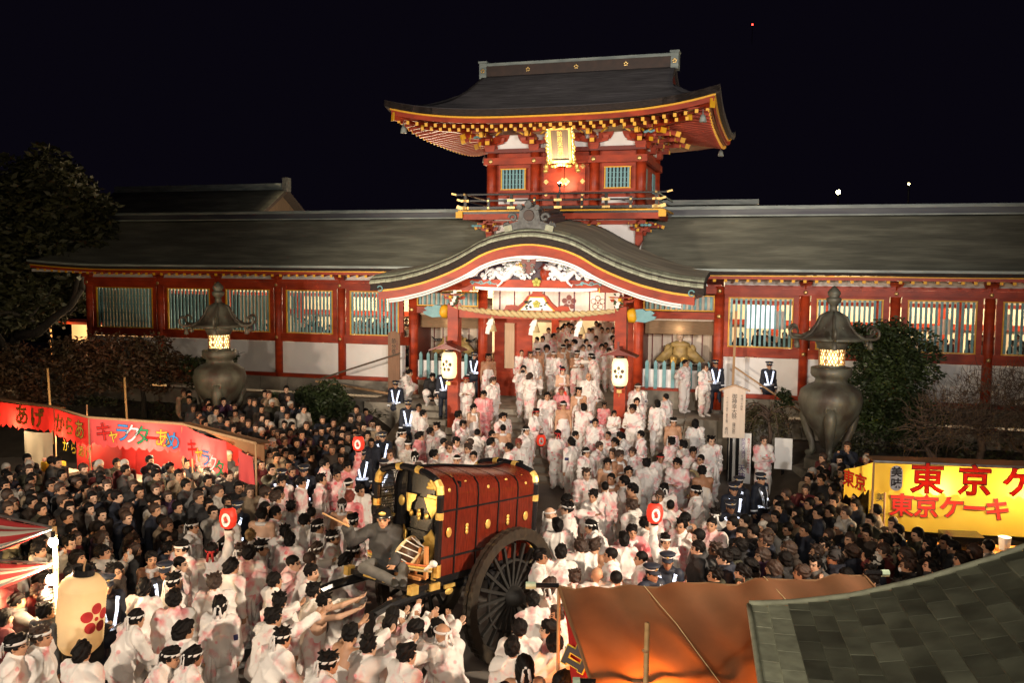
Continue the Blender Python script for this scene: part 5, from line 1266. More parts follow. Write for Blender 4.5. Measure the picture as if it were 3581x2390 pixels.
for ch_, v in (('占', .34), ('栄', .66)):
    p = Vector(rban(.5, v)); t_ = text(ch_, .34, INK, bn, p+Vector((-.05, -.06, 0)), (R(70), R(14), R(-36)), .004, bold=.014)
    t2 = text(ch_, .34, YELT, bn, p+Vector((-.045, -.05, -.003)), (R(70), R(14), R(-36)), .002, 'letter_outline', bold=.026)
bp_ = empty('bamboo_pole', (1.25, 8.0, 0), 0, 'upright bamboo pole in front of the brown tarpaulin', 'pole')
q = MB(); q.tube([(0, 0, 0), (0, .02, 1.5), (.01, .05, 2.86)], [.03, .027, .024], 8); q.build('shaft', MATS['bamboo'], bp_, True)
q = MB()
for z in (1.2, 1.7, 2.2, 2.6): q.lathe([(.03, -.012), (.035, 0), (.03, .012)], 8, (0, .02+.01*z, z))
q.build('node', WOOD, bp_)
lamp('stall_lamp', 'POINT', (1.35, 8.35, 1.80), 105, (1, .30, .06), .12); lamp('stall_lamp', 'POINT', (2.9, 8.2, 1.64), 120, (1, .30, .06), .12)
# --- copper shingled roof in the near right corner
cr_ = empty('copper_roof_pavilion', (2.35, 8.57, 0), 0, 'patinated copper shingled roof of a small building in the bottom right corner', 'roof')
ev = Vector((-.2, -.98, 0)); ud = Vector((.98, -.2, 0)); rzf = interp([0, .43, .93, 1.53, 2.11, 2.6, 3.2, 3.9], [2.82, 2.875, 2.98, 3.18, 3.42, 3.66, 3.98, 4.4])
def rp(s_, t_, dz=0): return ud*t_+ev*s_+Vector((0, 0, rzf(t_)+dz))
random.seed(77); nt_ = 21; tw = .185
q = MB()
for i in range(nt_):
    q.add([rp(-.0, i*tw, -.06), rp(2.9, i*tw, -.06), rp(2.9, (i+1)*tw, -.06), rp(-.0, (i+1)*tw, -.06), rp(-.0, i*tw, -.16), rp(2.9, i*tw, -.16), rp(2.9, (i+1)*tw, -.16), rp(0, (i+1)*tw, -.16)], [(0, 1, 2, 3), (7, 6, 5, 4), (0, 3, 7, 4), (1, 5, 6, 2), (0, 4, 5, 1), (3, 2, 6, 7)])
q.build('roof_deck', DWOOD, cr_)
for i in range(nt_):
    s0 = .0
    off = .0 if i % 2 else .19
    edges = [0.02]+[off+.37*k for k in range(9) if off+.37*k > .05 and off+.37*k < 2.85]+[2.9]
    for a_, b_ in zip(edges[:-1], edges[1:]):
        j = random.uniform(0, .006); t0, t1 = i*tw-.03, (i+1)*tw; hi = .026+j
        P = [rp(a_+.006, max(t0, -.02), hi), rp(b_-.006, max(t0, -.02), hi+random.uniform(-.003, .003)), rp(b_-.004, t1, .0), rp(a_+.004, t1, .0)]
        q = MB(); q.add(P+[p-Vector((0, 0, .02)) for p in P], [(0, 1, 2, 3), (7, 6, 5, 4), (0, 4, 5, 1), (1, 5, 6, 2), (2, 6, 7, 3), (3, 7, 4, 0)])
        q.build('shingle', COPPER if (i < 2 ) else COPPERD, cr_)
q = MB()
for i in range(40): pass
q.tube([rp(.0, t_, .03) for t_ in lin(-.02, 3.85, 30)], .03, 7); q.tube([rp(s_, -.02, .015) for s_ in lin(0, 2.9, 10)], .028, 7); q.build('verge_roll', COPPER, cr_, True)
q = MB(); q.box((2.2, -2.2, 1.2), (2.4, 2.2, 2.4), rz=R(-12)); q.build('wall', DWOOD, cr_)
# --- striped stall and lamps at the near left
sl_ = empty('striped_stall', (-6.9, 12.4, 0), 0, 'stall with red and white striped cloth flaps at the lower left edge', 'stall')
STRIPE, t, b_ = nt('striped_cloth'); L2 = t.links
uvn = node(t, 'ShaderNodeTexCoord'); sp2 = node(t, 'ShaderNodeSeparateXYZ'); mm = node(t, 'ShaderNodeMath', operation='MULTIPLY'); mm.inputs[1].default_value = 3.1; fr2 = node(t, 'ShaderNodeMath', operation='FRACT'); gt = node(t, 'ShaderNodeMath', operation='GREATER_THAN'); gt.inputs[1].default_value = .5
mx = node(t, 'ShaderNodeMix', data_type='RGBA'); mx.inputs[6].default_value = (.45, .03, .03, 1); mx.inputs[7].default_value = (.55, .48, .38, 1)
L2.new(uvn.outputs['UV'], sp2.inputs[0]); L2.new(sp2.outputs[1], mm.inputs[0]); L2.new(mm.outputs[0], fr2.inputs[0]); L2.new(fr2.outputs[0], gt.inputs[0]); L2.new(gt.outputs[0], mx.inputs[0]); L2.new(mx.outputs[2], b_.inputs[0]); b_.inputs['Roughness'].default_value = .8
for (tip, fl, nl) in (((-6.23, 12.10, 2.50), (-7.9, 13.2, 2.42), (-7.1, 11.5, 2.25)), ((-6.23, 12.06, 2.01), (-7.9, 13.0, 1.76), (-6.9, 11.2, 1.84))):
    tip, fl, nl = (Vector(L_(sl_, p)) for p in (tip, fl, nl))
    gridsurf('cloth_flap', lambda u, v: tuple(tip+(fl-tip)*u*(1-v)+(nl-tip)*u*v-Vector((0, 0, .05*math.sin(v*9)*u+.04*math.sin(u*3)))), lin(.02, 1, 14), lin(0, 1, 18), STRIPE, sl_, .006)
    q = MB(); q.tube([tip, nl], .018, 6); q.tube([tip, fl], .018, 6); q.build('flap_rod', STEEL, sl_)
q = MB(); p0 = Vector(L_(sl_, (-6.23, 12.10, 0))); q.tube([p0+Vector((.1, -.15, 0)), p0+Vector((.05, -.08, 1.2)), p0+Vector((0, 0, 2.52))], .034, 8); q.build('bamboo_post', MATS['bamboo'], sl_, True)
q = MB()
for z in (.5, .95, 1.4, 1.95, 2.4): q.lathe([(.036, -.012), (.042, 0), (.036, .012)], 8, (p0.x+.1-.04*z, p0.y-.15+.06*z, z))
q.build('node', WOOD, sl_)
bulb((-6.20, 12.0, 2.33), 60, 'upper blazing bulb on the bamboo post of the striped stall', r=.06, st=60); bulb((-6.22, 11.95, 1.83), 75, 'lower blazing bulb on the bamboo post above the big paper lantern', r=.065, st=60)
for k, (x, y, z) in enumerate(((-7.3, 12.2, 1.45), (-8.2, 13.6, 1.7))): lamp('stall_lamp', 'POINT', (x, y, z), 40, (1, .62, .28), .1)
# big paper lantern on a pole
bl_ = empty('paper_lantern', (-5.66, 11.6, 1.5), R(20), 'big cream paper lantern with a red plum crest beside the bamboo post', 'lantern'); bl_.rotation_euler = (R(3), R(4), R(62))
q = MB(); prof = [(.13, -.52), (.20, -.50), (.27, -.42)]+[(.295+.003*(k % 2), -.36+.018*k) for k in range(41)]+[(.27, .42), (.20, .50), (.13, .52)]
q.lathe(prof, 28); q.build('paper_shade', PAPERL, bl_, True)
for z in (-.55, .55):
    q = MB(); q.lathe([(.14, -.05), (.135, .05), (.115, .05), (.12, -.05)], 20, (0, 0, z)); q.build('rim', BLK, bl_)
q = MB(); 
for k in range(5):
    a_ = 2*math.pi*k/5+math.pi/2; cx, cz = .125*math.cos(a_), .135*math.sin(a_)
    vs = []
    for t_ in lin(0, 2*math.pi, 17)[:-1]:
        x, z = cx+.072*math.cos(t_), cz+.075*math.sin(t_); vs.append((x, -math.sqrt(.304**2-x*x)-.004, z))
    q.add(vs, [tuple(range(16))])
q.add([(.03*math.cos(t_), -.309, .03*math.sin(t_)) for t_ in lin(0, 2*math.pi, 11)[:-1]], [tuple(range(10))]); q.build('plum_crest', pm('red_crest', (.55, .02, .02), None, .7), bl_)
q = MB(); q.tube([(0, .0, .55), (0, 0, .62), (.02, 0, .72)], .012, 6); q.tube([(0, 0, -.55), (0, 0, -1.5)], .02, 6); q.build('handle', WOOD, bl_)
lamp('paper_lantern_fill', 'POINT', (-5.66, 11.6, 1.55), 2.2, (1, .80, .52), .2)  # light added inside to brighten the paper shade

# ================================================================ the ox drawn carriage
CW = (-.94, 13.9); CRZ = R(-38.3)
PITCH = R(-4.5)
cart = empty('ox_carriage', (CW[0], CW[1], 0), CRZ, 'ornate red and black lacquered ox carriage with gilded fittings and tall black wheels', 'carriage')
cart.rotation_euler = (PITCH, 0, CRZ); cart.location.z = .10
LACQ = pm('red_lacquer_weave', (.145, .019, .009), (.080, .011, .006), .20, 34, stretch=(1, 1, .15), bump=.12)
LACQB = BLK
XS = [(.65, 1.44), (.65, 1.8), (.65, 2.2), (.65, 2.40), (.65, 2.60), (.625, 2.75), (.54, 2.85), (.37, 2.905), (.18, 2.935), (0, 2.945)]
def zf(y, z):
    t = max(0, (z-2.4)/.545); f = -.16*min(max((y+.5)/1.4, 0), 1)+.07*max(0, (y-.45)/.67)**2+.03*max(0, (-y-.4)/.7)**2-.02
    return z+t*f
def shell(s, y0, y1, pts, off=0.0, th=.02):
    q = MB(); n = len(pts); vs = []
    for y in lin(y0, y1, 5):
        for x, z in pts: vs.append((s*(x+off), y, zf(y, z)+(off if z > 2.8 else 0)))
    m = len(vs)
    for y in lin(y0, y1, 5):
        for x, z in pts: vs.append((s*(x+off-th), y, zf(y, z)+(off if z > 2.8 else 0)-(th if z > 2.6 else 0)))
    fs = []
    for i in range(4):
        for j in range(n-1):
            f = (i*n+j, (i+1)*n+j, (i+1)*n+j+1, i*n+j+1); f = f if s > 0 else f[::-1]
            fs += [f, tuple(m+k for k in f[::-1])]
    q.add(vs, fs); q.m = [i % 2 for i in range(len(fs))]; return q
ys_ = [-1.1, -.78, -.30, .20, .68, 1.12]
for s in (-1, 1):
    for k in range(5):
        if s < 0 and k == 0: continue
        q = shell(s, ys_[k]+.012, ys_[k+1]-.012, XS[3:]); q.build('roof_panel', [LACQ, BLK], cart, True)
        q = shell(s, ys_[k]+.012, ys_[k+1]-.012, XS[:4]); q.build('side_panel', [LACQ, BLK], cart, True)
        q = shell(s, ys_[k]+.012, ys_[k+1]-.012, [(.655, 1.70), (.655, 1.735)], .006); q.build('band', [BLK, BLK], cart)
        yc = (ys_[k]+ys_[k+1])/2
        for z, r_ in ((2.08, .075), (2.74, .065)):
            q = MB(); x = .668 if z < 2.4 else .585
            if k % 2 == (0 if z < 2.4 else 1): q.ell((s*x, yc, zf(yc, z)), (.012, r_*.8, r_), 14, 8)
            else:
                for j in (-1, 0, 1): q.ell((s*(x-(.0 if z < 2.4 else .045*j)), yc, zf(yc, z)+j*.05), (.012, .035, .035), 9, 6)
            q.build('gilded_crest', GOLD, cart, True)
    for k, y in enumerate(ys_):
        q = shell(s, y-.013, y+.013, XS, .012, .03); q.build('rib', [BLK, BLK], cart)
    q = shell(s, -1.08, 1.10, [(.655, 2.385), (.655, 2.415)], .010, .02); q.build('band', [BLK, BLK], cart)
    q = MB(); q.tube([(s*(.0), y, zf(y, 2.955)) for y in lin(-1.1, 1.12, 9)], .03, 6); q.build('roof_spine', BLK, cart)
    # edge hoops front and rear with gilded clasps
    for y in (-1.14, 1.15):
        q = MB(); q.tube([(s*x, y, zf(y, z)) for x, z in XS], .052, 8); q.build('hoop', BLK, cart)
        cl_ = [0.3, 2.7, 5.0, 7.9]
        for t in cl_:
            i = int(t); f = t-i; g = lambda tt: (np.interp(tt, range(10), [p[0] for p in XS]), np.interp(tt, range(10), [p[1] for p in XS]))
            ln = .5 if i < 3 else .9 if i == 5 else .28
            pts_ = [g(t-ln*(.5 if i < 3 else .8)), g(t), g(min(t+ln*(.5 if i < 3 else .8), 9))]
            q = MB(); q.tube([(s*x, y, zf(y, z)) for x, z in pts_], .060, 8); q.build('gilded_clasp', GOLD, cart)
# left front side: open lattice
q = MB()
for k in range(9): q.box((-.65, -1.06+.033*k*1.0, 2.0), (.018, .010, 1.1))
for k in range(26): q.box((-.65, -.93, 1.46+.043*k), (.016, .30, .010))
for k in range(9):
    y = -1.06+.033*k; q.tube([(-x, y, zf(y, z)) for x, z in XS[3:]], .006, 4)
for k in range(12):
    t = 3+k*.5; x = np.interp(t, range(10), [p[0] for p in XS]); z = np.interp(t, range(10), [p[1] for p in XS]); q.bar((-x, -1.08, zf(-1.08, z)), (-x, -.78, zf(-.8, z)), .010)
q.build('lattice', BLK, cart)
# floor, inner screen with gilded ornaments
q = MB(); q.box((0, 0, 1.40), (1.32, 2.3, .10)); q.box((0, -1.32, 1.36), (1.34, .62, .08)); q.build('floor', BLK, cart)
q = MB(); q.box((0, -.70, 2.12), (1.26, .04, 1.36)); scr = q.build('door_screen', BLK, cart)
q = MB(); q.box((.16, -.735, 2.12), (.03, .03, 1.34)); q.box((-.42, -.735, 2.12), (.04, .04, 1.34)); q.box((0, -.735, 2.42), (1.2, .03, .05)); q.box((0, -.735, 1.92), (1.2, .03, .04)); q.build('screen_bar', BLK, scr)
def orn(pts):
    q = MB()
    for x, z, rx, rz_ in pts: q.ell((x, -.76, z), (rx, .016, rz_), 10, 6)
    return q.build('gilded_ornament', GOLD, scr, True)
orn([(.16+.03*math.cos(a)*k, 2.62+.03*math.sin(a)*k, .03, .03) for k in (1, 2, 3, 4) for a in lin(0, 3.14, 7)])
q = MB(); q.prism([(-.02, 2.46), (.36, 2.46), (.32, 2.38), (.26, 2.30), (.20, 2.22), (.16, 2.16), (.12, 2.22), (.06, 2.30), (.02, 2.38)], -.775, -.755); q.build('gilded_ornament', GOLD, scr)
q = MB(); q.prism([(.04, 2.47), (.28, 2.47), (.26, 2.52), (.06, 2.52)], -.78, -.75); q.build('gilded_ornament', GOLD, scr)
q = MB(); q.prism([(-.40, 2.48), (-.18, 2.48), (-.2, 2.40), (-.27, 2.34), (-.30, 2.2), (-.36, 2.2)], -.775, -.755); q.build('gilded_ornament', GOLD, scr)
orn([(-.50, 2.34, .07, .085)]); orn([(x, 2.18-.0*i, .05, .055) for i, x in enumerate((-.28, -.12, .04, .28, .44))]+[(-.12, 2.24, .035, .035), (-.12, 2.12, .035, .035)])
q = MB(); q.prism([(.16, 2.0), (.22, 1.92), (.30, 1.87), (.27, 1.80), (.33, 1.74), (.25, 1.66), (.22, 1.58), (.16, 1.48), (.10, 1.58), (.07, 1.66), (-.01, 1.74), (.05, 1.80), (.02, 1.87), (.10, 1.92)], -.78, -.755); q.build('gilded_ornament', GOLD, scr)
q = MB(); q.prism([(-.42, 1.98), (-.34, 1.88), (-.36, 1.74), (-.34, 1.62), (-.42, 1.5)], -.78, -.755); q.build('gilded_ornament', GOLD, scr)
q = MB(); q.prism([(.60, 1.98), (.50, 1.86), (.53, 1.74), (.50, 1.62), (.60, 1.5)][::-1], -.78, -.755); q.build('gilded_ornament', GOLD, scr)
orn([(x, 1.75, .045, .05) for x in (-.20, -.10, .40)]+[(.46, 1.75, .04, .04)])
q = MB(); q.lathe([(.05, -.16), (.10, -.13), (.11, 0), (.10, .13), (.05, .16)], 14, (.47, -.86, 2.22)); cl2 = q.build('paper_lantern', pm('pink_paper', (.85, .52, .36), (.8, .45, .3), .7, 3, trans=.3), cart, True)
text('御\n神', .11, INK, cl2, (.44, -.968, 2.22), (R(90), 0, 0), .002)
lamp('carriage_lamp', 'POINT', (Vector((CW[0], CW[1], 0))+Matrix.Rotation(CRZ, 3, 'Z') @ Vector((.15, -1.9, 2.75))), 13, (1, .74, .40), .08)
q = MB()
for s in (-1, 1): q.box((s*.62, -1.14, 1.55), (.07, .08, .28)); q.box((s*.66, -1.62, 1.37), (.09, .14, .13)); q.box((s*.66, -1.2, 1.34), (.08, .2, .10))
for x in (.2, -.2): q.box((x, -1.63, 1.37), (.26, .03, .03))
q.build('gilded_clasp', GOLD, cart)
for y in (-.9, -.3): 
    q = MB(); q.box((.70, y, 1.30), (.03, .22, .05)); q.ell((.70, y, 1.22), (.02, .09, .05), 8, 6); q.build('gilded_clasp', GOLD, cart)
# undercarriage and shafts
q = MB()
for s in (-1, 1):
    q.tube([(s*.58, 1.3, 1.26), (s*.58, 0, 1.24), (s*.58, -1.2, 1.26), (s*.60, -2.0, 1.22), (s*.62, -2.35, 1.16)], [.06, .07, .075, .07, .06], 8)
q.build('shaft', BLK, cart)
q = MB(); q.box((0, .3, 1.0), (1.8, .16, .16)); q.box((0, .3, 1.15), (1.3, .5, .2)); q.build('axle', BLK, cart)
TYRE = pm('wheel_rim_wood', (.040, .030, .020), (.018, .014, .010), .45, 9, bump=.2)
RW = 1.04
def wheel(s):
    x0 = s*.92
    t_ = empty('wheel', (x0, .30, RW-.08)); t_.parent = cart
    q = MB(); n = 96; vs = []
    for k in range(n):
        a = 2*math.pi*k/n; e = .018 if k % 2 else 0
        for r_, x in ((RW+e, -.075), (RW+e, -.012), (RW-.02, -.01), (RW-.02, .01), (RW+e, .012), (RW+e, .075), (RW-.17, .06), (RW-.17, -.06)): vs.append((x, r_*math.cos(a), r_*math.sin(a)))
    fs = [(k*8+j, k*8+(j+1) % 8, ((k+1) % n)*8+(j+1) % 8, ((k+1) % n)*8+j) for k in range(n) for j in range(8)]
    q.add(vs, fs); q.build('rim', TYRE, t_)
    q = MB(); q.lathe([(.10, -.20), (.15, -.14), (.17, 0), (.15, .14), (.10, .20), (.07, .24)], 18); q.build('hub', BWOOD, t_, True, rot=(0, R(90), 0))
    src = None
    for k in range(20):
        a = 2*math.pi*k/20
        if src is None:
            q = MB(); q.box((0, 0, .46), (.06, .045, .72)); src = q.build('spoke', BWOOD, t_, rot=(a, 0, 0))
        else: share(src, parent=t_, rot=(a, 0, 0))
    q = MB(); n = 60
    for r_ in (.55,):
        q.tube([(.0, r_*math.cos(a), r_*math.sin(a)) for a in lin(0, 2*math.pi, 49)], .025, 6, 0, False)
    q.build('spoke_ring', BWOOD, t_)
wheel(1); wheel(-1)
# drum on the front platform: a thing of its own
M_ = Matrix.Rotation(CRZ, 3, 'Z') @ Matrix.Rotation(PITCH, 3, 'X')
def cp(x, y, z): return Vector((CW[0], CW[1], .10))+M_ @ Vector((x, y, z))
dr = empty('drum', cp(.22, -1.22, 1.72), 0, 'roped drum with hide heads tilted on a wooden stand at the carriage front', 'drum'); dr.rotation_euler = (R(0), R(-58), CRZ+R(8))
q = MB(); q.lathe([(.15, -.13), (.165, 0), (.15, .13)], 20); q.build('barrel', pm('drum_body', (.10, .05, .03), None, .4), dr, True)
for e in (-1, 1):
    q = MB(); q.lathe([(.215, -.012), (.22, 0), (.215, .012)], 24, (0, 0, e*.15)); q.build('drum_head', pm('drum_hide', (.72, .58, .34), (.6, .46, .25), .7, 4), dr, True)
q = MB()
for k in range(12):
    a = 2*math.pi*k/12; b2_ = a+math.pi/12; q.tube([(.21*math.cos(a), .21*math.sin(a), .15), (.19*math.cos(b2_), .19*math.sin(b2_), 0), (.21*math.cos(a+math.pi/6), .21*math.sin(a+math.pi/6), -.15)], .009, 5)
q.build('rope_lacing', PAPER, dr)
ds = empty('drum_stand', cp(.28, -1.28, 1.45), CRZ, 'orange brown wooden stand holding the roped drum', 'stand')
q = MB(); q.bar((-.2, 0, 0), (.3, 0, 0), .04); q.bar((.08, 0, 0), (.18, .02, .42), .04); q.bar((.30, 0, 0), (.26, .05, .45), .05); q.bar((-.2, -.12, 0), (.3, -.12, .02), .04); q.build('frame', pm('orange_wood', (.62, .27, .09), (.5, .2, .06), .5, 4), ds)
cds = empty('festoon_cord', cp(.1, -1.42, 1.68), CRZ, 'orange and yellow cords tied across the front of the carriage', 'cord')
for dz, mt in ((0, pm('orange_cord', (.80, .22, .08), None, .7)), (-.035, pm('yellow_cord', (.80, .55, .12), None, .7)), (-.075, STRAW)):
    q = MB(); q.tube([(x, -.02*math.sin(x*3), dz-.05*math.sin((x+.6)*2.2)+.05*x) for x in lin(-.62, .72, 14)], .016, 6); q.build('strand', mt, cds, True)
q = MB(); q.ell((.74, 0, .06), (.07, .05, .05), 8, 6); q.tube([(.72, 0, .04), (.6, -.03, -.05)], [.04, .02], 6); q.build('cloth_knot', PAPER, cds, True)

# ================================================================ people
def ell_sdf(P, c, r, M):
    q = P-c
    if M is not None: q = q @ M
    k0 = np.linalg.norm(q/r, axis=-1); k1 = np.linalg.norm(q/(r*r), axis=-1)
    return k0*(k0-1)/np.maximum(k1, 1e-6)
def cap_sdf(P, a, b, r0, r1):
    v = b-a; t = np.clip(((P-a) @ v)/max(v @ v, 1e-9), 0, 1)
    return np.linalg.norm(P-(a+t[..., None]*v), axis=-1)-(r0+(r1-r0)*t)
def prim_eval(p, P):
    return ell_sdf(P, p[1], p[2], p[4] if len(p) > 4 else None) if p[0] == 'e' else cap_sdf(P, p[1], p[2], p[3], p[4])
def prim_k(p): return p[3] if p[0] == 'e' else p[5]
def E_(c, r, k=.03, M=None): return ('e', np.array(c, float), np.array(r, float), k, M)
def C_(a, b, r0, r1, k=.03): return ('c', np.array(a, float), np.array(b, float), r0, r1, k)
def bounds(p):
    if p[0] == 'e': m = p[2].max(); return p[1]-m, p[1]+m
    m = max(p[3], p[4]); return np.minimum(p[1], p[2])-m, np.maximum(p[1], p[2])+m
def surface(prims, h, post=None):
    """a closed skin round a smooth union of solids (surface nets on a grid)"""
    lo = np.min([bounds(p)[0] for p in prims], 0)-2.5*h; hi = np.max([bounds(p)[1] for p in prims], 0)+2.5*h
    n = np.ceil((hi-lo)/h).astype(int)+1; D = np.full(n, .5)
    ax = [lo[i]+h*np.arange(n[i]) for i in range(3)]
    for p in prims:
        a, b = bounds(p); k = prim_k(p); pad = k+2*h
        i0 = np.clip(((a-pad-lo)/h).astype(int), 0, n); i1 = np.clip(((b+pad-lo)/h).astype(int)+2, 0, n)
        sl = tuple(slice(i0[i], i1[i]) for i in range(3))
        G = np.stack(np.meshgrid(*[ax[i][sl[i]] for i in range(3)], indexing='ij'), -1)
        d = prim_eval(p, G); B = D[sl]
        if k > 0:
            hh = np.clip(.5+.5*(B-d)/k, 0, 1); D[sl] = B*(1-hh)+d*hh-k*hh*(1-hh)
        else: D[sl] = np.minimum(B, d)
    if post is not None:
        G = np.stack(np.meshgrid(*ax, indexing='ij'), -1); D = post(D, G)
    ins = D < 0; c = np.zeros(np.array(n)-1, int); acc = np.zeros(tuple(np.array(n)-1)+(3,)); cnt = np.zeros(np.array(n)-1)
    cor = [(i, j, k) for i in (0, 1) for j in (0, 1) for k in (0, 1)]
    S = lambda A_, o: A_[o[0]:n[0]-1+o[0], o[1]:n[1]-1+o[1], o[2]:n[2]-1+o[2]]
    for a in cor:
        for d in range(3):
            if a[d] == 0:
                b = list(a); b[d] = 1; b = tuple(b); da, db = S(D, a), S(D, b); m = (da < 0) != (db < 0)
                t = np.where(m, da/np.where(m, da-db, 1), 0)
                for q in range(3): acc[..., q] += np.where(m, a[q]+(t if q == d else 0), 0)
                cnt += m
    mask = cnt > 0; idx = np.full(mask.shape, -1); idx[mask] = np.arange(mask.sum())
    I = np.argwhere(mask); V = lo+h*(I+acc[mask]/cnt[mask][:, None]); F = []
    for d in range(3):
        u, v = [(1, 2), (2, 0), (0, 1)][d]; s0 = [slice(1, n[i]-1) for i in range(3)]; s0[d] = slice(0, n[d]-1); s1 = list(s0); s1[d] = slice(1, n[d])
        a, b = ins[tuple(s0)], ins[tuple(s1)]; st = np.array([s.start for s in s0])
        for flip in (0, 1):
            e = np.argwhere((a & ~b) if not flip else (~a & b))+st
            if not len(e): continue
            def cell(du, dv):
                w_ = e.copy(); w_[:, u] -= du; w_[:, v] -= dv; return idx[w_[:, 0], w_[:, 1], w_[:, 2]]
            q = np.stack([cell(1, 1), cell(0, 1), cell(0, 0), cell(1, 0)], 1); F.append(q if not flip else q[:, ::-1])
    F = np.concatenate(F); F = F[(F >= 0).all(1)]
    return V, F
def npmesh(name, V, F, mats, mi=None):
    me = bpy.data.meshes.new(name); me.vertices.add(len(V)); me.vertices.foreach_set('co', np.ascontiguousarray(V, np.float32).ravel())
    me.loops.add(F.size); me.loops.foreach_set('vertex_index', np.ascontiguousarray(F, np.int32).ravel())
    me.polygons.add(len(F)); me.polygons.foreach_set('loop_start', np.arange(0, F.size, 4, dtype=np.int32))
    for m in mats: me.materials.append(m)
    if mi is not None: me.polygons.foreach_set('material_index', np.ascontiguousarray(mi, np.int32))
    me.polygons.foreach_set('use_smooth', np.ones(len(F), bool)); me.update(); me.validate(); return me
ARM = {'rest': ((.13, .03, -1), (.06, -.16, -1)), 'cross': ((.15, -.15, -1), (-.80, -.60, .12)), 'hold': ((.12, -.12, -1), (-.38, -.9, .12)), 'hip': ((.72, .22, -.75), (-.78, -.30, -.30)),
       'phone': ((.22, -.70, -.50), (-.42, -.40, .85)), 'reach': ((.16, -.85, .36), (.0, -.80, .55)), 'point': ((.2, -.95, .10), (0, -.98, .12)), 'up': ((.28, -.25, .95), (0, -.12, 1)),
       'lean': ((.10, -.62, -.75), (-.05, -.85, -.30)), 'knee': ((.15, -.55, -.6), (-.35, -.6, -.45)), 'strike': ((.65, -.35, -.25), (.15, -.35, .9)), 'lap': ((.2, -.35, -.9), (-.2, -.85, -.25))}
POSES = {'st': (0, 'rest', 'rest', 'stand'), 'ac': (0, 'cross', 'cross', 'stand'), 'ho': (3, 'hold', 'hold', 'stand'), 'hp': (0, 'hip', 'hip', 'stand'), 'ph': (-2, 'phone', 'phone', 'stand'),
         'r2': (14, 'reach', 'reach', 'stride'), 'rf': (10, 'point', 'rest', 'stride'), 'up': (0, 'up', 'rest', 'stand'), 'bd': (22, 'lean', 'lean', 'stride'), 'cr': (24, 'knee', 'knee', 'crouch'), 'wk': (4, 'rest', 'hold', 'step'), 'dr': (8, 'strike', 'lap', 'sit')}
def nrm(v): v = np.array(v, float); return v/np.linalg.norm(v)
class Pose: pass
_pc = {}
def pose(key):
    if key in _pc: return _pc[key]
    lean, aR, aL, lg = POSES[key]; o = Pose(); l = math.radians(lean)
    pz = {'stand': .93, 'stride': .90, 'crouch': .40, 'step': .92, 'sit': .13}[lg]
    Rm = np.array([[1, 0, 0], [0, math.cos(l), -math.sin(l)], [0, math.sin(l), math.cos(l)]]).T
    Rm = np.array([[1, 0, 0], [0, math.cos(l), -math.sin(l)], [0, math.sin(l), math.cos(l)]])
    o.R = Rm; o.P = np.array([0, 0.02 if lean > 20 else 0, pz]); up = lambda x, y, z: o.P+Rm @ np.array([x, y, z])
    o.up = up; o.neck = up(0, .012, .50); hl = Rm @ np.array([0, -.03, .135])
    o.headR = np.array([[1, 0, 0], [0, math.cos(l*.35), -math.sin(l*.35)], [0, math.sin(l*.35), math.cos(l*.35)]]); o.head = o.neck+hl; o.lean = lean
    o.arm = []
    for s, nm in ((-1, aR), (1, aL)):
        u, f = ARM[nm]; sh = up(s*.166, .0, .452); u = Rm @ nrm((u[0]*s, u[1], u[2])); f = Rm @ nrm((f[0]*s, f[1], f[2]))
        el = sh+u*.285; wr = el+f*.245; o.arm.append((s, sh, el, wr, f, nm))
    o.leg = []
    for s in (-1, 1):
        hp_ = o.P+np.array([s*.092, 0, -.02])
        if lg == 'stand': kn = np.array([s*.105, -.02, .49]); an = np.array([s*.115, .03, .075]); to = an+np.array([s*.03, -.15, -.045])
        elif lg == 'stride':
            kn = np.array([s*.11, -.20 if s < 0 else .03, .49]); an = np.array([s*.13, -.16 if s < 0 else .28, .075]); to = an+np.array([s*.02, -.15, -.045])
        elif lg == 'step':
            kn = np.array([s*.115, -.27 if s < 0 else .0, .60 if s < 0 else .48]); an = np.array([s*.125, -.25 if s < 0 else .06, .24 if s < 0 else .075]); to = an+np.array([s*.03, -.15, -.045])
        elif lg == 'crouch': kn = np.array([s*.20, -.36, .47]); an = np.array([s*.15, -.10, .075]); to = an+np.array([s*.04, -.15, -.045])
        else: kn = np.array([s*.26+.05, -.36, .15]); an = np.array([s*.05+.25, -.58, .06]); to = an+np.array([.05, -.14, -.02])
        o.leg.append((s, hp_, kn, an, to))
    _pc[key] = o; return o
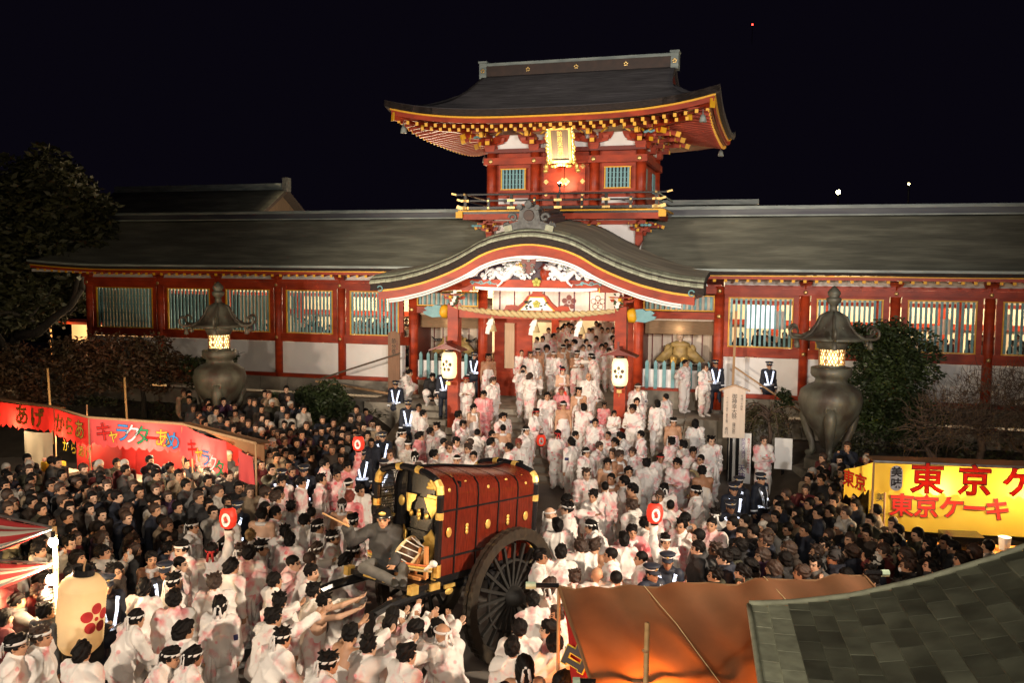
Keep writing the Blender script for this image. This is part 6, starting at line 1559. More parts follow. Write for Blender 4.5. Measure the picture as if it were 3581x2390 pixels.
def body_prims(o, fingers=True):
    up = o.up; R_ = o.R; pr = [E_(up(0, 0, .0), (.155, .11, .13), .04, R_), C_(up(0, 0, .02), up(0, 0, .22), .125, .125, .05), E_(up(0, -.005, .31), (.165, .112, .17), .05, R_), C_(up(-.13, .01, .455), up(.13, .01, .455), .06, .06, .05), C_(up(0, .02, .42), o.neck+o.R @ np.array([0, .0, .03]), .075, .052, .04), C_(o.neck, o.head, .052, .054, .02)]
    H_ = o.headR; hd = lambda x, y, z: o.head+H_ @ np.array([x, y, z])
    pr += [E_(hd(0, .012, .035), (.076, .094, .092), .02, H_), E_(hd(0, -.028, -.035), (.060, .070, .082), .03, H_), E_(hd(0, -.060, -.095), (.030, .028, .025), .02, H_), E_(hd(0, -.101, -.018), (.013, .018, .024), .012, H_), E_(hd(0, -.088, .022), (.05, .012, .010), .012, H_), E_(hd(0, -.094, -.064), (.024, .010, .010), .010, H_)]
    for s in (-1, 1): pr.append(E_(hd(s*.077, .008, -.012), (.011, .020, .030), .008, H_))
    for s, sh, el, wr, f, nm in o.arm:
        pr += [E_(sh, (.058, .056, .060), .05), C_(sh, el, .049, .040, .04), C_(el, wr, .042, .028, .02)]
        side = np.cross(f, np.array([0, 0, 1.0])); side = nrm(side) if np.linalg.norm(side) > .1 else np.array([0, 1.0, 0])
        if nm in ('rest', 'up'): side = nrm(np.array([0, -1.0, 0])-f*(-f[1]))
        pn = np.cross(side, f)*(1 if nm not in ('rest',) else 1)
        if nm == 'rest': pn = np.array([-s, 0, 0.])
        M = np.stack([side, pn, f], 1); pc = wr+f*.052
        pr.append(E_(pc, (.040, .018, .054), .015, M))
        if fingers:
            for k in range(4):
                b = wr+f*.088+side*(.030-.020*k); L1 = (.040, .046, .043, .034)[k]; m1 = b+nrm(f+pn*.35)*L1; m2 = m1+nrm(f*.7+pn*.75)*L1*.85
                pr += [C_(b, m1, .0098, .0092, .004), C_(m1, m2, .0092, .008, .004)]
            t0 = wr+f*.03+side*.034; t1 = t0+nrm(f*.7+side*.8)*.042; t2 = t1+nrm(f+side*.2+pn*.3)*.032; pr += [C_(t0, t1, .013, .0105, .008), C_(t1, t2, .0105, .0085, .004)]
    for s, hp_, kn, an, to in o.leg: pr += [C_(hp_, kn, .082, .055, .04), C_(kn, an, .056, .036, .03), E_((an+to)/2+np.array([0, 0, -.01]), (.046, .125, .040), .02), C_(an, to, .042, .030, .02)]
    return pr
def folds(amp, f=1.0, seed=0):
    def g(D, G):
        x, y, z = G[..., 0], G[..., 1], G[..., 2]
        q = (z*13+np.abs(x)*9)*f+2.2*np.sin(x*7+seed*1.7+3*np.sin(z*2.5+seed))+2.0*np.sin(y*8+seed*2)
        q2 = x*20*f+1.7*np.sin(z*6+seed)+np.sin(y*9+seed)
        w_ = 2.2*(1-np.abs(np.sin(q)))**1.5+1.3*(1-np.abs(np.sin(q2)))**2+.35*np.sin(y*31*f-z*19+2*np.sin(x*14))
        return D-amp*w_*.55-amp*.15
    return g
def top_prims(o, gr, hem, sleeve=.97, collar=False):
    up = o.up; R_ = o.R
    pr = [E_(up(0, -.005, .29), (.158+gr, .112+gr, .18), .05, R_), C_(up(0, 0, .05), up(0, 0, .24), .135+gr*.9, .130+gr*.9, .05), C_(up(-.120, .01, .446), up(.120, .01, .446), .056+gr*.4, .056+gr*.4, .06), C_(up(0, .015, .40), up(0, .012, .50), .105, .062, .05), C_(up(0, .012, .45), up(0, .006, .505), .07, .064, .03), C_(up(-.045, 0, hem), up(.045, 0, hem), .125+gr*1.1, .125+gr*1.1, .05)]
    for s, sh, el, wr, f, nm in o.arm:
        e = el+(wr-el)*sleeve
        pr += [E_(sh, (.058+gr*.4,)*3, .05), C_(sh, el, .050+gr*.7, .044+gr*.75, .04), C_(el, e, .043+gr*.8, .036+gr*.75, .03)]
    if collar:
        for a in lin(0, 2*math.pi, 15)[:-1]: pr.append(E_(up(.082*math.cos(a), .012+.082*math.sin(a), .515+.012*math.sin(a)), (.034, .034, .036), .02))
    return pr
def bottom_prims(o, kind):
    pr = [E_(o.P+np.array([0, 0, .0]), (.168, .125, .13), .04), C_(o.up(0, 0, .03), o.up(0, 0, .13), .142, .136, .03)]
    r = {'baggy': (.108, .098, .078, .052), 'slim': (.094, .070, .058, .052), 'shorts': (.105, .10, 0, 0)}[kind]
    for s, hp_, kn, an, to in o.leg:
        if kind == 'shorts': pr.append(C_(hp_, hp_+(kn-hp_)*.7, r[0], r[1], .03)); continue
        pr.append(C_(hp_, kn, r[0], r[1], .04))
        if kind == 'baggy': lo = kn+(an-kn)*.70; pr += [C_(kn, lo, r[1], r[2], .04), C_(lo, an+(kn-an)*.10, r[2], r[3], .02)]
        else: pr.append(C_(kn, an+np.array([0, 0, -.02]), r[1], r[2], .03))
    return pr
SK = [pm('skin_tone', (.50, .27, .16), (.44, .23, .13), .55, 5), pm('skin_tanned', (.36, .18, .10), (.31, .15, .08), .55, 5), pm('skin_pale', (.60, .37, .25), (.54, .32, .21), .55, 5)]
EYE_M = pm('eye_brow', (.012, .009, .008), None, .4); LIP = pm('lip', (.36, .12, .09), None, .5)
TABI = pm('white_tabi', (.66, .62, .58), None, .8); SHOE = pm('dark_shoe', (.02, .019, .018), None, .6)
HAIRS = [pm('black_hair', (.009, .007, .006), (.004, .003, .003), .65, 22, stretch=(2, 2, .5), bump=.3, spec=.15), pm('brown_hair', (.045, .020, .010), (.02, .010, .006), .7, 22, stretch=(2, 2, .5), bump=.3), pm('red_hair', (.22, .035, .018), (.12, .018, .010), .75, 22, bump=.3), pm('blond_hair', (.34, .22, .09), (.24, .14, .05), .75, 22, bump=.3)]
def robe(name, amount, tint=(.73, .685, .64)):
    """white cotton blotched with pink dye and small stamped marks"""
    m, t, b = nt(name); L = t.links; tc = node(t, 'ShaderNodeTexCoord'); oi = node(t, 'ShaderNodeObjectInfo')
    mu = node(t, 'ShaderNodeMath', operation='MULTIPLY'); mu.inputs[1].default_value = 53.; L.new(oi.outputs['Random'], mu.inputs[0])
    cx = node(t, 'ShaderNodeCombineXYZ'); [L.new(mu.outputs[0], cx.inputs[i]) for i in range(3)]
    ad = node(t, 'ShaderNodeVectorMath', operation='ADD'); L.new(tc.outputs['Object'], ad.inputs[0]); L.new(cx.outputs[0], ad.inputs[1])
    n1 = node(t, 'ShaderNodeTexNoise', Scale=5.5, Detail=5); L.new(ad.outputs[0], n1.inputs['Vector'])
    r1 = node(t, 'ShaderNodeValToRGB'); e = r1.color_ramp.elements; e[0].position = .62-amount*.30; e[0].color = (0, 0, 0, 1); e[1].position = .80-amount*.22; e[1].color = (1, 1, 1, 1); L.new(n1.outputs['Fac'], r1.inputs[0])
    m1 = node(t, 'ShaderNodeMix', data_type='RGBA'); m1.inputs[6].default_value = (*tint, 1); m1.inputs[7].default_value = (.74, .26, .27, 1); L.new(r1.outputs[0], m1.inputs[0])
    vo = node(t, 'ShaderNodeTexVoronoi', Scale=5.0); L.new(ad.outputs[0], vo.inputs['Vector'])
    r2 = node(t, 'ShaderNodeValToRGB'); e = r2.color_ramp.elements; e[0].position = .08+.08*amount; e[0].color = (1, 1, 1, 1); e[1].position = .13+.10*amount; e[1].color = (0, 0, 0, 1); L.new(vo.outputs['Distance'], r2.inputs[0])
    ml = node(t, 'ShaderNodeMath', operation='MULTIPLY'); ml.inputs[1].default_value = min(.25+amount, .9); L.new(r2.outputs[0], ml.inputs[0])
    m2 = node(t, 'ShaderNodeMix', data_type='RGBA'); m2.inputs[7].default_value = (.72, .10, .13, 1); L.new(ml.outputs[0], m2.inputs[0]); L.new(m1.outputs[2], m2.inputs[6])
    L.new(m2.outputs[2], b.inputs['Base Color']); b.inputs['Roughness'].default_value = .88
    n2 = node(t, 'ShaderNodeTexNoise', Scale=26., Detail=3); L.new(ad.outputs[0], n2.inputs['Vector']); bp = node(t, 'ShaderNodeBump', Strength=.25, Distance=.01); L.new(n2.outputs['Fac'], bp.inputs['Height']); L.new(bp.outputs[0], b.inputs['Normal'])
    return m
ROBE = [robe('white_robe', .28), robe('pink_spotted_robe', .55), robe('pink_dyed_robe', 1.25)]
COATS = [('black', (.014, .013, .014)), ('dark navy', (.016, .020, .036)), ('dark brown', (.040, .026, .018)), ('charcoal grey', (.045, .044, .046)), ('olive', (.040, .038, .020)), ('dark red', (.13, .018, .018)), ('beige', (.30, .22, .14)), ('grey', (.13, .125, .12)), ('purple', (.055, .018, .06)), ('pale', (.46, .42, .37)), ('blue', (.02, .05, .19)), ('bright green', (.16, .36, .03))]
CM = [pm('coat_'+n.replace(' ', '_'), c, tuple(q*.7 for q in c), .8, 9, bump=.15) for n, c in COATS]
TROU = pm('dark_trousers', (.022, .023, .030), None, .85); NAVY = pm('police_navy', (.012, .017, .034), (.009, .012, .024), .7, 8)
BANDW = pm('white_headband', (.74, .71, .68), (.66, .62, .6), .85, 9); BANDR = pm('red_headband', (.55, .03, .025), None, .8)
PRISM, _t, _b = nt('corner_cube_mirror'); _b.inputs['Base Color'].default_value = (.93, .95, 1, 1); _b.inputs['Metallic'].default_value = 1; _b.inputs['Roughness'].default_value = .0
TAPE = pm('reflective_tape', (.93, .95, 1.0), (.88, .91, .97), .35, 20)
BODYMESH = {}; TOPMESH = {}; BOTMESH = {}
def body_mesh(key, shoe):
    if (key, shoe) in BODYMESH: return BODYMESH[(key, shoe)]
    o = pose(key)
    if (key, 'vf') not in BODYMESH: BODYMESH[(key, 'vf')] = surface(body_prims(o), .0105)
    V, F = BODYMESH[(key, 'vf')]; cen = V[F].mean(1); mi = np.zeros(len(F), int)
    q = (cen-o.head) @ o.headR
    for s in (-1, 1):
        mi[(np.abs(q[:, 0]-s*.033)/.016 < 1) & (np.abs(q[:, 2]-.004)/.0085 < 1) & (q[:, 1] < -.055)] = 1
        mi[(np.abs(q[:, 0]-s*.034)/.022 < 1) & (np.abs(q[:, 2]-.026)/.0065 < 1) & (q[:, 1] < -.055)] = 1
    mi[(np.abs(q[:, 0])/.024 < 1) & (np.abs(q[:, 2]+.064)/.0075 < 1) & (q[:, 1] < -.075)] = 3
    for s, hp_, kn, an, to in o.leg:
        d = np.linalg.norm(cen-(an+to)/2, axis=1); mi[(d < .165) & (cen[:, 2] < an[2]+.035)] = 2
    me = npmesh('person', V, F, [SK[0], EYE_M, TABI if shoe == 'tabi' else SHOE, LIP], mi); BODYMESH[(key, shoe)] = me; return me
def top_mesh(key, kind, var=0):
    k0 = (key, kind); key2 = (key, kind, var)
    if key2 not in TOPMESH:
        o = pose(key); gr, hem, col_ = {'robe': (.022, -.02, False), 'coat': (.036, -.12, True), 'uniform': (.036, -.12, True), 'wrap': (0, 0, False)}[kind]
        if kind == 'wrap': pr = [C_(o.up(0, 0, .02), o.up(0, 0, .20), .148, .142, .03)]
        else: pr = top_prims(o, gr, hem, .97, col_)
        V, F = surface(pr, .0155, folds({'robe': .021, 'coat': .015, 'uniform': .004}.get(kind, .007), 1, len(TOPMESH))); TOPMESH[key2] = npmesh('clothing', V, F, [ROBE[0]])
    return TOPMESH[key2]
def bot_mesh(key, kind):
    if (key, kind) not in BOTMESH:
        V, F = surface(bottom_prims(pose(key), kind), .0165, folds(.016 if kind == 'baggy' else .009, .8, len(BOTMESH)+3)); BOTMESH[(key, kind)] = npmesh('trousers', V, F, [ROBE[0]])
    return BOTMESH[(key, kind)]
HAIRM = {}
def hair_mesh(kind):
    vr = random.randrange(4) if kind == 'short' else 0; kk = kind; kind = kind; key_ = (kind, vr)
    if key_ in HAIRM: return HAIRM[key_]
    g = {'short': .018, 'buzz': .006, 'long': .020, 'bob': .021, 'afro': .05, 'thin': .006}[kind]
    pr = [E_((0, .014, .036), (.076+g, .094+g, .090+g*1.1), 0)]
    if vr == 1: pr += [E_((.012, -.045, .118), (.062, .05, .032), .03), E_((0, .06, .10), (.07, .05, .05), .03)]
    if vr == 2: pr += [C_((.09*math.cos(a_)*.6, .02+.10*math.sin(a_)*.6, .11), (.10*math.cos(a_), .02+.11*math.sin(a_), .138), .026, .006, .012) for a_ in (0, .9, 1.8, 2.7, 3.6, 4.5, 5.4)]+[C_((0, .02, .12), (.01, .0, .165), .03, .008, .012)]
    if vr == 3: pr += [C_((0, .07, .0), (0, .085, -.085), .075, .055, .04), E_((-.03, -.03, .11), (.055, .055, .034), .03)]
    if kind == 'long': pr += [C_((0, .055, .0), (0, .085, -.20), .085, .075, .05), C_((.06, .03, 0), (.075, .03, -.19), .035, .03, .03), C_((-.06, .03, 0), (-.075, .03, -.19), .035, .03, .03)]
    if kind == 'bob': pr += [C_((0, .05, 0), (0, .06, -.09), .088, .075, .05), C_((.066, .01, 0), (.072, .0, -.085), .03, .026, .03), C_((-.066, .01, 0), (-.072, .0, -.085), .03, .026, .03)]
    def post(D, G):
        x, y, z = G[..., 0], G[..., 1], G[..., 2]
        amp = {'short': .010, 'buzz': .0015, 'long': .007, 'bob': .007, 'afro': .014, 'thin': .001}[kind]
        D = D+amp*(np.sin(x*75+3*np.sin(z*40+y*30))+np.sin(y*66+z*45+2*np.sin(x*50))+.8*np.sin(z*85-x*60+y*30))*.5
        hl = ((.058, .050, .068, .044)[vr]+.012*np.cos(x*60+vr*2)+(.25*x if vr == 1 else 0)) if kind != 'thin' else .03
        face = np.maximum(y+.040+.35*np.maximum(z-.0, 0)*0, z-hl)            # cut away the face: y < -.04 and z < hairline
        if kind in ('long', 'bob'): face = np.maximum(np.maximum(y+.018, z-.050), np.abs(x)-.062); 
        D = np.maximum(D, -face)
        if kind == 'thin': D = np.maximum(D, z-.06)
        if kind in ('short', 'buzz', 'afro', 'thin'): D = np.maximum(D, -(z+.075-.25*np.maximum(y, 0)*0)); D = np.maximum(D, -np.maximum(-(z+.0), -(y-.02))*-1) if False else np.maximum(D, np.minimum(-z-.02, .02-y))
        return D
    V, F = surface(pr, .0085, post); HAIRM[key_] = npmesh('hair', V, F, [HAIRS[0]]); return HAIRM[key_]
def simple_mesh(name, q, mats, smooth=True):
    o = q.build(name, mats, None, smooth); me = o.data; bpy.data.objects.remove(o); return me
def band_mesh():
    q = MB(); n = 24; vs = []
    for k in range(n):
        a = 2*math.pi*k/n
        for r_, z in ((.004, -.016), (.011, -.014), (.011, .014), (.004, .016)): vs.append(((.086+r_)*math.cos(a), .012+(.104+r_)*math.sin(a), .052+z+.010*math.sin(a)*-1))
    q.add(vs, [(k*4+j, ((k+1) % n)*4+j, ((k+1) % n)*4+(j+1) % 4, k*4+(j+1) % 4) for k in range(n) for j in range(4)])
    q.ell((0, .128, .042), (.026, .018, .022), 8, 6)
    for s in (-1, 1): q.add([(s*.008, .132, .04), (s*.04, .136, .035), (s*.062, .142, -.10), (s*.028, .140, -.12), (s*.008, .140, .04), (s*.04, .144, .035), (s*.062, .150, -.10), (s*.028, .148, -.12)], [(0, 1, 2, 3), (7, 6, 5, 4), (0, 4, 5, 1), (1, 5, 6, 2), (2, 6, 7, 3), (3, 7, 4, 0)])
    return simple_mesh('headband', q, [BANDW])
def cap_mesh():
    q = MB(); q.lathe([(.090, .045), (.095, .075), (.125, .10), (.130, .115), (.09, .135), (.02, .14)], 22, (0, .012, .012)); q.lathe([(.0975, .062), (.0985, .076)], 22, (0, .012, .012), 2)
    vs = [(.085*math.cos(a), .012-.095*math.sin(a), .058) for a in lin(.35, 2.79, 9)]+[(.092*math.cos(a), .0-.155*math.sin(a), .030) for a in lin(.35, 2.79, 9)]; m = len(vs); vs += [(x, y, z-.008) for x, y, z in vs]
    fs = []
    for i in range(8): fs += [(i, i+1, 9+i+1, 9+i), (m+9+i, m+9+i+1, m+i+1, m+i), (9+i, 9+i+1, m+9+i+1, m+9+i)]
    q.add(vs, fs, 0); q.ell((0, -.098, .10), (.02, .01, .022), 8, 6, 1); return simple_mesh('peaked_cap', q, [NAVY, GOLD, BANDW])
def bcap_mesh():
    q = MB(); q.ell((0, .012, .055), (.098, .112, .085), 16, 9)
    vs = [(.075*math.cos(a), .0-.095*math.sin(a), .055) for a in lin(.4, 2.74, 8)]+[(.072*math.cos(a), -.04-.150*math.sin(a), .035) for a in lin(.4, 2.74, 8)]; m = len(vs); vs += [(x, y, z-.007) for x, y, z in vs]
    fs = []
    for i in range(7): fs += [(i, i+1, 8+i+1, 8+i), (m+8+i, m+8+i+1, m+i+1, m+i), (8+i, 8+i+1, m+8+i+1, m+8+i)]
    q.add(vs, fs); return simple_mesh('cap', q, [CM[0]])
def knit_mesh():
    q = MB(); q.lathe([(.094, -.01), (.100, .01), (.098, .04), (.092, .085), (.065, .13), (.02, .145)], 18, (0, .014, .01)); q.ell((0, .014, .17), (.03, .03, .03), 8, 6); return simple_mesh('knit_hat', q, [CM[9]])
def mask_mesh():
    q = MB(); q.ell((0, -.085, -.055), (.05, .03, .042), 12, 8); return simple_mesh('face_mask', q, [PAPER])
def scarf_mesh():
    q = MB(); q.tube([(.085*math.cos(a), .012+.085*math.sin(a), -.155+.012*math.sin(a)) for a in lin(0, 2*math.pi, 15)], .035, 8); q.tube([(.02, -.09, -.17), (.035, -.125, -.28), (.03, -.13, -.40)], [.03, .035, .03], 7); return simple_mesh('scarf', q, [BANDW])
BAND, CAP, BCAP, KNIT, MASK, SCARF = band_mesh(), cap_mesh(), bcap_mesh(), knit_mesh(), mask_mesh(), scarf_mesh()
def harness_mesh():
    o = pose('st'); pr = top_prims(o, .036, -.12, .97, True)
    def ev(P):
        D = np.full(len(P), 1.0)
        for p in pr:
            d = prim_eval(p, P); k = .04; h_ = np.clip(.5+.5*(D-d)/k, 0, 1); D = D*(1-h_)+d*h_-k*h_*(1-h_)
        return D
    def hit(x, z, sgn):
        ys = np.linspace(.35, 0, 120)*sgn; P = np.stack([np.full(120, x), ys, np.full(120, z)], 1); D = ev(P); i = np.argmax(D < .004); return ys[i]+sgn*.014
    q = MB()
    def ribbon(path, sgn, wd):
        P = [Vector((x, hit(x, z, sgn), z)) for x, z in path]; vs = []
        for i, p in enumerate(P):
            d = (P[min(i+1, len(P)-1)]-P[max(i-1, 0)]).normalized(); n_ = Vector((0, sgn, 0)); sd = d.cross(n_).normalized()
            a = p+sd*wd/2; b = p-sd*wd/2; a.y = hit(a.x, a.z, sgn); b.y = hit(b.x, b.z, sgn); vs += [a, b, b-n_*.01, a-n_*.01]
        fs = []
        for i in range(len(P)-1):
            for j in range(4): f = (i*4+j, i*4+(j+1) % 4, (i+1)*4+(j+1) % 4, (i+1)*4+j); fs.append(f)
        q.add(vs, fs)
        # tiny corner cubes set into the tape, as in real retroreflective sheeting
        L = sum((P[i+1]-P[i]).length for i in range(len(P)-1)); a_ = .019; rows_ = max(1, int(wd/(a_*.87))); cols_ = int(L/(a_*.5))
        for i in range(cols_):
            t = (i+.5)/cols_*(len(P)-1); k = min(int(t), len(P)-2); p = P[k].lerp(P[k+1], t-k); d = (P[k+1]-P[k]).normalized()
            for j in range(rows_):
                n0 = Vector((0, sgn, 0)); sd = d.cross(n0).normalized(); c_ = p+sd*((j+.5)/rows_-.5)*wd; c_.y = hit(c_.x, c_.z, sgn)
                e = .012; nn = Vector((-(hit(c_.x+e, c_.z, sgn)-hit(c_.x-e, c_.z, sgn))/(2*e), 1, -(hit(c_.x, c_.z+e, sgn)-hit(c_.x, c_.z-e, sgn))/(2*e)))*sgn
                nn = (nn.normalized()*.35+Vector((0, sgn, .25)).normalized()*.65).normalized(); x_ = (d-nn*d.dot(nn)).normalized(); y_ = nn.cross(x_); f_ = 1 if (i+j) % 2 else -1; r_ = a_/math.sqrt(3); c2 = c_+nn*(a_/math.sqrt(6)+.002)
                T = [c2+(x_*math.cos(b_)+y_*math.sin(b_))*r_ for b_ in (f_*math.pi/2, f_*math.pi/2+2.0944, f_*math.pi/2+4.18879)]; ap = c2-nn*(a_/math.sqrt(6))
                q.add(T+[ap], [(0, 1, 3), (1, 2, 3), (2, 0, 3)], 1)
    for s in (-1, 1):
        ribbon([(s*(.125-.085*t), 1.40-.40*t) for t in lin(0, 1, 9)], -1, .052); ribbon([(s*(.125-.17*t), 1.40-.40*t) for t in lin(0, 1, 9)], 1, .052)
    for sgn in (-1, 1): ribbon([(x, .985) for x in lin(-.155, .155, 9)], sgn, .062)
    for s, sh, el, wr, f, nm in o.arm:
        a = el+(wr-el)*.80; b = el+(wr-el)*.92; q.tube([a, b], .086, 12)
    me = simple_mesh('reflective_harness', q, [TAPE, PRISM], False); return me
HARN = harness_mesh()
def sash_mesh(v):
    q = MB(); n = 20; q.tube([(.165*math.cos(a), .002+.142*math.sin(a), .985+.012*math.sin(a*2+v)) for a in lin(0, 2*math.pi, n)], .030, 6, 0, False)
    for k in range(2):
        x = (.10, -.12, .04)[v]+.045*k; y = (.125, .12, -.135)[v]; s_ = 1 if y > 0 else -1
        q.tube([(x, y, .98), (x+.02, y+.035*s_, .90), (x+.03*k, y+.045*s_, .74), (x+.01, y+.04*s_, .60-.08*k)], [.026, .034, .034, .02], 6)
    return simple_mesh('sash', q, [ROBE[0]])
SASH = [sash_mesh(v) for v in range(3)]
def armband_mesh():
    o = pose('st'); s_, sh, el, wr, f, nm = o.arm[1]; q = MB(); a = sh+(el-sh)*.62; b = sh+(el-sh)*.88; q.tube([tuple(a), tuple(b)], .078, 12); return simple_mesh('armband', q, [pm('navy_armband', (.03, .03, .11), None, .7)])
ABAND = armband_mesh()
def child(name, me, par, mat=None, loc=None, M=None, slot=0):
    c = bpy.data.objects.new(name, me); COL.objects.link(c); c.parent = par
    if mat is not None: c.material_slots[slot].link = 'OBJECT'; c.material_slots[slot].material = mat
    if loc is not None: c.matrix_local = Matrix.Translation(Vector(loc)) @ Matrix([[*M[0], 0], [*M[1], 0], [*M[2], 0], [0, 0, 0, 1]]) if M is not None else Matrix.Translation(Vector(loc))
    return c
PEOPLE = []
def person(x, y, z, rz, outfit, pz, hair, hat, skin=0, coat=0, sc=1.0, hcol=0, mirror=False, shorts=False, desc=None):
    white = outfit in 'wpPbk'
    me = body_mesh(pz, 'tabi' if white else 'shoe'); o = bpy.data.objects.new('person', me); COL.objects.link(o)
    o.location = (x, y, z); o.rotation_euler = (0, 0, rz); gw = sc*(random.uniform(.95, 1.13) if outfit != 'g' else 1); o.scale = (-gw if mirror else gw, gw, sc)
    if skin: o.material_slots[0].link = 'OBJECT'; o.material_slots[0].material = SK[skin]
    P_ = pose(pz); hd = lambda me_, nm, mt=None: child(nm, me_, o, mt, P_.head, P_.headR)
    if outfit in 'wpP':
        rm = ROBE['wpP'.index(outfit)]; child('shirt', top_mesh(pz, 'robe', random.randrange(3) if pz == 'st' else random.randrange(2)), o, rm); child('trousers', bot_mesh(pz, 'baggy'), o, ROBE[0] if outfit == 'w' or random.random() < .5 else rm)
        if pz in ('st', 'ac', 'hp', 'ho', 'up') and random.random() < .55: child('sash', SASH[random.randrange(3)], o, rm)
        if pz == 'st' and random.random() < .22: child('armband', ABAND, o)
        if random.random() < .16: hd(SCARF, 'scarf')
    elif outfit == 'b':
        child('belly_wrap', top_mesh(pz, 'wrap'), o, ROBE[0]); child('trousers', bot_mesh(pz, 'shorts' if shorts else 'baggy'), o, ROBE[0] if random.random() < .6 else ROBE[1])
    elif outfit == 'g': child('jacket', top_mesh(pz, 'uniform'), o, NAVY); child('trousers', bot_mesh(pz, 'slim'), o, NAVY); child('reflective_harness', HARN, o)
    elif outfit == 'k': child('jacket', top_mesh(pz, 'coat'), o, CM[0]); child('trousers', bot_mesh(pz, 'baggy'), o, ROBE[0])
    else: child('coat', top_mesh(pz, 'coat'), o, CM[coat]); child('trousers', bot_mesh(pz, 'slim'), o, TROU)
    if hair != 'none': hd(hair_mesh(hair), 'hair', HAIRS[hcol])
    if hat == 'hb': hd(BAND, 'headband')
    elif hat == 'rb': hd(BAND, 'headband', BANDR)
    elif hat == 'cap': hd(CAP, 'peaked_cap')
    elif hat == 'bcap': hd(BCAP, 'cap', CM[random.choice((0, 0, 1, 9))])
    elif hat == 'knit': hd(KNIT, 'knit_hat', CM[random.choice((9, 7, 3))])
    elif hat == 'mask': hd(MASK, 'face_mask')
    if outfit == 'b' and random.random() < .6: hd(SCARF, 'scarf')
    o['category'] = 'person'; PEOPLE.append((o, desc)); return o
def hands(o, pz):
    P_ = pose(pz); M = o.matrix_basis if False else Matrix.LocRotScale(o.location, o.rotation_euler, o.scale)
    return [M @ Vector(a[3]+a[4]*.10) for a in P_.arm]
FACE = {'F': 0, 'B': 180, 'R': 90, 'L': -90, 'FR': 40, 'FL': -40, 'BR': 140, 'BL': -140}
FTXT = {'F': 'facing camera', 'B': 'seen from behind', 'R': 'facing right', 'L': 'facing left', 'FR': 'turned half right', 'FL': 'turned half left', 'BR': 'seen from behind', 'BL': 'seen from behind'}
LOOK = {'w': 'man in plain white', 'p': 'man in pink spotted white', 'P': 'man in heavily pink dyed white', 'b': 'bare chested man', 'g': 'policeman with bright harness', 'k': 'man in dark jacket and white trousers'}
PTXT = {'st': '', 'ac': 'arms crossed', 'ho': 'hands held in front', 'hp': 'hands on hips', 'ph': 'holding up a camera', 'r2': 'arms reaching', 'rf': 'one arm outstretched', 'up': 'one arm raised', 'bd': 'bending forward', 'cr': 'crouching', 'wk': 'stepping'}
def pix(p):
    d = Vector(p)-EYE; k = 2075/d.dot(_f); return 1174.5+k*d.dot(_rt), 784-k*d.dot(_up), k
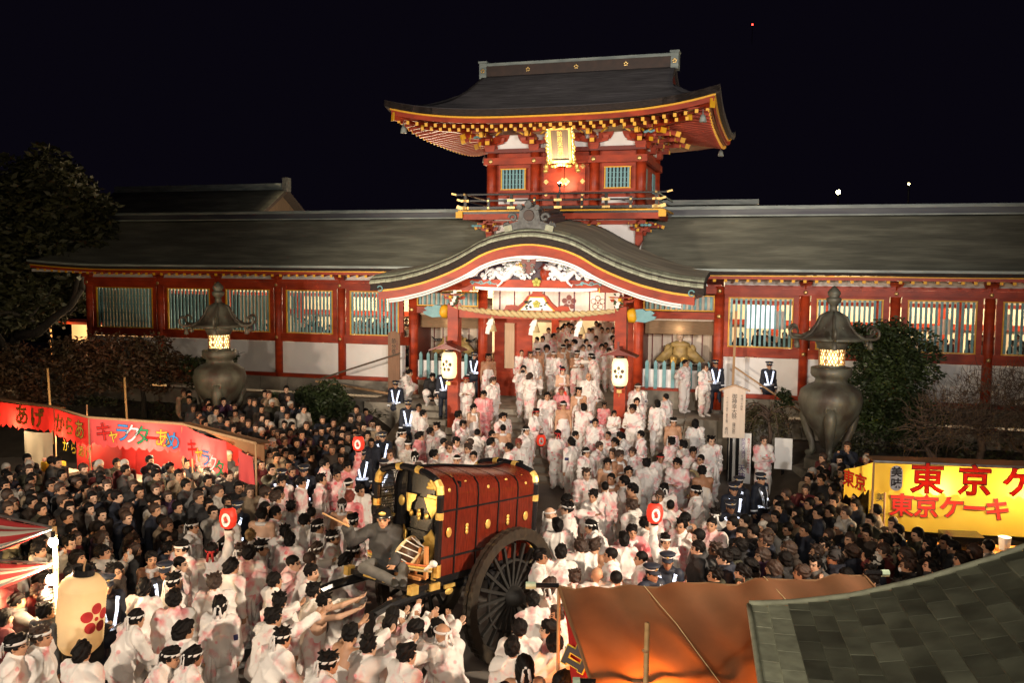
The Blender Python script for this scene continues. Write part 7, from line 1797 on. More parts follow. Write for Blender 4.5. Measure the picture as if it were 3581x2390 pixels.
WHITE = """8.13 28.42 1.5 F g st n - - 3
-0.78 29.92 1.5 F b st n - - 3
-0.51 33.8 1.5 F b st z hb - 3
-0.2 33.11 1.5 FL b st n - shorts 3
0.19 35.29 1.61 F w st n - - 3
0.45 35.27 1.62 FR w st n - - 3
0.63 34.5 1.5 F p st z - - 3
0.35 31.83 1.5 F p st z - - 3
0.63 30.75 1.5 F w st n - - 3
0.93 32.53 1.5 F b st n hb - 3
1.31 33.82 1.5 F b st a - - 3
1.47 31.61 1.5 F w st z hb - 3
2.17 34.32 1.51 FR w st n - - 3
2.41 34.69 1.62 L w st n - - 3
2.31 32.01 1.5 F b ho n hb - 3
2.66 33.74 1.5 F w st n - - 3
2.88 31.11 1.5 L w rf n hb - 3
3.4 34.08 1.54 F p st n - - 3
3.61 33.46 1.5 F p st n - - 3
3.92 34.06 1.57 F p st n - - 3
1.92 33.66 1.5 F b st n hb - 3
1.59 28.2 1.33 F b ho n rb lantern 3
2.36 27.57 1.17 F w st x - lantern 3
0.37 28.56 1.33 F w ph n - camera 3
0.58 28.08 1.17 BR w ph n cloth - 3
1.5 26.99 0.83 F P ac r - - 3
0.7 26.32 0.33 FR w wk n rb lantern 3
-0.59 28.01 1.0 FR w st n - - 3
-0.85 27.26 0.67 F P st n - - 3
-1.44 28.27 1.0 F w ho z rb - 3
-1.12 26.51 0.33 FR b st n - - 3
-0.19 26.65 0.5 B p st n - child 3
-0.23 24.98 0.0 B b st z - - 3
0.19 23.06 0.0 F w st r - - 3
-0.94 24.64 0.0 B w st z - - 3
-1.05 23.0 0.0 L w st z - - 3
-1.56 26.21 0.17 R p st n - - 3
-1.4 25.75 0 FR p st n - - 3
1.28 24.58 0.0 B p st n rb - 3
1.56 24.8 0.0 R w bd z - - 3
2.1 25.96 0.5 B w st n - - 3
2.75 26.61 0.83 F P st n - child 3
3.0 26.12 0.67 F w ac n - child 3
2.35 25.07 0.17 F p st n - - 3
2.65 24.38 0.0 FL p st z - - 3
1.85 22.05 0.0 FR w st n hb - 3
2.5 21.97 0.0 FL b st n - - 3
2.63 21.71 0.0 FR b ac n - - 3
3.66 26.2 0.67 F w st n - - 3
3.49 25.57 0.5 FL w wk n - - 3
3.56 24.5 0 L p ac n - - 3
4.2 25.77 0.67 B w st n - - 3
4.5 26.11 0.83 BL w st z - - 3
5.43 26.41 0.0 B w st o - - 3
5.23 23.38 0.0 F w st n - - 3
3.62 21.61 0.0 F w hp n rb - 3
3.17 20.83 0.0 B w st n - - 3
4.41 22.84 0.0 BL w st n - - 3
3.89 20.77 0.0 FL p ho n - - 3
4.55 21.27 0.0 FL w ho z - rope 3
4.34 19.9 0.0 B b bd n - - 3
5.1 30.31 1.5 F w ho n - - 3
5.52 28.7 1.5 FR w hp z - - 3
6.97 33.78 1.5 F d st n mask - 3
6.0 27.95 1.5 FR w ac n - - 3
6.52 28.74 1.5 F g st n - - 3
-1.29 31.13 1.5 F g st n - baton 3
-2.19 29.14 1.17 F g st n - - 3
-3.92 30.39 0.49 F g st n - - 3
-3.12 27.09 0.33 F g st n - - 3
-3.41 23.68 0.0 F g st n - - 3
-3.86 22.4 0.0 FR g st n - - 3
-3.78 30.83 1.5 R w cr n - - 3
-2.66 29.92 1.5 F k cr n - - 3
-2.79 27.0 0.33 F w st n - - 3
-2.62 26.53 0.17 R w st n - - 3
-3.0 24.46 0.0 R w st n hb - 3
-2.48 24.12 0.0 R P st n - - 3
-2.64 22.82 0.0 F w st n hb - 3
-2.23 24.58 0.0 R w st n - - 3
-2.12 25.43 0.0 FL w st n - - 3
-1.76 23.2 0.0 R w st z - - 3
-2.3 21.37 0.0 B w st n hb - 3
-2.91 21.55 0.0 F w st n - - 3
-1.88 21.59 0.0 R w st n - - 3
-1.54 22.16 0.0 FR p st n - - 3
-0.91 21.63 0.0 F w st n - - 3
2.22 20.53 0.0 F b st n - - 3
1.64 19.41 0.0 F p st n - - 3
2.17 19.25 0.0 FL b st z - - 3
2.42 18.96 0.0 L w st n - - 3
5.51 34.71 1.85 F b st z - - 3
-0.05 22.72 0.0 L w st n - - 3
-0.53 23.24 0.0 R w st n - - 3
-1.41 22.98 0.0 FR p st n - - 3
1.56 23.12 0.0 BL w st n - - 3
3.21 24.36 0.0 L w bd n - - 3
4.17 23.22 0.0 BL p st n - - 3
2.26 22.92 0.0 FR w st n - - 3
0.99 17.52 0.0 R p rf n - - 7
1.64 17.64 0.0 FL w st n - - 7
0.71 16.22 0.0 R w st x hb - 7
0.83 15.61 0.0 B w st n - - 7
1.67 15.87 0.0 L w bd n hb - 7
1.14 14.39 0.0 B w st n - - 7
1.39 14.59 0.0 BR b st n - - 7
0.8 13.97 0.0 B w st n - - 7
0.46 13.91 0.0 R w st n - - 7
2.09 15.27 0.0 F P hp n - - 7
2.12 13.99 0.0 L p ho z - - 7
2.42 15.91 0.0 R w st n - - 7
2.72 16.42 0.0 B p st n - - 7
3.07 17.06 0.0 B w st z - - 7
3.83 18.32 0.0 L w ac n hb - 7
2.59 14.79 0.0 F w up n hb lantern 7
1.28 12.98 0.0 B w st x - - 7
1.55 12.88 0.0 B w st z - - 7
0.93 12.86 0.0 B w bd n - - 7
2.43 13.65 0.0 F g st n - - 7
2.09 13.07 0.0 FR g st n - - 7
1.95 18.4 0.0 B p st z - - 7
0.55 12.42 0.0 B w st n hb - 7
0.64 11.6 0.0 L w st n - - 7
0.51 11.1 0.0 L p st n - - 7
0.12 10.98 0.0 B w st n - - 7
0.35 11.89 0.0 B w bd n - - 7
0.17 9.85 0.0 B b st l hb - 7
0.54 10.46 0.0 B w st n - - 7
4.88 19.03 0.0 FL g st n - - 7
5.44 19.43 0.0 FR g st n - - 7
4.56 18.21 0.0 F g st n - - 7
4.21 17.02 0.0 F g st n - - 7
6.53 23.11 0.08 F p ac n - - 7
-4.65 17.74 0.0 R p st n - - 6
-4.84 17.54 0.0 R p st n - - 6
-4.83 18.74 0.0 FR p st n - - 6
-4.44 18.8 0.0 R p st n - - 6
-4.27 20.35 0.0 R p st n - - 6
-4.04 18.92 0.0 R p st n - - 6
-3.77 19.27 0.0 FR P ac z - - 6
-3.74 20.29 0.0 FR P up n - lantern 6
-3.08 18.16 0.0 FR w st n - - 6
-3.18 17.54 0.0 B P st r - - 6
-3.67 16.36 0.0 B p st z - - 6
-3.36 15.41 0.0 R w st n hb - 6
-4.49 16.01 0.0 B b st n - - 6
-4.56 17.18 0.0 BR p st n - - 6
-4.38 14.91 0.0 B w st y - - 6
-3.64 14.59 0.0 B p st n - - 6
-4.27 14.03 0.0 BR w st n hb - 6
-4.09 13.83 0.0 B p st n - - 6
-3.47 13.59 0.0 R p rf z - - 6
-3.18 13.53 0.0 BR w rf z - - 6
-2.73 13.62 0.0 BR w bd n - - 6
-2.5 13.26 0.0 BR w bd z - - 6
-2.88 12.44 0.0 BR w rf n - - 6
-2.7 12.04 0.0 R b r2 n - - 6
-4.21 13.31 0.0 BR p st n - - 6
-3.19 11.26 0.0 BR w r2 n - - 6
-2.95 10.59 0.0 BR w bd n hb - 6
-2.29 9.91 0.0 BR w bd n hb - 6
-2.06 10.74 0.0 BR b r2 n - - 6
-1.8 10.38 0.0 BR w r2 n - - 6
-1.62 11.1 0.0 BR w r2 n - - 6
-1.3 11.0 0.0 BR w r2 n - - 6
-1.31 10.19 0.0 BR w rf n - - 6
-0.88 11.0 0.0 B w r2 n hb - 6
-0.73 10.78 0.0 BL w r2 x hb - 6
-1.57 11.44 0.0 B w r2 n - - 6
-1.7 19.65 0.0 B p st n - - 6
-3.63 21.72 0.0 F g st n - - 6
-2.93 20.49 0.0 B g st n - - 6
-4.54 19.55 0.0 F g st n - - 6
-4.97 19.31 0.0 F g st n - - 6
-5.17 16.8 0.0 F g st n - - 6
-5.2 14.01 0.0 FL w st n hb - 5
-5.54 15.41 0.0 R w st n hb - 5
-5.11 15.91 0.0 B w st n hb - 5
-4.64 14.37 0.0 BR w st n hb - 5
-4.3 14.32 0.0 R w bd n hb - 5
-4.74 14.03 0.0 B w up n rb lantern 5
-5.04 13.45 0.0 R p st z - - 5
-5.57 13.71 0.0 FR b st n - - 5
-4.81 12.6 0.0 BR w st n hb - 5
-4.2 12.52 0.0 B w st n - - 5
-5.1 12.28 0.0 B w st n - - 5
-3.85 11.68 0.0 B w st n hb - 5
-5.0 11.25 0.0 BR w bd n hb - 5
-4.23 10.39 0.0 R w bd n hb - 5
-3.93 10.27 0.0 BR w bd n hb - 5
-5.0 10.24 0.0 B w st n - - 5
-5.83 10.32 0.0 R w st n hb - 5
-5.67 10.58 0.0 R w st n hb - 5
-3.85 15.11 0.0 B w st n - - 5
-5.14 13.15 0.0 F g st n - - 5
-5.71 12.47 0.0 FR g st n - - 5
-3.13 11.94 0.0 B p st n - - 5
-4.3 16.2 0.0 R p st n - - 5
3.12 36.39 2.1 FL w st n - - 1
2.72 35.86 1.93 F w st z - - 1
3.6 36.19 2.08 F w st n hb - 1
3.85 36.32 2.13 F b st n hb - 1
1.63 35.63 1.8 FR p st n - - 1
1.88 36.82 2.11 F p st n hb - 1
1.48 36.69 2.05 F b st z - - 1
2.13 35.22 1.73 FR w st n hb - 1
0.99 35.66 1.76 FL b st n - - 1
1.21 35.42 1.71 FL b st n - - 1
4.12 35.83 2.03 F w st n hb - 1
3.91 35.07 1.82 FR p st z hb - 1
3.28 35.19 1.81 F p st z hb - 1
2.87 34.88 1.7 FR w st n hb - 1
2.45 36.18 1.99 F p st n - - 1
3.56 36.81 2.23 FR b st z - - 1
3.6 34.55 1.67 F p st z - - 1
2.97 34.49 1.61 FL w st n - - 1
3.94 34.47 1.68 FR w st n - - 1
1.89 14.71 0.0 B w st n - - 2
3.75 16.26 0.0 B w st n hb - 2
1.59 13.89 0.0 L w st z - - 2
3.17 16.06 0.0 BL b st z - - 2
2.99 17.82 0.0 FL w st n - - 2
2.33 17.08 0.0 BL w st n - - 2
3.16 18.36 0.0 B p st n hb - 2
3.55 15.63 0.0 FL p st z - - 2
3.0 15.51 0.0 FL p st n - - 2
1.07 16.62 0.0 L w st n hb - 2
2.52 18.4 0.0 L b st n - - 2
-2.09 20.09 0.0 F b st n - - 2
-0.53 24.3 0.0 FR p st n - - 2
-1.07 22.38 0.0 FL p st n - - 2
-0.54 20.09 0.0 FL w st n - - 2
0.41 24.88 0.0 FR w st n hb - 2
-1.26 20.79 0.0 F p st z hb - 2
-0.26 25.83 0.17 FR p st n - - 2
0.19 20.45 0.0 FL w st n - - 2
2.71 23.3 0.0 FL w st n - - 2
2.63 19.95 0.0 F w st n - - 2
1.52 26.14 0.5 F b st n hb - 2
4.46 21.87 0.0 F p st n - - 2
1.06 26.69 0.67 F w st n - - 2
3.76 26.75 1.0 F w st n hb - 2
2.01 26.83 0.83 F b st n - - 2
3.02 22.2 0.0 FL w st n - - 2
4.5 24.87 0.33 F b st n hb - 2
-3.37 12.58 0.0 BR w st n - - 2
-4.17 16.84 0.0 BR w st n - - 2
-3.13 14.27 0.0 BR p st n hb - 2
-4.05 10.88 0.0 BR w st n - - 2
-3.4 18.6 0.0 BR w st z hb - 2
-4.5 11.78 0.0 B p st n - - 2
-3.21 16.9 0.0 B b st n hb - 2
-3.01 14.93 0.0 R w st n hb - 2
-2.5 14.07 0.0 BR p st n hb - 2
-2.93 12.96 0.0 R w st n - - 2
-2.78 15.61 0.0 BR p st n hb - 2
-3.68 15.85 0.0 BR w st n - - 2
-0.06 9.39 0.0 BR w st z - - 2
0.57 9.49 0.0 BR w st n - - 2
0.03 10.4 0.0 B w st n - - 2"""
DARK = [-6.66, 11.54, 0, 'L', -6.08, 11.49, 0, 'L', -6.75, 12.08, 0, 'L', -6.36, 12.12, 0, 'L', -5.78, 12.09, 0, 'L', -7.2, 12.61, 0, 'L', -6.7, 12.49, 0, 'L', -6.95, 13.06, 0, 'L', -6.24, 13.07, 0, 'L', -5.85, 13, 0, 'L', -7.6, 13.55, 0, 'L', -5.98, 13.34, 0, 'L', -7.39, 13.88, 0, 'L', -6.8, 13.87, 0, 'L', -6.41, 13.91, 0, 'L', -8.18, 14.5, 0, 'L', -7.61, 14.26, 0, 'L', -7.18, 14.4, 0, 'L', -6.61, 14.45, 0, 'L', -6.08, 14.28, 0, 'L', -5.61, 14.48, 0, 'L', -8.57, 14.78, 0, 'L', -7.85, 14.79, 0, 'L', -7.3, 14.84, 0, 'L', -6.85, 14.83, 0, 'L', -6.31, 14.76, 0, 'L', -5.84, 14.98, 0, 'L', -8.83, 15.39, 0, 'L', -8.15, 15.41, 0, 'L', -7.64, 15.43, 0, 'L', -7.19, 15.46, 0, 'L', -6.63, 15.37, 0, 'L', -5.97, 15.4, 0, 'L', -9.1, 15.95, 0, 'L', -8.33, 15.93, 0, 'L', -7.9, 15.77, 0, 'L', -6.94, 15.93, 0, 'L', -6.24, 15.9, 0, 'L', -5.9, 15.76, 0, 'L', -9.31, 16.4, 0, 'L', -8.67, 16.36, 0, 'L', -8.16, 16.42, 0, 'L', -7.57, 16.36, 0, 'L', -7.12, 16.35, 0, 'L', -6.55, 16.31, 0, 'L', -5.46, 16.3, 0, 'L', -9.43, 16.86, 0, 'L', -9.06, 16.79, 0, 'L', -8.47, 16.83, 0, 'L', -8.01, 16.86, 0, 'L', -7.27, 16.83, 0, 'L', -6.76, 16.89, 0, 'L', -6.37, 16.87, 0, 'L', -5.72, 16.8, 0, 'L', -4.64, 16.73, 0, 'L', -9.75, 17.21, 0, 'L', -9.17, 17.36, 0, 'L', -8.62, 17.35, 0, 'L', -8.15, 17.31, 0, 'L', -7.64, 17.26, 0, 'L', -7.01, 17.22, 0, 'L', -6.08, 17.27, 0, 'L', -5.52, 17.19, 0, 'L', -9.99, 17.61, 0, 'L', -9.53, 17.64, 0, 'L', -9.03, 17.83, 0, 'L', -8.4, 17.81, 0, 'L', -7.98, 17.7, 0, 'L', -7.37, 17.61, 0, 'L', -6.89, 17.85, 0, 'L', -6.27, 17.83, 0, 'L', -5.86, 17.78, 0, 'L', -5.21, 17.78, 0, 'L', -10.36, 18.24, 0, 'L', -9.85, 18.21, 0, 'L', -9.38, 18.15, 0, 'L', -8.78, 18.32, 0, 'L', -8.29, 18.28, 0, 'L', -7.77, 18.33, 0, 'L', -7.22, 18.1, 0, 'L', -6.68, 18.32, 0, 'L', -6.03, 18.31, 0, 'L', -5.55, 18.11, 0, 'L', -5.06, 18.2, 0, 'L', -10.69, 18.78, 0, 'L', -10.13, 18.74, 0, 'L', -9.64, 18.75, 0, 'L', -9.07, 18.61, 0, 'L', -8.58, 18.64, 0, 'L', -7.98, 18.81, 0, 'L', -7.37, 18.65, 0, 'L', -6.41, 18.8, 0, 'L', -5.69, 18.73, 0, 'L', -10.83, 19.17, 0, 'L', -10.35, 19.23, 0, 'L', -9.7, 19.23, 0, 'L', -9.38, 19.07, 0, 'L', -8.8, 19.09, 0, 'L', -7.63, 19.12, 0, 'L', -7.17, 19.22, 0, 'L', -6.12, 19.29, 0, 'L', -11.14, 19.63, 0, 'L', -10.62, 19.63, 0, 'L', -9.45, 19.7, 0, 'L', -9.01, 19.54, 0, 'L', -8.51, 19.65, 0, 'L', -7.83, 19.63, 0, 'L', -7.28, 19.65, 0, 'L', -6.31, 19.67, 0, 'L', -5.75, 19.52, 0, 'L', -5.3, 19.72, 0, 'L', -11.34, 20.03, 0, 'L', -10.89, 20.16, 0, 'L', -10.3, 20.24, 0, 'L', -9.67, 20.05, 0, 'L', -9.3, 20.13, 0, 'L', -8.71, 20.08, 0, 'L', -8.1, 20.04, 0, 'L', -7.67, 20.02, 0, 'L', -7.04, 20.14, 0, 'L', -6.48, 20.02, 0, 'L', -6.02, 20.14, 0, 'L', -5.66, 20.2, 0, 'L', -4.92, 20.01, 0, 'L', -11.19, 20.59, 0, 'L', -10.64, 20.64, 0, 'L', -9.58, 20.57, 0, 'L', -9.12, 20.6, 0, 'L', -8.37, 20.68, 0, 'L', -7.51, 20.57, 0, 'L', -6.76, 20.54, 0, 'L', -6.25, 20.71, 0, 'L', -5.17, 20.7, 0, 'L', -7.24, 21.11, 0, 'L', -6.72, 21.19, 0, 'L', -6.17, 21.14, 0, 'L', -5.53, 21.05, 0, 'L', -4.42, 21.08, 0, 'L', -6.3, 21.5, 0, 'L', -5.72, 21.62, 0, 'L', -5.33, 21.63, 0, 'L', -4.83, 21.44, 0, 'L', -4.09, 21.43, 0, 'L', -5.95, 21.98, 0, 'L', -5.58, 22.07, 0, 'L', -5.15, 21.99, 0, 'L', -4.42, 22.04, 0, 'L', -6.25, 22.56, 0, 'L', -5.83, 22.56, 0, 'L', -5.18, 22.52, 0, 'L', -4.72, 22.61, 0, 'L', -4.28, 22.46, 0, 'L', -6.14, 23.03, 0, 'L', -5.53, 23.02, 0, 'L', -4.89, 23.05, 0, 'L', -4.41, 23.1, 0, 'L', -3.84, 23.04, 0, 'L', -6.79, 23.54, 0, 'L', -6.32, 23.4, 0, 'L', -5.93, 23.34, 0, 'L', -5.3, 23.51, 0, 'L', -4.71, 23.38, 0, 'L', -3.66, 23.37, 0, 'L', -6.55, 24.03, 0, 'L', -6.11, 23.86, 0, 'L', -5.61, 23.93, 0, 'L', -5.05, 23.82, 0, 'L', -4.39, 23.97, 0, 'L', -3.86, 24.02, 0, 'L', -6.85, 24.51, 0, 'L', -6.4, 24.52, 0, 'L', -5.73, 24.32, 0, 'L', -5.21, 24.52, 0, 'L', -4.63, 24.46, 0, 'L', -4.25, 24.42, 0, 'L', -3.65, 24.44, 0, 'L', -6.63, 24.91, 0, 'L', -6.16, 24.88, 0, 'L', -5.45, 24.85, 0, 'L', -4.96, 24.81, 0, 'L', -4.36, 25.01, 0, 'L', -6.83, 25.43, 0, 'L', -6.24, 25.47, 0.04, 'L', -5.81, 25.36, 0.04, 'L', -5.16, 25.26, 0.01, 'L', -4.78, 25.38, 0, 'L', -4.19, 25.39, 0, 'L', -3.78, 25.37, 0, 'L', -7.03, 25.76, 0.05, 'L', -6.52, 25.72, 0.07, 'L', -5.47, 25.91, 0.14, 'L', -5.11, 25.72, 0.04, 'L', -4.43, 25.82, 0, 'L', -3.99, 25.8, 0, 'L', -4.75, 26.44, 0.03, 'L', -4.11, 26.19, 0, 'L', -4.58, 26.77, 0, 'L', -4.72, 27.3, 0.19, 'L', -4.52, 27.71, 0.16, 'L', -7.16, 23.87, 0, 'L2', -7.46, 24.46, 0, 'L2', -7.83, 25.18, 0, 'L2', -7.16, 25.07, 0, 'L2', -8.8, 25.68, 0, 'L2', -8.18, 25.71, 0, 'L2', -7.54, 25.64, 0, 'L2', -9.05, 26.16, 0.01, 'L2', -8.56, 26.29, 0.07, 'L2', -7.89, 26.14, 0.08, 'L2', -7.35, 26.28, 0.14, 'L2', -6.59, 26.3, 0.19, 'L2', -9.34, 26.7, 0.1, 'L2', -8.86, 26.85, 0.17, 'L2', -8.24, 26.73, 0.18, 'L2', -7.49, 26.8, 0.24, 'L2', -6.86, 26.88, 0.3, 'L2', -6.2, 26.68, 0.3, 'L2', -9.76, 27.45, 0.24, 'L2', -9.22, 27.33, 0.25, 'L2', -8.46, 27.42, 0.31, 'L2', -7.88, 27.44, 0.36, 'L2', -7.3, 27.3, 0.36, 'L2', -6.71, 27.26, 0.39, 'L2', -10.04, 27.98, 0.33, 'L2', -9.49, 28, 0.37, 'L2', -8.93, 27.81, 0.37, 'L2', -8.15, 27.91, 0.44, 'L2', -7.55, 27.93, 0.48, 'L2', -6.98, 27.94, 0.52, 'L2', -10.28, 28.54, 0.44, 'L2', -9.6, 28.34, 0.44, 'L2', -9.13, 28.37, 0.47, 'L2', -7.8, 28.36, 0.56, 'L2', -7.17, 28.55, 0.64, 'L2', -10.59, 28.97, 0.51, 'L2', 5.53, 12.54, 0, 'R', 2.78, 12.8, 0, 'R', 3.73, 12.91, 0, 'R', 5.26, 12.83, 0, 'R', 6.14, 12.96, 0, 'R', 3.11, 13.34, 0, 'R', 3.52, 13.34, 0, 'R', 4.02, 13.45, 0, 'R', 4.39, 13.24, 0, 'R', 5.07, 13.37, 0, 'R', 5.44, 13.32, 0, 'R', 6.43, 13.26, 0, 'R', 3.36, 13.79, 0, 'R', 3.76, 13.78, 0, 'R', 4.31, 13.85, 0, 'R', 4.71, 13.64, 0, 'R', 5.08, 13.79, 0, 'R', 5.69, 13.73, 0, 'R', 6.16, 13.67, 0, 'R', 6.55, 13.72, 0, 'R', 7.12, 13.87, 0, 'R', 3.04, 14.29, 0, 'R', 3.59, 14.27, 0, 'R', 4.08, 14.3, 0, 'R', 4.52, 14.24, 0, 'R', 4.94, 14.22, 0, 'R', 5.52, 14.29, 0, 'R', 5.98, 14.22, 0, 'R', 6.35, 14.15, 0, 'R', 6.79, 14.29, 0, 'R', 3.39, 14.6, 0, 'R', 3.82, 14.56, 0, 'R', 4.21, 14.66, 0, 'R', 4.62, 14.64, 0, 'R', 5.26, 14.72, 0, 'R', 6.24, 14.67, 0, 'R', 6.96, 14.68, 0, 'R', 3.18, 14.92, 0, 'R', 3.95, 15.14, 0, 'R', 4.37, 15.02, 0, 'R', 5.76, 15.04, 0, 'R', 4.23, 15.4, 0, 'R', 4.58, 15.52, 0, 'R', 5.17, 15.53, 0, 'R', 5.6, 15.54, 0, 'R', 6.19, 15.37, 0, 'R', 6.65, 15.32, 0, 'R', 3.95, 15.82, 0, 'R', 4.54, 15.91, 0, 'R', 5.01, 15.92, 0, 'R', 5.95, 15.96, 0, 'R', 6.36, 15.81, 0, 'R', 6.91, 15.78, 0, 'R', 4.33, 16.39, 0, 'R', 4.7, 16.29, 0, 'R', 5.27, 16.28, 0, 'R', 6.55, 16.17, 0, 'R', 7.04, 16.36, 0, 'R', 5, 16.75, 0, 'R', 5.43, 16.79, 0, 'R', 5.78, 16.62, 0, 'R', 6.29, 16.62, 0, 'R', 6.92, 16.8, 0, 'R', 5.19, 17.16, 0, 'R', 6.15, 17.07, 0, 'R', 5.31, 17.6, 0, 'R', 5.88, 17.51, 0, 'R', 6.34, 17.46, 0, 'R', 6.81, 17.57, 0, 'R', 5.61, 18.1, 0, 'R', 6.23, 17.99, 0, 'R', 6.61, 18, 0, 'R', 7.06, 18.06, 0, 'R', 6.71, 18.44, 0, 'R', 6.23, 18.81, 0, 'R', 7.12, 18.81, 0, 'R', 6.7, 19.22, 0, 'R', 7.22, 19.26, 0, 'R', 6.6, 19.74, 0, 'R', 6.97, 19.75, 0, 'R', 7.46, 19.69, 0, 'R', 6.8, 20.09, 0, 'R', 7.84, 20.08, 0, 'R', 7.11, 20.5, 0, 'R', 7.56, 20.4, 0, 'R', 7.99, 20.5, 0, 'R', 7.35, 20.94, 0, 'R', 7.72, 20.82, 0, 'R', 8.16, 21.02, 0, 'R', 7.51, 21.46, 0.05, 'R', 7.91, 21.45, 0.07, 'R', 8.53, 21.44, 0.11, 'R', 8.23, 21.88, 0.18, 'R', 8.71, 21.75, 0.18, 'R', 7.37, 14.71, 0, 'R2', 7.07, 15.31, 0, 'R2', 7.44, 15.07, 0, 'R2', 7.44, 14.18, 0, 'R2', 8.06, 14.91, 0, 'R2']
random.seed(99)
rows = [r.split() for r in WHITE.strip().split('\n')]
def in_cart(x, y):
    v = Matrix.Rotation(-CRZ, 2) @ Vector((x-CW[0], y-CW[1])); return abs(v.x) < 1.08 and -1.75 < v.y < 1.35 and not (abs(v.x) < .55 and v.y < -1.3 and False)
allp = []
for r in rows:
    x, y, z = float(r[0]), float(r[1]), float(r[2])
    if in_cart(x, y): continue
    allp.append((pix((x, y, z+1.5))[2]+(1000 if r[9] != '1' else 0), 'w', r, x, y, z))
for i in range(0, len(DARK), 4):
    x, y, z, zone = DARK[i:i+4]
    allp.append((pix((x, y, z+1.5))[2], 'd', zone, x, y, z))
allp.sort(key=lambda t: -t[0])
NIND = 304
ind, mass = allp[:NIND], allp[NIND:]
aim = Vector((-1.0, 15.0))
def dark_spec(x, y, zone):
    dv = aim-Vector((x, y)); rz = math.atan2(dv.x, -dv.y)+random.gauss(0, .3)
    pz = random.choices(['st', 'ph', 'ho', 'ac'], [.58, .24, .12, .06])[0]
    ht = random.choices(['-', 'bcap', 'knit', 'mask'], [.84, .06, .05, .05])[0]
    hr = random.choices(['short', 'bob', 'long'], [.56, .24, .20])[0]; hc = random.choices([0, 1], [.72, .28])[0]
    ct = random.choices(range(len(COATS)), [18, 12, 10, 9, 7, 5, 6, 6, 2, 4, 1.5, .6])[0]
    return rz, pz, ht, hr, hc, ct
PHONES = []
for k_, typ, r, x, y, z in ind:
    if typ == 'w':
        fc, of, po, ha, hd_, ex = r[3:9]; rz = R(FACE[fc]+random.uniform(-12, 12))
        hair = {'n': 'short', 'z': 'buzz', 'x': 'none', 'l': 'long', 'o': 'bob', 'a': 'afro', 'r': 'short', 'y': 'short'}[ha]
        hat = 'cap' if of == 'g' else hd_ if hd_ in ('hb', 'rb', 'mask') else '-'
        if ex == 'mask': hat = 'mask'
        if of == 'g': hair = 'buzz'
        sk = random.choices([0, 1, 2], [.6, .25, .15])[0]; sc = 1.0*random.uniform(.965, 1.03)*(.76 if ex == 'child' else 1)
        bits = [LOOK.get(of, 'man in black jacket')]
        if ex == 'child': bits = ['child in '+('heavily pink dyed clothes' if of == 'P' else 'white clothes')]
        hdw = {'hb': 'white headband', 'rb': 'red headband'}.get(hd_, {'z': 'cropped hair', 'x': 'bald', 'r': 'reddish hair', 'y': 'blond hair', 'l': 'long hair', 'o': 'bobbed hair', 'a': 'bushy hair'}.get(ha, ''))
        if of == 'g': hdw = ''
        desc = [bits[0], hdw, PTXT[po], FTXT[fc]]
        o = person(x, y, z, rz, of if of in 'wpPbgk' else 'd', po, hair, hat, sk, 0, sc, {'r': 2, 'y': 3}.get(ha, 1 if random.random() < .14 else 0), random.random() < .5 and of != 'g', ex == 'shorts', desc)
        if of in 'wpPb': o['group'] = 'men in white festival clothes'
        if of == 'g': o['group'] = 'policemen in reflective harness'
        if ex in ('lantern', 'camera', 'baton', 'rope'): PHONES.append((ex, o, po, hands(o, po)))
    else:
        rz, pz, ht, hr, hc, ct = dark_spec(x, y, r); sk = random.choices([0, 1, 2], [.6, .15, .25])[0]; sc = random.uniform(.92, 1.03)
        woman = hr in ('long', 'bob')
        desc = [('woman' if woman else 'man')+' in %s coat' % COATS[ct][0], {'bcap': 'cap', 'knit': 'knitted hat', 'mask': 'white mask', '-': ('brown ' if hc else '')+{'short': 'short hair', 'bob': 'bobbed hair', 'long': 'long hair'}[hr]}[ht], {'ph': 'holding up a phone', 'ho': 'hands in front', 'ac': 'arms crossed', 'st': ''}[pz], '']
        o = person(x, y, z, rz, 'd', pz, hr, ht, sk, ct, sc, hc, random.random() < .5, False, desc); o['group'] = 'spectators in dark coats'
        if pz == 'ph': PHONES.append(('phone', o, pz, hands(o, pz)))
# the rest of the crowd, farther off: one mass of low detail figures
LOW = {}
def low(key, kind):
    if (key, kind) not in LOW:
        o = pose(key); pr = [p for p in body_prims(o, False) if True]
        H_ = o.headR
        V1, F1 = surface([p for p in pr if bounds(p)[1][2] > 1.30], .021); cq_ = (V1[F1].mean(1)-o.head) @ H_; eyes = np.zeros(len(F1), bool)
        for s in (-1, 1): eyes |= (np.abs(cq_[:, 0]-s*.034) < .0165) & (np.abs(cq_[:, 2]-.010) < .0095) & (cq_[:, 1] < -.05)
        eyes |= (np.abs(cq_[:, 0]) < .014) & (np.abs(cq_[:, 2]+.064) < .0065) & (cq_[:, 1] < -.07)
        V2, F2 = surface(top_prims(o, .036 if kind == 'd' else .022, -.12, .95), .036, folds(.010)); hv, hf = hair_low()
        V3 = (hv @ H_.T)+o.head; V4, F4 = surface(bottom_prims(o, 'slim' if kind == 'd' else 'baggy'), .05)
        LOW[(key, kind)] = [(V1, F1[~eyes], 0), (V1, F1[eyes], 4), (V2, F2, 1), (V3, hf, 2), (V4, F4, 3)]
    return LOW[(key, kind)]
_hl = []
def hair_low():
    if not _hl:
        def post(D, G):
            x, y, z = G[..., 0], G[..., 1], G[..., 2]; D = np.maximum(D, -np.maximum(y+.035, z-.055)); return np.maximum(D, np.minimum(-z-.03, .02-y))
        _hl.append(surface([E_((0, .014, .036), (.096, .114, .112), 0)], .026, post))
    return _hl[0]
cm_mats = [SK[0], SK[1], SK[2]]+CM[:10]+ROBE+[HAIRS[0], HAIRS[1], TROU]
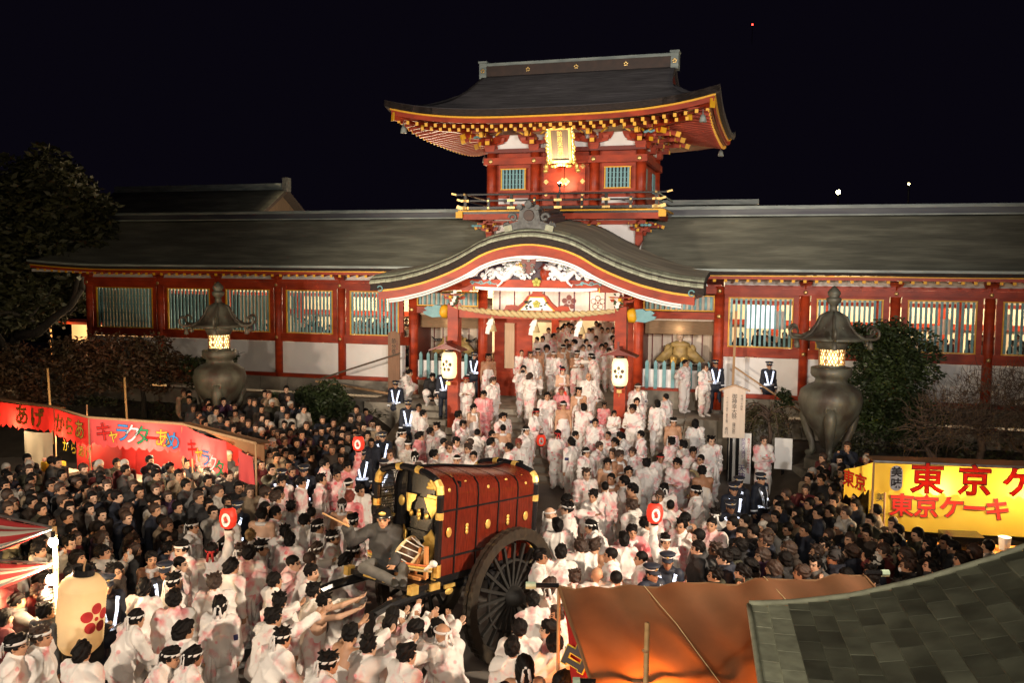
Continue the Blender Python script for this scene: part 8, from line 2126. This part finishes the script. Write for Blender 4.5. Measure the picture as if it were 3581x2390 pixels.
def mass_object(name, plist, label):
    VV, FF, MI, base = [], [], [], 0
    for k_, typ, r, x, y, z in plist:
        if typ == 'w':
            fc, of, po = r[3], r[4], r[5]; po = po if po in ('st', 'ac', 'ph', 'ho') else 'st'; rz = R(FACE[fc]+random.uniform(-15, 15)); ci = 13+{'w': 0, 'p': 1, 'P': 2, 'b': 0}.get(of, 0); kd = 'w'; tr = 13; hc = 0
            if of in 'gdk': ci, kd, tr = 3, 'd', 18
        else:
            rz, po, ht, hr, hc, ct = dark_spec(x, y, r); ci = 3+min(ct, 9); kd = 'd'; tr = 18
        sc = random.uniform(.92, 1.02); c_, s_ = math.cos(rz), math.sin(rz); M = np.array([[c_, -s_, 0], [s_, c_, 0], [0, 0, 1]])*sc
        sk = random.choices([0, 1, 2], [.6, .2, .2])[0]; hx = random.random()
        for (V, F, w_) in low(po, kd):
            VV.append(V @ M.T+np.array([x, y, z])); FF.append(F+base); base += len(V); MI.append(np.full(len(F), (sk, ci, (12 if typ == 'd' and hx < .06 else 16+hc), tr, 16)[w_]))
    me = npmesh(name, np.concatenate(VV), np.concatenate(FF), cm_mats, np.concatenate(MI)); o = bpy.data.objects.new(name, me); COL.objects.link(o)
    o['kind'] = 'stuff'; o['label'] = label; return o
mass_object('crowd', mass, 'packed crowd farther from the carriage and inside the gate passage')
more = []
for k in range(26):
    p = W(random.uniform(-1.6, 2.4), random.uniform(-9.4, -6.2), 0); l_ = p-O; nn_ = l_.dot(NX); more.append((0, 'w', ['', '', '', random.choice(('F', 'FL', 'FR')), random.choice('wwp'), 'st'], p.x, p.y, 1.5+.17*max(0, min(7, math.floor((-nn_-5.475)/.65)+1))))
mass_object('passage_crowd', more, 'men in white packed on the steps deep inside the gate passage')
inner = []
for k in range(150):
    u = random.choice((random.uniform(-18, -5.6), random.uniform(-11, -5.6), random.uniform(5.6, 16))); n = random.uniform(-10, -4.9); p = W(u, n, 2.0); inner.append((0, 'd', 'I', p.x, p.y, p.z))
mass_object('courtyard_crowd', inner, 'crowd standing in the lit courtyard behind the slatted windows')
# phones, cameras, lanterns and batons held in hands: things of their own
pm_ = {'phone': [pm('phone_white', (.75, .73, .70), None, .3), pm('phone_black', (.02, .02, .022), None, .3), pm('phone_pink', (.65, .25, .3), None, .3)], 'camera': [BLK]}
pq = MB(); pq.box((0, 0, 0), (.13, .012, .068)); ph_me = simple_mesh('phone', pq, [BLK], False)
cq = MB(); cq.box((0, 0, 0), (.12, .05, .075)); cq.lathe([(.03, 0), (.032, .05), (.028, .055)], 12, (0, 0, 0)); ca_me = simple_mesh('camera', cq, [BLK], False)
HELD = []
hl_q = MB(); hl_q.lathe([(.06, -.17), (.115, -.13), (.13, -.06)]+[(.135+.003*(k % 2), -.05+.01*k) for k in range(11)]+[(.13, .06), (.115, .13), (.06, .17)], 16)
REDL = nt('red_lantern_paper'); REDL[2].inputs['Base Color'].default_value = (.70, .03, .02, 1); REDL[2].inputs['Emission Color'].default_value = (1, .06, .02, 1); REDL[2].inputs['Emission Strength'].default_value = .25
hl_me = simple_mesh('paper_shade', hl_q, [REDL[0]])
def hand_lantern(loc, desc, face=True):
    o = empty('hand_lantern', loc, 0, None, 'lantern', 'red hand lanterns'); child('paper_shade', hl_me, o)
    [MB().lathe([(.065, e-.015), (.065, e+.015)], 12).build('rim', BLK, o) for e in (-.18, .18)]
    q = MB(); q.tube([(-.06, 0, .19), (-.05, 0, .28), (0, 0, .32), (.05, 0, .28), (.06, 0, .19)], .008, 5); q.build('handle', BLK, o)
    if face:
        q = MB(); vs = []
        for t_ in lin(0, 2*math.pi, 17)[:-1]: x, z = .07*math.cos(t_), .11*math.sin(t_); vs.append((x, -math.sqrt(.141**2-x*x)-.003, z))
        q.add(vs, [tuple(range(16))]); q.build('white_label', PAPER, o); text('天\n神', .07, INK, o, (0, -.146, 0), (R(90), 0, 0), .001)
    HELD.append((o, [desc])); return o
for ex, o, po, hs in PHONES:
    m = (hs[0]+hs[1])/2
    if ex in ('phone', 'camera'):
        i = random.choices([0, 1, 2], [.45, .45, .1])[0]
        c = bpy.data.objects.new('phone' if ex == 'phone' else 'camera_body', ph_me if ex == 'phone' else ca_me); COL.objects.link(c); c.location = m+Vector((0, 0, .02)); c.rotation_euler = (0, 0, o.rotation_euler.z)
        c.material_slots[0].link = 'OBJECT'; c.material_slots[0].material = pm_['phone'][i] if ex == 'phone' else BLK; c['category'] = 'phone' if ex == 'phone' else 'camera'; c['group'] = 'phones held up by spectators'
        HELD.append((c, [('white', 'black', 'pink')[i]+' phone held up' if ex == 'phone' else 'black camera held up']))
    elif ex == 'lantern': hand_lantern((hs[1] if po in ('st', 'wk') else hs[0])+(Vector((0, 0, -.32)) if po != 'up' else Vector((0, -.05, .12))), 'red paper hand lantern')
    elif ex == 'baton':
        b_ = empty('signal_baton', hs[0], 0, None, 'baton'); q = MB(); q.tube([(0, 0, -.1), (0, 0, .02)], .018, 8); q.build('grip', BLK, b_); q = MB(); q.tube([(0, 0, .02), (.12, -.02, .36)], .022, 8); q.build('glow_tube', glow('red_baton', (1, .03, .03), 1.6), b_, True); HELD.append((b_, ['glowing red signal baton held by a policeman']))
    else:
        b_ = empty('coiled_rope', hs[0]+Vector((0, -.05, -.1)), 0, None, 'rope'); q = MB()
        for k in range(4): q.tube([(.2*math.cos(a)+.02*k, .03*k, .32*math.sin(a)) for a in lin(0, 2*math.pi, 20)], .018, 6)
        q.build('coil', STRAW, b_, True); HELD.append((b_, ['coil of pale rope carried over an arm']))
# driver on the carriage front
dp = cp(-.22, -1.32, 1.42)
drv = person(dp.x, dp.y, dp.z-.0, CRZ+R(38), 'd', 'dr', 'buzz', '-', 0, 3, 1.05, 0, False, False, None); PEOPLE.pop(); drv['label'] = 'drummer in grey kimono and black hat sitting on the carriage front with a raised drumstick'
for c in drv.children:
    if c.name.startswith('trousers'): c.material_slots[0].link = 'OBJECT'; c.material_slots[0].material = CM[7]
    if c.name.startswith('coat'): c.material_slots[0].material = CM[3]; c.name = 'kimono'
q = MB(); q.lathe([(.15, .05), (.155, .06), (.11, .075), (.10, .14), (.06, .16)], 18, (0, .012, 0)); q.ell((.0, -.1, .11), (.05, .015, .03), 8, 6, 1); hm = simple_mesh('black_hat', q, [BLK, GOLD]); child('black_hat', hm, drv, None, pose('dr').head, pose('dr').headR)
q = MB()
dh = hands(drv, 'dr')
stk = empty('drumstick', dh[0], 0, 'pale wooden drumstick raised in the drummer\'s right hand', 'drumstick'); q.tube([(.06, -.02, -.05), (-.32, -.06, .16)], .014, 7); q.build('shaft', WOOD, stk)
# glowing vests seen edge-on and bearers' staff
# ---------------------------------------------------------------- labels: each one singles its thing out
MARKS = [('left porch post', 1046, 900), ('right porch post', 1430, 920), ('gate doorway', 1235, 780), ('middle stairs', 1250, 960), ('stair foot', 1290, 1110), ('notice sign', 1684, 950), ('right bronze lantern', 1912, 900), ('left bronze lantern', 515, 850), ('carriage front', 930, 1250), ('carriage rear', 1200, 1120), ('carriage wheel', 1150, 1420), ('carriage shafts', 790, 1420),
         ('tarpaulin corner', 1300, 1330), ('big paper lantern', 185, 1400), ('striped flaps', 60, 1240), ('sweets stall', 400, 1010), ('food stall', 90, 980), ('cake stall', 2150, 1130), ('wall shrub', 735, 890), ('copper roof', 1950, 1370), ('tall wooden board', 904, 820), ('red banner', 1310, 1480), ('tarpaulin right end', 1950, 1310), ('tarpaulin middle', 1640, 1330), ('right guardian statue', 1560, 800), ('left guardian statue', 1075, 800), ('carriage roof', 1110, 1070)]
def where(x, y):
    nm, mx_, my_ = min(MARKS, key=lambda m: (m[1]-x)**2+(m[2]-y)**2)
    dx, dy = x-mx_, y-my_
    if math.hypot(dx, dy) < 26: return 'at the '+nm
    return ('right of the ' if dx > 0 else 'left of the ')+nm if abs(dx) > abs(dy) else ('below the ' if dy > 0 else 'above the ')+nm
def label_all(lst, zoff):
    gr_ = {}
    for o, desc in lst:
        x, y, _ = pix(Vector(o.location)+Vector((0, 0, zoff))); full = [d for d in desc if d]; wh = where(x, y)
        while len((', '.join(full)+', '+wh).split()) > 13 and len(full) > 1: full.pop()
        gr_.setdefault((', '.join(full), wh), []).append((x, y, o))
    ordn = ['first', 'second', 'third', 'fourth', 'fifth', 'sixth', 'seventh', 'eighth', 'ninth', 'tenth', 'eleventh', 'twelfth', 'thirteenth', 'fourteenth', 'fifteenth', 'sixteenth', 'seventeenth', 'eighteenth', 'nineteenth', 'twentieth']
    for (d, w_), mem in gr_.items():
        mem.sort(key=lambda t: t[0])
        for i, (x, y, o) in enumerate(mem):
            t_ = d+', '+w_
            if len(mem) > 1: t_ += ', '+('leftmost' if i == 0 else 'rightmost' if i == len(mem)-1 else ordn[i]+' from left')
            o['label'] = ' '.join(t_.split()[:16])
label_all(PEOPLE, 1.5); label_all(HELD, 0)
